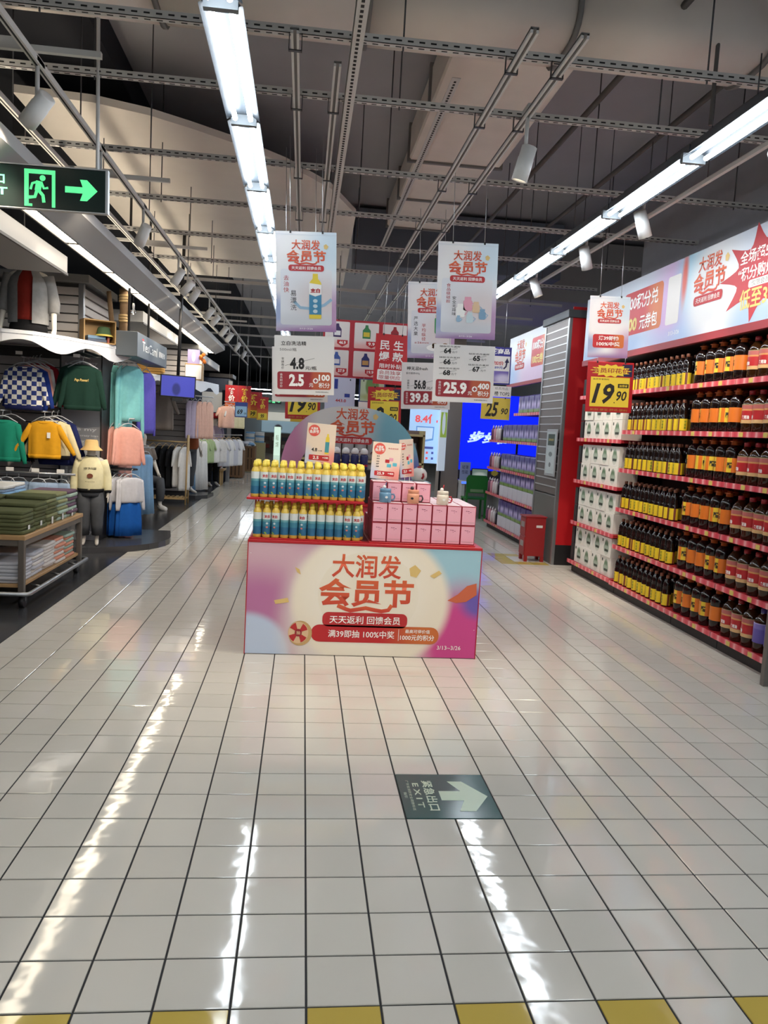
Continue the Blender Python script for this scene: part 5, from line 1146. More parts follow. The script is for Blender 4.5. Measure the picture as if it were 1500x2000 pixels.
# ------------------------------------------------------------------ clothing shop: garments
hanger_m = mat('hanger_clear', (186, 190, 194), 0.25); hanger_w = mat('hanger_wood', (196, 164, 112), 0.5); tag_m = mat('tag_white', (230, 228, 224), 0.5)
def body_rings(h, prof, n=18, ph=0.0, rip=0.34):
    n = max(n, 26)
    rings = []
    for z, hw, hd in prof:
        k = min(1.0, -z / h * 1.3) * rip
        rings.append([(hw * math.cos(a) * (1 + 0.04 * k * math.sin(5 * a + ph)), hd * math.sin(a) * (1 + k * math.sin(6 * a + ph) + 0.5 * k * math.sin(9 * a + 2 * ph)), z) for a in [2 * PI * j / n for j in range(n)]])
    return rings[::-1]
def garment(name, label, loc, rz, fab, w=0.4, h=0.46, sl=0.4, spread=0.28, trim=None, kind='top', group='hanging garments', hanger=None, price=False, depth=0.035, cat='garment'):
    t = thing(name, label, cat, loc, rz, group)
    ph = RND.uniform(0, 6); b = MB()
    if kind == 'top':
        b.loft(body_rings(h, [(0, 0.19 * w, 0.02), (-0.035 * h, 0.30 * w, 0.028), (-0.09 * h, 0.44 * w, depth), (-0.2 * h, 0.48 * w, depth * 1.1), (-0.5 * h, 0.47 * w, depth * 1.25), (-0.75 * h, 0.47 * w, depth * 1.3), (-0.92 * h, 0.48 * w, depth * 1.3), (-h, 0.45 * w, depth * 1.15)], 20, ph), mi=0)
        for s in (-1, 1):
            p0 = Vector((s * 0.36 * w, 0, -0.12 * h)); d = Vector((s * math.sin(spread), 0, -math.cos(spread)))
            rg = []
            for k, (f, r) in enumerate(((0, 0.105), (0.3, 0.1), (0.65, 0.08), (0.88, 0.07), (0.92, 0.056), (1, 0.054))):
                c = p0 + d * sl * f; e = Vector((d.z, 0, -d.x)) * (-s)
                rg.append([c + e * (r * w * math.cos(a)) + Vector((0, 0.6 * r * w * math.sin(a) - 0.01 * f, 0)) for a in [2 * PI * j / 10 for j in range(10)]])
            b.loft(rg if s > 0 else [q[::-1] for q in rg])
    elif kind == 'dress':
        b.loft(body_rings(h, [(0, 0.25 * w, 0.02), (-0.06 * h, 0.42 * w, depth), (-0.3 * h, 0.42 * w, depth * 1.2), (-0.6 * h, 0.48 * w, depth * 1.5), (-h, 0.55 * w, depth * 1.9)], 22, ph, 0.4))
    elif kind == 'skirt':
        b.loft(body_rings(h, [(0, 0.40 * w, 0.02), (-0.12 * h, 0.42 * w, 0.025), (-0.5 * h, 0.5 * w, depth * 1.3), (-h, 0.56 * w, depth * 1.8)], 22, ph, 0.45))
    elif kind == 'trousers':
        b.loft(body_rings(h, [(0, 0.42 * w, 0.02), (-0.15 * h, 0.48 * w, depth), (-0.32 * h, 0.48 * w, depth)], 14, ph))
        for s in (-1, 1):
            b.loft([[(s * 0.23 * w + r * w * math.cos(a), depth * math.sin(a), z) for a in [2 * PI * j / 10 for j in range(10)]] for z, r in ((-h, 0.17), (-0.95 * h, 0.17), (-0.6 * h, 0.2), (-0.25 * h, 0.24))])
    b.build('cloth', fab, t)
    if trim:
        if kind == 'top':
            c = MB(); c.loft(body_rings(h, [(-0.9 * h, 0.485 * w, depth * 1.36), (-h * 1.005, 0.46 * w, depth * 1.22)], 20, ph)); c.build('hem_trim', trim, t); c = MB(); c.tube([(0.19 * w * math.cos(a), -0.022 * 1.2 * math.sin(a) - 0.004, -0.012 * h - 0.05 * h * math.sin(a)) for a in [PI * j / 8 for j in range(9)]], 0.008, 6); c.build('collar_trim', trim, t)
    hm = hanger or hanger_m
    hh = MB(); hh.tube([(-0.38 * w, 0, -0.05 * h), (-0.05, 0, 0.035), (0, 0, 0.045), (0.05, 0, 0.035), (0.38 * w, 0, -0.05 * h)], 0.006, 6); hh.tube([(0, 0, 0.045), (0, 0, 0.085), (0.014, 0.0, 0.105), (0.022, 0, 0.095)], 0.003, 5)
    hh.build('hanger', hm, t)
    if price: MB().box(0.12 * w, -depth * 1.7, -h * 0.45, 0.12 * w + 0.035, -depth * 1.7 + 0.001, -h * 0.45 + 0.06).build('price_tag', tag_m, t)
    return t
def arm(owner, pts):
    p = [tuple(Vector(q) - owner.location) for q in pts]
    MB().tube(p, 0.009, 8).build('display_arm', MATS['steel'], owner)
def bar(label, pts, r=0.011, cat='rail', name='clothes_rail', m=None):
    t = thing(name, label, cat, (0, 0, 0))
    MB().tube(pts, r, 8).build('bar', m or MATS['steel'], t)
    return t
def checker_mat():
    m = bpy.data.materials.new('fabric_checker'); m.use_nodes = True; nt = m.node_tree; b = nt.nodes['Principled BSDF']; b.inputs['Roughness'].default_value = 0.9
    tc = nt.nodes.new('ShaderNodeTexCoord'); ck = nt.nodes.new('ShaderNodeTexChecker'); mp = nt.nodes.new('ShaderNodeMapping')
    mp.inputs['Scale'].default_value = (1, 0.0, 1); mp.inputs['Location'].default_value = (0.005, 0.01, 0.003)
    ck.inputs['Scale'].default_value = 20; ck.inputs['Color1'].default_value = lin((226, 224, 214)) + (1,); ck.inputs['Color2'].default_value = lin((36, 54, 120)) + (1,)
    nt.links.new(tc.outputs['Object'], mp.inputs[0]); nt.links.new(mp.outputs[0], ck.inputs[0]); nt.links.new(ck.outputs[0], b.inputs['Base Color']); return m

# slat wall bays with wavy shelf
slat_w = mat('slat_white', (176, 170, 166), 0.6); groove_m = mat('groove', (66, 62, 60), 0.7); wave_m = mat('wave_white', (214, 216, 220), 0.45)
def slat_bay(y, x0, x1, z1, label, slabel, edge, zsh, ux0, ux1, uz1):
    t = thing('slatwall', label, 'wall panel', (0, y, 0), 0, 'slat wall bays')
    MB().box(x0, 0.03, 0, x1, 0.1, z1).build('backing', groove_m, t)
    me = MB().cbox(x0, 0.0, 0, x1, 0.03, 0.094, 0.004).mesh('slat', slat_w)
    z = 0.15
    while z + 0.1 < z1: place('slat', me, t, (0, 0, z)); z += 0.105
    MB().box(ux0, 0.0, z1, ux1, 1.2, uz1).build('upper_box', groove_m, t)
    me = MB().cbox(ux0, -0.03, 0, ux1 - 0.03, 0.0, 0.085, 0.004).mesh('slat', slat_w); ms = MB().cbox(ux1, 0.03, 0, ux1 + 0.03, 1.17, 0.085, 0.004).mesh('slat', slat_w)
    z = z1 + 0.03
    while z + 0.08 < uz1: place('slat', me, t, (0, 0, z)); place('slat', ms, t, (0, 0, z)); z += 0.1
    MB().cbox(ux1 - 0.03, -0.04, z1, ux1 + 0.03, 0.02, uz1, 0.004).build('corner_post', MATS['steel'], t); MB().cbox(ux1, 1.15, z1, ux1 + 0.035, 1.2, uz1, 0.004).build('corner_post', MATS['steel'], t)
    MB().cbox(ux0, -0.1, uz1, ux1 + 0.1, 1.25, uz1 + 0.09, 0.006).build('cornice', mat('cornice', (108, 108, 108), 0.5), t)
    s = thing('wavy_shelf', slabel, 'shelf', (0, y, zsh), 0, 'white shelves with wavy fascia')
    pts = [(ex, ey - y) for ex, ey in edge]
    MB().slab([pts[0]] + pts[1:] + [(pts[-1][0] - 0.15, 0.1), (pts[0][0], 0.1)], -0.035, 0.0).build('shelf_board', wave_m, s)
    # fascia: wave hanging below the front edge
    dense = []
    for i in range(len(pts) - 1):
        for k in range(6): f = k / 6; dense.append((pts[i][0] + (pts[i + 1][0] - pts[i][0]) * f, pts[i][1] + (pts[i + 1][1] - pts[i][1]) * f))
    dense.append(pts[-1]); L = 0; v = []
    for i, (px_, py_) in enumerate(dense):
        if i: L += math.hypot(px_ - dense[i - 1][0], py_ - dense[i - 1][1])
        dz = 0.10 + 0.05 * math.sin(L * 7.5 + 0.6)
        v += [(px_, py_ + 0.012, -0.035), (px_, py_ + 0.012, -0.035 - dz), (px_, py_ + 0.04, -0.035 - dz), (px_, py_ + 0.04, -0.035)]
    n_ = len(dense)
    f = []
    for i in range(n_ - 1):
        for k in range(4): a = i * 4 + k; b_ = i * 4 + (k + 1) % 4; f.append((a, b_, b_ + 4, a + 4))
    f += [(3, 2, 1, 0), tuple((n_ - 1) * 4 + k for k in range(4))]
    MB().add(v, f).build('wavy_fascia', wave_m, s)
    return t
BAY1 = slat_bay(7.35, -5.2, -2.84, 2.22, 'white slat wall bay behind the checked sweater', 'white wavy shelf carrying the wooden crate and upper mannequin', [(-4.2, 6.0), (-2.98, 5.97), (-2.72, 6.05), (-2.5, 6.38), (-2.27, 6.88), (-2.02, 7.5)], 2.3, -4.4, -2.62, 2.98)
BAY2 = slat_bay(13.3, -5.2, -2.3, 2.2, 'white slat wall bay behind the grey hanging tee', 'white wavy shelf above the grey tee behind the television', [(-4.2, 9.6), (-2.9, 9.6), (-2.5, 9.9), (-2.1, 10.6), (-1.75, 11.6), (-1.62, 12.4)], 2.18, -4.4, -2.2, 2.85)
# graphic panel
GW = t = thing('graphic_wall', 'grey wall panel printed with pale slogan words', 'wall panel', (-2.61, 7.32, 0.07))
bd = MB().cbox(-0.22, 0, 0, 0.22, 0.05, 2.1, 0.003).build('panel', mat('graphic_grey', (150, 150, 152), 0.6), t); gp = mat('graphic_pale', (214, 214, 214), 0.6)
for (s, x, z, w, h) in (('ve', -0.1, 1.98, 0.16, 0.09), ('I enjoy', 0.08, 2.03, 0.2, 0.045), ('my own', 0.07, 1.93, 0.24, 0.06), ('believe', -0.08, 1.86, 0.22, 0.045), ('love my', 0.0, 1.28, 0.36, 0.05), ('everyday crazy love', 0.0, 1.21, 0.4, 0.03), ('I live my own', 0.0, 1.15, 0.4, 0.03), ('I enjoy', 0.06, 1.06, 0.28, 0.08), ('e my', -0.07, 0.98, 0.22, 0.08), ('love own', 0.02, 0.90, 0.36, 0.06), ('joy', -0.05, 0.79, 0.25, 0.12), ('love my own', 0.0, 0.67, 0.4, 0.06), ('believe enjoy', 0.0, 0.55, 0.4, 0.05), ('my own', 0.0, 0.42, 0.36, 0.07), ('love joy', 0.02, 0.3, 0.38, 0.06), ('enjoys', 0.05, 0.1, 0.3, 0.07)):
    text(bd, s, x, z, w, h, gp, 1, 0.02)
MB().box(-0.235, -0.01, 0, -0.22, 0.05, 2.15).build('edge_strip', plinth_m, t); MB().box(0.22, -0.01, 0, 0.235, 0.6, 2.15).build('edge_strip', plinth_m, t)
# plinths
def plinth(pts, label): tag(MB().slab(pts, 0, 0.07).build('low_plinth', mat('plinth_grey', (62, 62, 64), 0.25)), label, 'platform')
plinth([(-5.2, 6.75), (-2.75, 6.75)] + [(-2.75 + 1.1 * math.sin(a), 7.75 - 0.98 * math.cos(a)) for a in [PI * 0.55 * i / 10 for i in range(1, 11)]] + [(-1.75, 8.4), (-5.2, 8.4)], 'low dark curved platform under the child mannequin')
plinth([(-4.0, 11.0), (-3.0, 11.0), (-2.99, 13.2), (-4.0, 13.2)], 'low dark platform beside the seated mannequin')
plinth([(-3.2, 13.35), (-2.1, 13.35), (-1.9, 13.6), (-1.85, 14.2), (-3.2, 14.2)], 'low dark rounded platform under the brown tee mannequin')

blue = fabric('royal', (36, 58, 130)); red = fabric('red', (150, 28, 44)); cream = fabric('cream', (214, 202, 160)); white_f = fabric('white', (216, 214, 210)); dgreen = fabric('dark_green', (28, 54, 46)); mustard = fabric('mustard', (208, 150, 34)); teal = fabric('teal', (30, 128, 104)); aqua = fabric('aqua', (128, 194, 194)); violet = fabric('violet', (104, 96, 190)); pink = fabric('pink', (218, 160, 146)); navy = fabric('navy', (34, 40, 84)); denim = fabric('denim', (146, 166, 192), 0.2); lgrey = fabric('light_grey', (190, 190, 196)); cobalt = fabric('cobalt', (26, 84, 160)); sky = fabric('sky', (132, 170, 204)); taupe = fabric('taupe', (120, 110, 102)); black_f = fabric('black', (28, 28, 30)); rust = fabric('rust', (130, 70, 42)); sage = fabric('sage', (160, 178, 132)); lav = fabric('lavender', (178, 164, 182)); dgrey = fabric('dark_grey', (78, 80, 84)); peach = fabric('peach', (222, 178, 158))
# upper hanging row on the slat wall
arm(BAY1, [(-3.1, 7.35, 2.10), (-3.1, 6.85, 2.10)])
garment('sweater', 'navy and white checked sweater at the front of the slat wall', (-3.1, 6.92, 2.0), 0, checker_mat(), 0.42, 0.46, 0.36, 0.3, navy, group='slat wall garments', price=True)
g_ = garment('sweater', 'royal blue sweater directly behind the checked one', (-3.08, 7.02, 2.01), 0.05, blue, 0.42, 0.47, 0.4, 0.25, group='slat wall garments')
garment('sweater', 'pink sweater between the royal blue and white ones', (-3.07, 7.10, 2.03), 0.05, pink, 0.4, 0.44, 0.4, 0.22, group='slat wall garments')
garment('sweater', 'white sweater before the red one on the slat wall', (-3.06, 7.17, 2.04), 0.05, white_f, 0.4, 0.46, 0.4, 0.22, group='slat wall garments')
garment('sweater', 'red sweater rearmost on the checked sweater arm', (-3.04, 7.25, 2.06), 0.05, red, 0.42, 0.48, 0.42, 0.25, group='slat wall garments')
arm(GW, [(-2.52, 7.32, 2.15), (-2.52, 6.9, 2.15)])
g = garment('sweater', 'dark green sweater with yellow lettering before the slogan panel', (-2.5, 6.98, 2.05), 0, dgreen, 0.42, 0.48, 0.42, 0.22, dgreen, group='slat wall garments')
text(g, 'Pup Power!', -0.0, -0.16, 0.15, 0.04, mat('print_gold', (214, 186, 110), 0.6), 1, 0.03, 0.2, y=-0.047)
garment('sweater', 'second dark green sweater hanging behind the lettered one', (-2.58, 7.12, 2.07), 0.1, dgreen, 0.42, 0.46, 0.42, 0.26, group='slat wall garments')
for i in range(2): tag(MB().box(-2.57 + i * -0.58, 6.86 - 0.04 * i, 2.13 - 0.01 * i, -2.50 + i * -0.58, 6.862 - 0.04 * i, 2.165 - 0.01 * i).build('price_card_small', tag_m), 'small white price card above the %s sweater' % ('dark green' if i == 0 else 'checked'), 'price card', 'small price cards of the shop')
# lower row
arm(BAY1, [(-2.84, 7.35, 1.53), (-2.84, 6.72, 1.53)])
garment('sweater', 'mustard yellow sweater with white tag on the slat wall', (-2.84, 6.8, 1.43), 0, mustard, 0.36, 0.40, 0.36, 0.55, mustard, group='slat wall garments', price=True)
garment('sweater', 'cream sweater with dark cuffs behind the mustard one', (-2.80, 6.92, 1.44), 0.05, cream, 0.40, 0.42, 0.4, 0.4, black_f, group='slat wall garments')
garment('sweater', 'navy sweater rearmost behind the mustard one', (-2.78, 7.04, 1.45), 0.05, navy, 0.42, 0.5, 0.44, 0.35, group='slat wall garments')
arm(BAY1, [(-3.27, 7.35, 1.52), (-3.27, 6.72, 1.52)])
garment('sweater', 'teal sweater at the left border of the picture', (-3.27, 6.8, 1.42), 0, teal, 0.40, 0.44, 0.42, 0.22, teal, group='slat wall garments')
garment('sweater', 'black sweater behind the teal one', (-3.24, 6.95, 1.44), 0, black_f, 0.40, 0.46, 0.42, 0.22, group='slat wall garments')
bar('long steel rail carrying the denim skirts', [(-3.6, 6.75, 0.87), (-2.5, 6.75, 0.87)], 0.012)
tt = [o for o in bpy.data.objects if o.name.startswith('clothes_rail')][-1]
for x in (-3.55, -2.98): MB().tube([(x, 6.75, 0.87), (x - 0.06 if x > -3 else x, 7.3, 1.2)], 0.01, 6).build('brace', MATS['steel_dark'], tt)
for i in range(6):
    garment('denim_skirt', '%s pale denim skirt from the left on the low rail' % ORD[i], (-3.33 + i * 0.115 + (0.1 if i > 2 else 0), 6.75 + (i % 3) * 0.02, 0.77), RND.uniform(-0.3, 0.3), denim, 0.24, 0.34, kind='skirt', group='denim skirts on the low rail', price=i % 3 == 1)
for i in range(3): tag(MB().box(-3.2 + i * 0.26, 6.70, 0.885, -3.12 + i * 0.26, 6.702, 0.925).build('price_card_small', tag_m), '%s white price card from the left above the denim skirts' % ORD[i], 'price card', 'small price cards of the shop')

# aqua jackets and others on the end rack
bar('steel rail carrying the aqua jackets', [(-2.75, 8.05, 2.24), (-2.02, 7.75, 2.24)], 0.012)
for i in range(6):
    garment('aqua_jacket', '%s aqua jacket from the left on the upper rail' % ORD[i], (-2.66 + i * 0.1, 8.02 - i * 0.04, 2.13), 1.38 if i < 5 else 0.75, aqua, 0.46 if i < 5 else 0.34, 0.78 if i < 5 else 0.66, 0.78, 0.05, group='aqua jackets on the upper rail', depth=0.03, price=i == 1)
garment('violet_jacket', 'violet jacket hanging behind the aqua jackets', (-2.12, 8.5, 2.1), 1.25, violet, 0.46, 0.78, 0.72, 0.06, group='end rack garments')
bar('black clothes rail with bent end behind the child mannequin', [(-2.55, 7.9, 1.5), (-2.1, 7.75, 1.5)], 0.01)
for i in range(3):
    garment('pink_hoodie', '%s pink hoodie from the left under the aqua jackets' % ORD[i], (-2.34 + i * 0.09, 7.78 - i * 0.04, 1.40), (1.35, 1.25, 0.45)[i], pink, 0.34, 0.46, 0.40, 0.18, group='pink hoodies')
garment('black_sweater', 'black printed sweater between the slogan panel and pink hoodies', (-2.52, 7.95, 1.45), 0.5, black_f, 0.4, 0.5, 0.4, 0.15, group='end rack garments')
tag(MB().slab([(-2.35 + 0.3 * math.cos(a), 7.75 + 0.18 * math.sin(a)) for a in [2 * PI * i / 16 for i in range(16)]], 0.885, 0.90).build('rack_disc', plinth_m), 'dark oval tray between the pink hoodies and blue outfits', 'tray')
for i in range(5):
    x = -2.44 + i * 0.085; y = 7.78 - i * 0.035
    t = garment('grey_blue_outfit', '%s grey top with royal blue trousers from the left, low rack' % ORD[i], (x, y, 0.80), 1.2 if i < 4 else 0.7, lgrey, 0.34, 0.30, 0.36, 0.12, group='grey and blue outfits')
    b = MB(); b.loft(body_rings(0.48, [(0, 0.1, 0.03), (-0.1, 0.14, 0.04), (-0.30, 0.155, 0.045), (-0.44, 0.16, 0.05)], 16, RND.uniform(0, 6), 0.4)); o = b.build('trousers', cobalt, t); o.location = (0, 0.01, -0.26)
bar('steel stand of the grey and blue outfits', [(-2.35, 7.76, 0.07), (-2.35, 7.76, 0.92)], 0.012, 'rack', 'rack_stand')
for i in range(3):
    garment('light_blue_trousers', '%s pale blue long garment from the left beyond the blue outfits' % ORD[i], (-2.42 + i * 0.06, 9.3 + i * 0.08, 1.0), 0.8, sky, 0.3, 0.85, kind='dress', group='pale blue long garments')
garment('pink_trousers', 'pink long garment beside the pale blue ones', (-2.5, 9.1, 1.0), 0.8, pink, 0.26, 0.8, kind='dress', group='end rack garments')
bar('steel rail carrying the pale blue long garments', [(-2.7, 8.95, 1.10), (-2.2, 9.6, 1.10)], 0.012)

# low table with folded clothes
t = thing('display_table', 'two tier wooden display table on wheels with folded shirts', 'table', (-2.2, 4.25, 0))
wood = mat('table_wood', (176, 140, 96), 0.5, noise=0.12, nscale=6); frame_m = mat('table_frame', (112, 104, 96), 0.45, 0.3)
MB().cbox(-1.0, 0, 0.535, 0.03, 1.6, 0.57, 0.003).build('table_top', wood, t); MB().cbox(-1.0, 0.02, 0.16, 0.0, 1.58, 0.185, 0.003).build('lower_shelf', wood, t)
MB().box(-1.0, 0.01, 0.49, 0.02, 0.05, 0.535).build('apron', frame_m, t); MB().box(-0.02, 0.01, 0.49, 0.02, 1.59, 0.535).build('apron', frame_m, t)
for x, y in ((-0.02, 0.0), (-0.02, 1.55), (-1.0, 0.0), (-1.0, 1.55)): MB().cbox(x, y, 0.1, x + 0.045, y + 0.045, 0.54, 0.003).build('leg', frame_m, t)
MB().tube([(-1.0, -0.03, 0.12), (0.06, -0.03, 0.12), (0.07, 0.0, 0.12), (0.07, 1.6, 0.12), (0.06, 1.63, 0.12), (-1.0, 1.63, 0.12)], 0.018, 8).build('bumper_rail', MATS['steel'], t)
for y in (0.3, 0.8, 1.3): MB().tube([(-0.02, y, 0.13), (0.07, y, 0.12)], 0.006, 6).build('rail_bracket', MATS['steel'], t)
for x, y in ((0.0, 0.05), (0.0, 1.5), (-0.95, 0.05), (-0.95, 1.5)):
    w_ = MB(); w_.loft([[(x + xx, y + 0.05 * math.cos(a), 0.05 + 0.05 * math.sin(a)) for a in [2 * PI * j / 14 for j in range(14)]] for xx in (-0.018, 0.018)]); o = w_.build('wheel', plinth_m, t); MB().box(x - 0.022, y - 0.015, 0.05, x + 0.022, y + 0.015, 0.11).build('wheel_fork', MATS['steel_dark'], o)
def folded(w, d, h):
    b = MB(); rr = []
    for z, k in ((0, 0.97), (0.2, 1.0), (0.8, 1.0), (1.0, 0.97)): rr.append([(sx * w / 2 * k, sy * d / 2 * k, z * h) for sx, sy in ((-1, -0.9), (-0.9, -1), (0.9, -1), (1, -0.9), (1, 0.9), (0.9, 1), (-0.9, 1), (-1, 0.9))])
    b.loft(rr); return b
def shirt_stack(x, y, z, n, mats, where, w=0.34, d=0.27, th=0.03, lean=0.0):
    proto = {}
    for i in range(n):
        m = mats[i % len(mats)]
        if m.name not in proto:
            proto[m.name] = folded(w, d, th).mesh('folded_shirt', m)
        o = place('folded_shirt', proto[m.name], None, (x + RND.uniform(-0.012, 0.012) + lean * i, y + RND.uniform(-0.008, 0.008), z + i * (th + 0.0006)), RND.uniform(-0.04, 0.04))
        tag(o, '%s folded shirt from the bottom, %s' % (ORD[i], where), 'folded shirt', 'folded shirts on the table')
olive = fabric('olive', (92, 96, 66)); olive2 = fabric('olive_pale', (140, 142, 104)); mint = fabric('mint', (160, 180, 166)); plum = fabric('plum', (110, 88, 104)); coral = fabric('coral', (214, 150, 126)); offw = fabric('offwhite', (212, 206, 200))
ordn = ['nearest', 'second', 'third', 'fourth', 'farthest']
for j, (mm, nn) in enumerate((([olive], 6), ([olive], 7), ([olive2, olive], 8), ([mint, olive2], 8), ([mint, plum], 8))):
    shirt_stack(-2.37, 4.43 + j * 0.295, 0.571, nn, mm, '%s column along the table top edge' % ordn[j])
for j in range(3): shirt_stack(-2.73, 4.5 + j * 0.32, 0.571, 7 + j % 2, [olive], '%s column of the inner table top row' % ordn[j])
for j in range(2): shirt_stack(-2.86, 5.45 + j * 0.29, 0.571, 9, [sky, denim, white_f], '%s blue column at the table top back' % ['near', 'far'][j], 0.3)
for j, (mm, nn) in enumerate((([lgrey], 6), ([lgrey, offw], 7), ([offw], 8), ([offw, coral], 8), ([coral, mint], 8))):
    shirt_stack(-2.39, 4.43 + j * 0.295, 0.186, nn, mm, '%s column along the lower shelf edge' % ordn[j], th=0.027)
for j in range(3): shirt_stack(-2.75, 4.5 + j * 0.32, 0.186, 6, [dgrey, lgrey], '%s column of the inner lower shelf row' % ordn[j], th=0.027)
for j in range(5):
    tag(MB().box(-2.197, 4.40 + j * 0.29, 0.575, -2.195, 4.44 + j * 0.29, 0.635).build('shirt_label', tag_m), 'white size label at the %s stack along the table top edge' % ordn[j], 'label', 'size labels on the stacks')

# ------------------------------------------------------------------ mannequins
man_w = mat('mannequin_white', (216, 210, 200), 0.4); man_g = mat('mannequin_grey', (176, 170, 162), 0.5)
def skin_mesh(name, P, E, m, parent):
    keys = list(P); idx = {k: i for i, k in enumerate(keys)}
    me = bpy.data.meshes.new(name); me.from_pydata([P[k][:3] for k in keys], [(idx[a], idx[b]) for a, b in E], [])
    o = bpy.data.objects.new(name, me); COL.objects.link(o)
    o.modifiers.new('skin', 'SKIN'); sv = me.skin_vertices[0].data
    for k in keys:
        r = P[k][3]; sv[idx[k]].radius = (r, r) if not isinstance(r, tuple) else r; sv[idx[k]].use_root = (k == 'pelvis')
    sub = o.modifiers.new('sub', 'SUBSURF'); sub.levels = 2; sub.render_levels = 2
    dg = bpy.context.evaluated_depsgraph_get(); dg.update()
    out = bpy.data.meshes.new_from_object(o.evaluated_get(dg)); bpy.data.objects.remove(o)
    for p in out.polygons: p.use_smooth = True
    out.materials.clear(); out.materials.append(m); out.name = name
    return place(name, out, parent)
def hand(P, E, pre, w, d, side, H):
    """four curled fingers and a thumb from a palm; w wrist, d direction of the hand"""
    w = Vector(w); d = Vector(d).normalized(); ax = Vector((0, 1, 0)); ax = (ax - ax.dot(d) * d).normalized()
    palm = w + d * 0.04 * H; P[pre + 'palm'] = (*palm, 0.016 * H); E.append((pre + 'wrist', pre + 'palm'))
    inn = ax.cross(d) * side
    for i in range(4):
        b = palm + ax * ((i - 1.5) * 0.0115 * H) + d * 0.014 * H; L = (0.018, 0.021, 0.02, 0.016)[i] * H
        for k, (f, c) in enumerate(((0, 0), (1, 0.1), (2, 0.6))):
            P['%sf%d%d' % (pre, i, k)] = (*(b + d * L * f + inn * 0.008 * H * c), (0.0062 - 0.0008 * k) * H)
        E += [(pre + 'palm', '%sf%d0' % (pre, i)), ('%sf%d0' % (pre, i), '%sf%d1' % (pre, i)), ('%sf%d1' % (pre, i), '%sf%d2' % (pre, i))]
    tb = w + d * 0.02 * H - ax * 0.018 * H
    P[pre + 't0'] = (*tb, 0.0075 * H); P[pre + 't1'] = (*(tb + d * 0.028 * H - ax * 0.01 * H + inn * 0.01 * H), 0.006 * H); E += [(pre + 'palm', pre + 't0'), (pre + 't0', pre + 't1')]
def mannequin(loc, rz, H, label, m, pose='stand', head=True, arms=None, legs=True):
    t = thing('mannequin', label, 'mannequin', loc, rz, 'shop mannequins')
    P = {'pelvis': (0, 0, 0.53, 0.075), 'waist': (0, 0, 0.62, 0.062), 'chest': (0, 0, 0.73, 0.08), 'collar': (0, 0, 0.81, 0.045), 'neck': (0, -0.005, 0.85, 0.03)}
    E = [('pelvis', 'waist'), ('waist', 'chest'), ('chest', 'collar'), ('collar', 'neck')]
    if head:
        P['jaw'] = (0, -0.016, 0.89, 0.042); P['face'] = (0, -0.012, 0.925, 0.054); P['crown'] = (0, -0.002, 0.965, 0.044); P['nose'] = (0, -0.066, 0.918, 0.007)
        E += [('neck', 'jaw'), ('jaw', 'face'), ('face', 'crown'), ('face', 'nose')]
    for s, pre in ((-1, 'l'), (1, 'r')):
        P[pre + 'sh'] = (s * 0.10, 0, 0.80, 0.035); E.append(('collar', pre + 'sh'))
        if pose == 'stand': P[pre + 'el'] = (s * 0.14, 0.012, 0.645, 0.023); P[pre + 'wrist'] = (s * 0.155, -0.03, 0.50, 0.015)
        else: P[pre + 'el'] = (s * 0.14, -0.02, 0.66, 0.023); P[pre + 'wrist'] = (s * 0.10, -0.15, 0.58, 0.015)
        E += [(pre + 'sh', pre + 'el'), (pre + 'el', pre + 'wrist')]
        if legs:
            P[pre + 'hip'] = (s * 0.05, 0, 0.49, 0.052); E.append(('pelvis', pre + 'hip'))
            if pose == 'stand':
                P[pre + 'kn'] = (s * 0.058, -0.006, 0.28, 0.033); P[pre + 'cf'] = (s * 0.058, 0.008, 0.2, 0.031); P[pre + 'an'] = (s * 0.058, 0.01, 0.05, 0.019); P[pre + 'ft'] = (s * 0.062, -0.035, 0.022, 0.02); P[pre + 'to'] = (s * 0.066, -0.085, 0.014, 0.013)
            else:
                P[pre + 'kn'] = (s * 0.07, -0.24, 0.50, 0.035); P[pre + 'cf'] = (s * 0.07, -0.25, 0.42, 0.032); P[pre + 'an'] = (s * 0.07, -0.24, 0.27, 0.019); P[pre + 'ft'] = (s * 0.072, -0.29, 0.24, 0.02); P[pre + 'to'] = (s * 0.074, -0.34, 0.235, 0.013)
            E += [(pre + 'hip', pre + 'kn'), (pre + 'kn', pre + 'cf'), (pre + 'cf', pre + 'an'), (pre + 'an', pre + 'ft'), (pre + 'ft', pre + 'to')]
    P = {k: tuple((c * H for c in v)) for k, v in P.items()}
    for s, pre in ((-1, 'l'), (1, 'r')):
        hand(P, E, pre, P[pre + 'wrist'][:3], (s * 0.05, -0.25 if pose == 'stand' else -0.6, -1), s, H)
    skin_mesh('body', P, E, m, t)
    return t, P
def el_ring(cx, cy, z, hw, hd, n=20, rip=0.0, ph=0): return [(cx + hw * math.cos(a), cy + hd * math.sin(a) * (1 + rip * math.sin(7 * a + ph)), z) for a in [2 * PI * j / n for j in range(n)]]
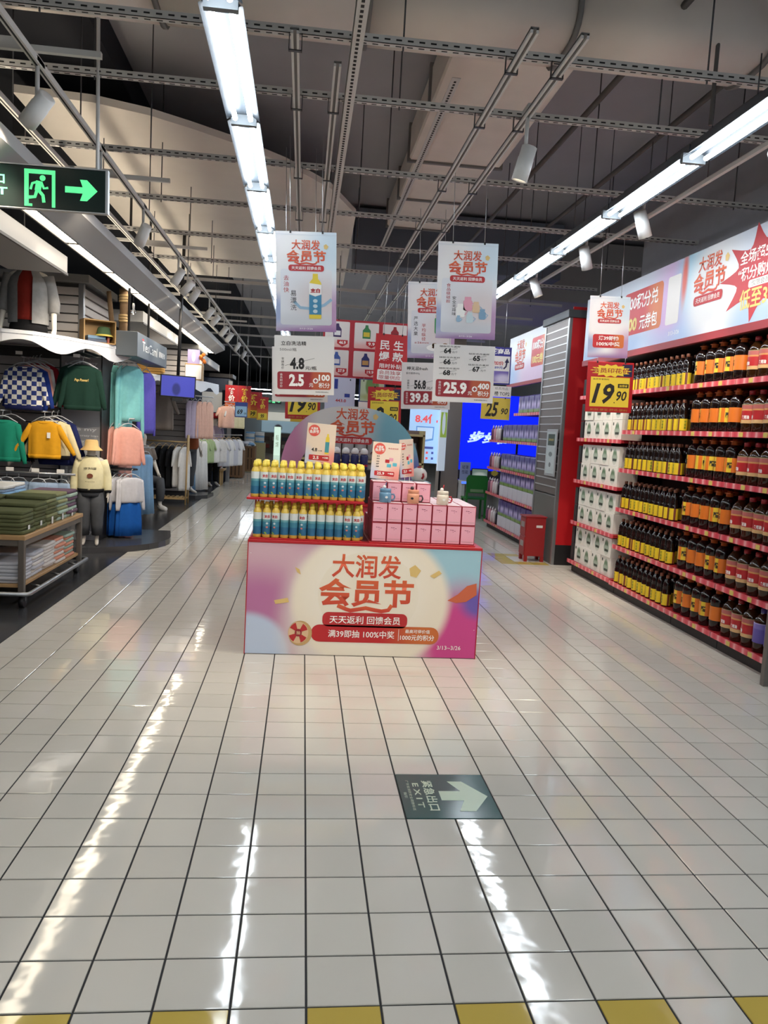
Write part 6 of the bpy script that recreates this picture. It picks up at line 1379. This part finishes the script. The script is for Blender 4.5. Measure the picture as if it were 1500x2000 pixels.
def wear_top(t, P, H, fab, hem=0.5, sleeve=1.0, name='shirt', loose=1.0, trim=None):
    b = MB(); k = loose
    b.loft([el_ring(0, 0, hem * H, 0.105 * H * k, 0.092 * H * k), el_ring(0, 0, (hem + 0.03) * H, 0.115 * H * k, 0.097 * H * k, 20, 0.06), el_ring(0, 0, 0.64 * H, 0.113 * H * k, 0.093 * H * k, 20, 0.04), el_ring(0, 0, 0.73 * H, 0.118 * H * k, 0.096 * H * k), el_ring(0, 0, 0.785 * H, 0.112 * H, 0.075 * H), el_ring(0, 0, 0.825 * H, 0.075 * H, 0.058 * H), el_ring(0, 0, 0.845 * H, 0.043 * H, 0.042 * H)], cap=(True, True))
    for pre in ('l', 'r'):
        sh, el, wr = (Vector(P[pre + q][:3]) for q in ('sh', 'el', 'wrist'))
        pts = [sh + (sh - el) * 0.05, sh.lerp(el, 0.4), sh.lerp(el, 0.75)]; rs = [0.045 * H, 0.045 * H * k, 0.042 * H * k]
        if sleeve > 0.5:
            pts += [el, el.lerp(wr, 0.5), el.lerp(wr, 0.85), el.lerp(wr, 0.97)]; rs += [0.04 * H * k, 0.037 * H * k, 0.034 * H, 0.024 * H]
        b.tube(pts, rs, 12)
    o = b.build(name, fab, t)
    if trim:
        MB().loft([el_ring(0, 0, (hem - 0.012) * H, 0.103 * H * k, 0.09 * H * k), el_ring(0, 0, (hem + 0.022) * H, 0.116 * H * k, 0.099 * H * k)]).build('hem_band', trim, o)
        b = MB(); b.tube([(0.044 * H * math.cos(a), 0.043 * H * math.sin(a), 0.846 * H) for a in [2 * PI * j / 14 for j in range(15)]], 0.006 * H, 6, cap=False); b.build('collar_band', trim, o)
        for pre in ('l', 'r'):
            el, wr = (Vector(P[pre + q][:3]) for q in ('el', 'wrist'))
            if sleeve > 0.5: MB().tube([el.lerp(wr, 0.84), el.lerp(wr, 0.98)], [0.036 * H, 0.027 * H], 10).build('cuff', trim, o)
    return o
def wear_pants(t, P, H, fab, end=0.08, pose='stand', name='trousers', k=1.0):
    b = MB(); b.loft([el_ring(0, 0, 0.47 * H, 0.105 * H, 0.085 * H), el_ring(0, 0, 0.52 * H, 0.108 * H, 0.09 * H), el_ring(0, 0, 0.58 * H, 0.09 * H, 0.078 * H)])
    for pre in ('l', 'r'):
        hp, kn, cf, an = (Vector(P[pre + q][:3]) for q in ('hip', 'kn', 'cf', 'an'))
        b.tube([hp + Vector((0, 0, 0.02 * H)), hp.lerp(kn, 0.5), kn, cf, an.lerp(cf, 0.3), an.lerp(cf, end)], [0.062 * H, 0.057 * H * k, 0.046 * H * k, 0.044 * H * k, 0.038 * H * k, 0.03 * H * k], 12)
    return b.build(name, fab, t)
# child mannequin with bucket hat
H = 1.18
t, P = mannequin((-2.40, 7.0, 0.072), 0.15, H, 'child mannequin in cream sweater, grey trousers and bucket hat', man_g)
o = wear_top(t, P, H, fabric('cream_sweater', (212, 204, 166)), 0.52, 1.0, 'sweater', 1.08, black_f)
text(o, 'HEY DUGGEE', 0, 0.735 * H, 0.13, 0.022, MATS['ink_black'], 1, 0.03, y=-0.104 * H); flat(o, 'round_print', [ellipse(0, 0.665 * H, 0.032, 0.026, 16)], mat('print_brown', (110, 56, 34), 0.7), 1, -0.108 * H); text(o, 'the Squirrel Club', 0, 0.61 * H, 0.1, 0.012, MATS['ink_black'], 1, 0.0, y=-0.106 * H)
wear_pants(t, P, H, dgrey, 0.45, k=1.25)
b = MB(); b.lathe([(0.02, 1.0), (0.05, 0.998), (0.058, 0.985), (0.063, 0.94), (0.1, 0.905), (0.101, 0.90), (0.062, 0.935)], 20, sm=True, cap=(True, False)); b.v = [(x * H, y * H - 0.01, z * H) for x, y, z in b.v]; b.build('bucket_hat', fabric('hat_tan', (206, 174, 118)), t)
# upper mannequin on the wavy shelf
H = 1.62
t, P = mannequin((-2.86, 6.35, 2.302 - 0.46 * H), 0.1, H, 'headless mannequin in grey cardigan and red shirt on the wavy shelf', man_w, head=False, legs=False)
o = wear_top(t, P, H, fabric('brick', (120, 36, 28)), 0.535, 0.3, 'red_shirt', 0.93)
b = MB(); k = 1.12
sec_ = lambda z, hw, hd: [(hw * H * math.cos(a), hd * H * math.sin(a), z * H) for a in [-PI * 0.5 + 0.35 + (2 * PI - 0.7) * j / 18 for j in range(19)]]
b.loft([sec_(0.515, 0.118, 0.105), sec_(0.64, 0.12, 0.104), sec_(0.74, 0.124, 0.104), sec_(0.79, 0.114, 0.08), sec_(0.835, 0.065, 0.056), sec_(0.85, 0.05, 0.048)], cap=(False, False), closed=False)
for pre in ('l', 'r'):
    sh, el, wr = (Vector(P[pre + q][:3]) for q in ('sh', 'el', 'wrist')); b.tube([sh + (sh - el) * 0.05, sh.lerp(el, 0.5), el, el.lerp(wr, 0.4)], [0.048 * H, 0.046 * H, 0.042 * H, 0.034 * H], 12)
b.build('cardigan', fabric('cardigan_grey', (136, 136, 136), 0.2), t)
MB().loft([el_ring(0, 0, 0.461 * H, 0.112 * H, 0.09 * H), el_ring(0, 0, 0.5 * H, 0.11 * H, 0.092 * H), el_ring(0, 0, 0.55 * H, 0.09 * H, 0.08 * H)]).build('trousers', black_f, t)
# seated mannequin
H = 1.7
t, P = mannequin((-2.78, 11.55, -0.22 * H), 0.75, H, 'seated mannequin in taupe top and grey trousers with white shoes', man_w, 'sit')
wear_top(t, P, H, taupe, 0.53, 0.3, 'taupe_top', 1.02); wear_pants(t, P, H, dgrey, 0.25, 'sit')
for pre in ('l', 'r'):
    an, ft, to = (Vector(P[pre + q][:3]) for q in ('an', 'ft', 'to')); MB().tube([an + Vector((0, 0.03, -0.04)), ft, to, to + Vector((0, -0.02, 0))], [0.04, 0.045, 0.038, 0.02], 10).build('shoe', white_f, t)
tag(MB().cbox(-3.0, 11.5, 0.0, -2.62, 11.85, 0.44, 0.006).build('white_cube', MATS['paint_white']), 'white cube seat under the seated mannequin', 'seat')
# standing mannequins farther back
H = 1.76
t, P = mannequin((-2.32, 13.75, 0.072), 0.9, H, 'white faced standing mannequin in rust brown tee', man_w); wear_top(t, P, H, rust, 0.5, 0.3, 'tee', 1.05); wear_pants(t, P, H, dgrey, 0.2)
H = 1.68
t, P = mannequin((-2.15, 16.6, 0.0), 0.7, H, 'standing mannequin in lavender tee and dark red cap', man_w); wear_top(t, P, H, lav, 0.52, 0.3, 'tee', 1.05); wear_pants(t, P, H, black_f, 0.1)
b = MB(); b.lathe([(0.058, 0.945), (0.06, 0.975), (0.045, 1.005), (0.015, 1.018)], 16); b.v = [(x * H, y * H - 0.01, z * H) for x, y, z in b.v]; b.slab([(0.05 * H * math.cos(a), -0.05 * H - 0.055 * H * math.sin(a)) for a in [PI * j / 8 for j in range(9)]][::-1], 0.945 * H, 0.952 * H); b.build('cap', fabric('cap_maroon', (120, 28, 38)), t)

# ------------------------------------------------------------------ shelf top props
t = thing('wooden_crate', 'open wooden crate box lying on the near wavy shelf', 'crate', (-2.36, 7.02, 2.301), 0.5)
wc = mat('crate_wood', (150, 118, 72), 0.6, noise=0.15, nscale=10)
MB().box(-0.17, -0.1, 0, 0.17, 0.1, 0.012).build('bottom', wc, t); MB().box(-0.17, -0.1, 0.238, 0.17, 0.1, 0.25).build('top', wc, t); MB().box(-0.17, -0.1, 0, -0.158, 0.1, 0.25).build('side', wc, t); MB().box(0.158, -0.1, 0, 0.17, 0.1, 0.25).build('side', wc, t); MB().box(-0.17, 0.09, 0, 0.17, 0.1, 0.25).build('back', wc, t)
for i, (c, w_, z_) in enumerate((((62, 74, 96), 0.2, 0.0125), ((92, 122, 150), 0.19, 0.048))):
    o = MB().cbox(-0.1, -0.07, 0, -0.1 + w_, 0.06, 0.034, 0.003).build('book', mat('book_%d' % i, c, 0.5)); o.location = (-2.38, 7.02, 2.301 + z_); o.rotation_euler = (0, 0, 0.5); tag(o, '%s blue book lying inside the wooden crate' % ('lower dark' if i == 0 else 'upper pale'), 'book', 'books in the crate')
o = MB().cbox(-0.012, -0.06, 0, 0.012, 0.06, 0.09, 0.002).build('book', mat('book_red', (140, 66, 46), 0.5)); o.location = (-2.274, 7.075, 2.3135); o.rotation_euler = (0, 0, 0.5); tag(o, 'small red book standing inside the wooden crate', 'book', 'books in the crate')
t = thing('bucket_hat', 'green bucket hat resting in the wooden crate', 'hat', (-2.30, 7.04, 2.385), 0.5); MB().lathe([(0.1, 0), (0.075, 0.03), (0.068, 0.08), (0.055, 0.1), (0.02, 0.105)], 18, cap=(False, True)).build('crown', fabric('hat_green', (62, 82, 58)), t); MB().lathe([(0.103, -0.002), (0.088, 0.018)], 18, cap=(False, False)).build('brim_band', mat('hat_yellow', (170, 156, 70), 0.8), t)
t = thing('driftwood', 'rope bound driftwood branches standing behind the crate', 'driftwood', (-2.2, 7.35, 2.301))
bark = mat('bark', (104, 82, 58), 0.9, noise=0.25, nscale=20)
MB().tube([(-0.12, 0.02, 0), (-0.1, 0.03, 0.3), (-0.13, 0.0, 0.62)], [0.035, 0.03, 0.025], 8).build('branch', bark, t); MB().tube([(0.03, 0, 0), (0.05, 0.01, 0.35), (0.03, 0, 0.66)], [0.06, 0.055, 0.045], 10).build('branch', bark, t); MB().tube([(0.06, 0, 0.3), (0.12, -0.02, 0.42), (0.16, -0.03, 0.40)], 0.016, 7).build('twig', bark, t)
for z in (0.30, 0.33, 0.36, 0.52, 0.55, 0.58): MB().lathe([(0.062, z - 0.012), (0.067, z), (0.062, z + 0.012)], 12, c=(0.045, 0.005), cap=(False, False)).build('rope_turn', mat('rope', (160, 136, 96), 0.9), t)
t = thing('bulb_pendant', 'clear glass bulb hanging on a thin cord by the soffit', 'bulb', (-1.98, 7.0, 2.64)); MB().tube([(0, 0, 0.1), (0, 0, 0.32)], 0.002, 5).build('cord', MATS['clip_black'], t); MB().lathe([(0.012, 0.06), (0.014, 0.1), (0.01, 0.12)], 10).build('socket', MATS['paint_white'], t); MB().lathe([(0.0, -0.005), (0.018, 0.0), (0.026, 0.02), (0.02, 0.045), (0.012, 0.06)], 12, cap=(False, False)).build('glass', mat('glass', (230, 236, 240), 0.05, trans=0.9), t)
# hanging shop sign
t = thing('shop_sign', 'dark grey hanging shop sign box with white lettering', 'shop sign', (-1.95, 7.1, 2.2), PI / 2)
bd = MB().cbox(0, 0, 0, 1.85, 0.24, 0.27, 0.004).build('sign_box', mat('sign_slate', (74, 82, 90), 0.45), t); text(bd, 'TesCaml', 0.72, 0.14, 0.9, 0.11, MATS['ink_white'], 1, 0.0); text(bd, '服装服饰', 1.5, 0.135, 0.42, 0.075, MATS['ink_white'], 1, 0.02); flat(bd, 'red_stroke', [ellipse(0.29, 0.21, 0.06, 0.01)], MATS['ink_red'], 2)
for x in (0.1, 1.2): MB().tube([(x, 0.12, 0.27), (x, 0.12, 2.1)], 0.014, 6).build('hanging_rod', MATS['clip_black'], t)
# television
t = thing('television', 'wall television with blue screen hanging from a black pole', 'television', (-1.80, 9.0, 1.82)); t.rotation_euler = (0, 0.02, 0.25)
bd = MB().cbox(-0.235, 0, 0, 0.235, 0.05, 0.30, 0.006).build('housing', MATS['plastic_black'], t); flat(bd, 'screen', [rect(-0.22, 0.015, 0.22, 0.285)], print_mat('tv_blue', (66, 70, 170), [((40, 44, 110), 0.45, 0.35, 0.12, 0.3, 0.3)], 0.3, 0.65), 1)
MB().box(-0.07, 0.0, -0.05, 0.07, 0.05, 0.0).build('speaker_bar', MATS['plastic_black'], t); MB().tube([(0, 0.08, 0.15), (0, 0.08, 2.4)], 0.022, 8).build('pole', MATS['clip_black'], t); MB().box(-0.06, 0.05, 0.1, 0.06, 0.08, 0.2).build('mount', MATS['clip_black'], t)
# props on second shelf
for i in range(5): tag(folded(0.36, 0.26, 0.034).build('folded_cloth', fabric('ochre', (176, 134, 72)), None, (-2.42 + RND.uniform(-.01, .01), 10.35, 2.182 + i * 0.035)), '%s ochre folded cloth from the bottom on the second wavy shelf' % ORD[i], 'folded cloth', 'ochre folded cloths')
o = MB().cbox(-0.14, -0.12, 0, 0.14, 0.12, 0.27, 0.004).build('wood_box', wc, None, (-1.93, 11.5, 2.182)); tag(o, 'upright wooden box on the second wavy shelf', 'box'); MB().box(-0.13, -0.124, 0.02, 0.13, -0.12, 0.25).build('pale_face', MATS['board_white'], o)
t = thing('picture', 'small mauve picture standing on the wooden box', 'picture', (-1.95, 11.5, 2.453)); MB().cbox(-0.1, 0, 0, 0.1, 0.015, 0.24, 0.003).build('frame', mat('mauve_pic', (140, 134, 176), 0.5), t); flat(t, 'figure_print', [ellipse(0.0, 0.12, 0.03, 0.08)], mat('pic_grey', (190, 190, 205), 0.5), 1)
t = thing('flower_bunch', 'orange artificial flowers beside the mauve picture', 'flowers', (-1.80, 11.5, 2.453))
for i in range(5): MB().lathe([(0, -0.03), (0.03, -0.015), (0.035, 0.01), (0.015, 0.03), (0, 0.032)], 8, c=(0.03 * math.cos(i * 1.3), 0.03 * math.sin(i * 1.3)), cap=(False, False)).build('blossom', mat('blossom', (214, 120, 40), 0.7), t).location = (0, 0, 0.04 + 0.03 * i)
MB().tube([(0, 0, 0), (0, 0, 0.12)], 0.006, 5).build('stem', bark, t)

# ------------------------------------------------------------------ racks farther along
garment('grey_tee', 'large grey tee hanging on the arm behind the television', (-2.47, 11.6, 1.95), 0.15, taupe, 0.42, 0.62, 0.3, 0.45, group='far rack garments', hanger=hanger_w)
arm(BAY2, [(-2.47, 11.6, 2.05), (-2.6, 13.3, 2.05)])
t = thing('clothes_rack', 'wooden clothes rack with slatted base holding dark and white tops', 'clothes rack', (-2.53, 12.42, 0))
for x in (-0.40, 0.40):
    for y in (-0.16, 0.16): MB().tube([(x, y, 0), (x, y * 0.3, 1.25)], 0.016, 8).build('post', hanger_w, t)
MB().tube([(-0.42, 0, 1.12), (0.42, 0, 1.12)], 0.014, 8).build('rail', mat('rope_rail', (190, 160, 110), 0.7), t)
for i in range(9): MB().box(-0.36 + i * 0.08, -0.15, 0.12, -0.32 + i * 0.08, 0.15, 0.135).build('base_slat', hanger_w, t)
for y in (-0.15, 0.13): MB().box(-0.40, y, 0.09, 0.40, y + 0.02, 0.12).build('base_bar', hanger_w, t)
for i, (f_, nm, hh) in enumerate(((offw, 'white', 0.45), (taupe, 'taupe', 0.6), (black_f, 'black', 0.75), (black_f, 'black', 0.75), (black_f, 'black', 0.75), (white_f, 'white', 0.72), (white_f, 'white', 0.78))):
    garment('rack_blouse', '%s top from the left on the wooden rack, %s' % (ORD[i], nm), (-2.86 + i * 0.112, 12.42, 1.03), 1.25, f_, 0.42, hh, 0.28, 0.35, group='tops on the wooden rack', hanger=hanger_w, depth=0.04)
bar('steel rail carrying the long white dresses', [(-2.5, 13.9, 1.2), (-2.05, 14.6, 1.2)], 0.012)
for i in range(4): garment('white_dress', '%s long white dress from the left beyond the wooden rack' % ORD[i], (-2.38 + i * 0.09, 14.08 + i * 0.14, 1.1), 1.2, white_f if i != 1 else sky, 0.32, 1.0, kind='dress', group='long white dresses')
bar('steel rail carrying the sage and white tees', [(-2.4, 14.9, 1.22), (-1.55, 17.2, 1.22)], 0.012)
for i in range(9):
    nm, f_ = (('sage', sage), ('sage', sage), ('sage', sage), ('white', white_f), ('white', white_f), ('white', lgrey), ('white', white_f), ('white', lgrey), ('white', white_f))[i]
    garment('small_tee', '%s tee from the left on the long tee rail, %s' % (ORD[i], nm), (-2.3 + i * 0.085, 15.0 + i * 0.24, 1.12), 0.95 if i != 4 else 0.3, f_, 0.40, 0.52 if i < 5 else 0.62, 0.2, 0.5, group='tees on the long rail', hanger=hanger_w)
bar('steel rail carrying the lilac and peach tops', [(-2.25, 12.9, 1.98), (-1.85, 13.6, 1.98)], 0.012)
for i in range(5): garment('peach_blouse', '%s long top from the left on the high rail, lilac to peach' % ORD[i], (-2.2 + i * 0.075, 13.0 + i * 0.12, 1.88), 1.25, (lav, lav, peach, peach, peach)[i], 0.34, 0.7, 0.6, 0.06, group='lilac and peach tops')
bar('steel rail carrying the high white tees', [(-1.9, 16.2, 1.98), (-1.5, 16.9, 1.98)], 0.012)
for i in range(4): garment('high_tee', '%s striped tee from the left on the high far rail' % ORD[i], (-1.85 + i * 0.09, 16.3 + i * 0.14, 1.88), (0.3 if i == 0 else 1.0), (peach, white_f, cream, cream)[i], 0.4, 0.5, 0.2, 0.5, group='tees on the high far rail')
t = thing('stool_table', 'low wooden stool holding folded red shirts', 'stool', (-2.12, 17.0, 0)); MB().cbox(-0.22, -0.3, 0.36, 0.22, 0.3, 0.40, 0.006).build('seat', hanger_w, t)
for x in (-0.17, 0.13):
    for y in (-0.25, 0.2): MB().tube([(x, y, 0), (x, y, 0.36)], 0.028, 8).build('leg', hanger_w, t)
for i in range(6): tag(folded(0.3, 0.4, 0.035).build('folded_shirt', red if i % 3 else white_f, None, (-2.12 + RND.uniform(-.02, .02), 17.0, 0.401 + i * 0.036)), '%s folded shirt from the bottom on the wooden stool' % ORD[i], 'folded shirt', 'folded red shirts on the stool')
t = thing('navy_cabinet', 'tall navy display cabinet with steel corner and white poster', 'cabinet', (-2.35, 18.2, 0)); MB().cbox(-0.6, 0, 0, 0.35, 0.8, 2.62, 0.01).build('body', mat('cabinet_navy', (34, 44, 62), 0.5), t); MB().cbox(0.34, -0.03, 0, 0.44, 0.06, 2.55, 0.006).build('corner_post', MATS['steel'], t); MB().cbox(-0.6, -0.06, 2.62, 0.45, 0.86, 2.72, 0.006).build('cornice', plinth_m, t); MB().box(-0.3, -0.01, 1.75, 0.2, 0.0, 2.25).build('poster', mat('cab_poster', (176, 180, 182), 0.6), t)
# slatted crates with heaped clothes
def slat_crate(x, y, w, d, h, label, heap, hl):
    t = thing('slatted_crate', label, 'crate', (x, y, 0)); cm = mat('crate_brown', (120, 88, 58), 0.7, noise=0.15)
    MB().box(-w / 2 + 0.02, 0.02, 0.05, w / 2 - 0.02, d - 0.02, h - 0.05).build('inner_liner', mat('crate_dark', (58, 42, 30), 0.8), t)
    n = 6; me = MB().box(0, 0, 0.04, w / n * 0.72, 0.02, h).mesh('slat', cm); m2 = MB().box(0, 0, 0.04, 0.02, d / n * 0.72, h).mesh('slat', cm)
    for i in range(n): place('slat', me, t, (-w / 2 + i * w / n + 0.01, 0, 0)); place('slat', m2, t, (w / 2 - 0.02, i * d / n + 0.01, 0))
    for z in (0.03, h * 0.5, h - 0.06): MB().box(-w / 2 - 0.01, -0.012, z, w / 2 + 0.012, 0.0, z + 0.05).build('cross_band', cm, t)
    for i in range(10):
        b = MB(); b.lathe([(0, -0.05), (0.1, -0.03), (0.13, 0.01), (0.08, 0.05), (0, 0.06)], 10, cap=(False, False)); b.v = [(vx * RND.uniform(0.8, 1.3), vy * RND.uniform(0.8, 1.3), vz * RND.uniform(0.7, 1.3)) for vx, vy, vz in b.v]
        o = b.build('heaped_garment', heap[i % len(heap)], None, (x - w / 2 + 0.14 + (i % 5) * (w - 0.28) / 4, y + 0.15 + (i // 5) * (d - 0.3), h + 0.02 + 0.03 * (i % 3))); tag(o, '%s crumpled garment %s' % (ORD[i], hl), 'garment', 'crumpled garments in crates')
slat_crate(-1.98, 19.6, 0.6, 0.8, 0.78, 'brown slatted crate heaped with dark caps', [black_f, dgrey, fabric('cap_dark', (50, 52, 60))], 'heaped on the near brown crate')
slat_crate(-1.85, 22.6, 0.6, 0.8, 0.8, 'farther brown slatted crate heaped with white shirts', [white_f, sky, lgrey], 'heaped on the farther brown crate')
t = thing('white_shirt_table', 'far low table piled with pale folded shirts', 'table', (-1.75, 25.5, 0)); MB().box(-0.35, 0, 0.0, 0.35, 0.8, 0.85).build('body', MATS['shelf_cream'], t)
for i in range(12): tag(folded(0.3, 0.3, 0.06).build('folded_shirt', (white_f, sky, white_f)[i % 3], None, (-1.92 + (i % 2) * 0.33, 25.8, 0.851 + (i // 2) * 0.061)), '%s pale folded shirt on the far low table' % ORD[i], 'folded shirt', 'pale folded shirts')
# red special price posters
def special(x, y, z, w, h, label, n=1):
    t = thing('special_poster', label, 'poster', (x, y, z), 0, 'red special price posters')
    bd = MB().box(-w / 2, 0, 0, w / 2, 0.01, h).build('poster_board', ramp_mat('special_red', [(0, (214, 170, 50)), (0.3, (206, 110, 40)), (0.55, (178, 32, 36)), (1, (170, 26, 34))], 2, 0.45, False), t)
    for i in range(n):
        cx = (-w / 4 + i * w / 2) if n > 1 else 0
        vtext(bd, '特价', cx, h * 0.70, w * (0.26 if n > 1 else 0.5), h * 0.42, MATS['ink_white'] if i == 0 and n > 1 else MATS['ink_yellow'], 1, 0.04)
    flat(bd, 'yellow_strip', [rect(-w * 0.4, h * 0.05, w * 0.4, h * 0.3)], MATS['ink_yellow'], 1); text(bd, '14' if n > 1 else '99', 0, h * 0.17, w * 0.3, h * 0.18, MATS['ink_black'], 2, 0.02, 0.2); hang(t, (-w * 0.35, w * 0.35), h, (4.3 if x < -1.6 else 4.56) - z)
special(-1.74, 18.0, 1.66, 0.64, 0.78, 'nearest double red and yellow special price poster over the crates', 2)
special(-1.50, 20.0, 1.66, 0.5, 0.72, 'middle red special price poster partly hidden by the nearest one'); special(-1.20, 19.5, 1.62, 0.30, 0.62, 'narrow farthest right red special price poster')
t = thing('price_card', 'blue framed hanging card reading 69', 'price card', (-1.33, 14.0, 1.63), 0, 'hanging price cards'); bd = MB().cbox(-0.13, 0, 0, 0.12, 0.01, 0.30, 0.003).build('frame', mat('frame_blue', (50, 70, 140), 0.45), t); flat(bd, 'paper', [rect(-0.115, 0.02, 0.105, 0.22)], mat('paper_blue', (150, 190, 220), 0.5), 1); text(bd, '69', -0.03, 0.11, 0.11, 0.1, MATS['ink_black'], 2, 0.03, 0.15); text(bd, '00', 0.075, 0.08, 0.045, 0.04, MATS['ink_black'], 2, 0.0); hang(t, (-0.08, 0.08), 0.30, 2.93)

# small glowing faces (screens, signs, lenses) are found by chance hits only; the lamps are sampled directly
for m in bpy.data.materials:
    if m.name not in ('tube_light', 'warm_diffuser'):
        m.cycles.emission_sampling = 'NONE'
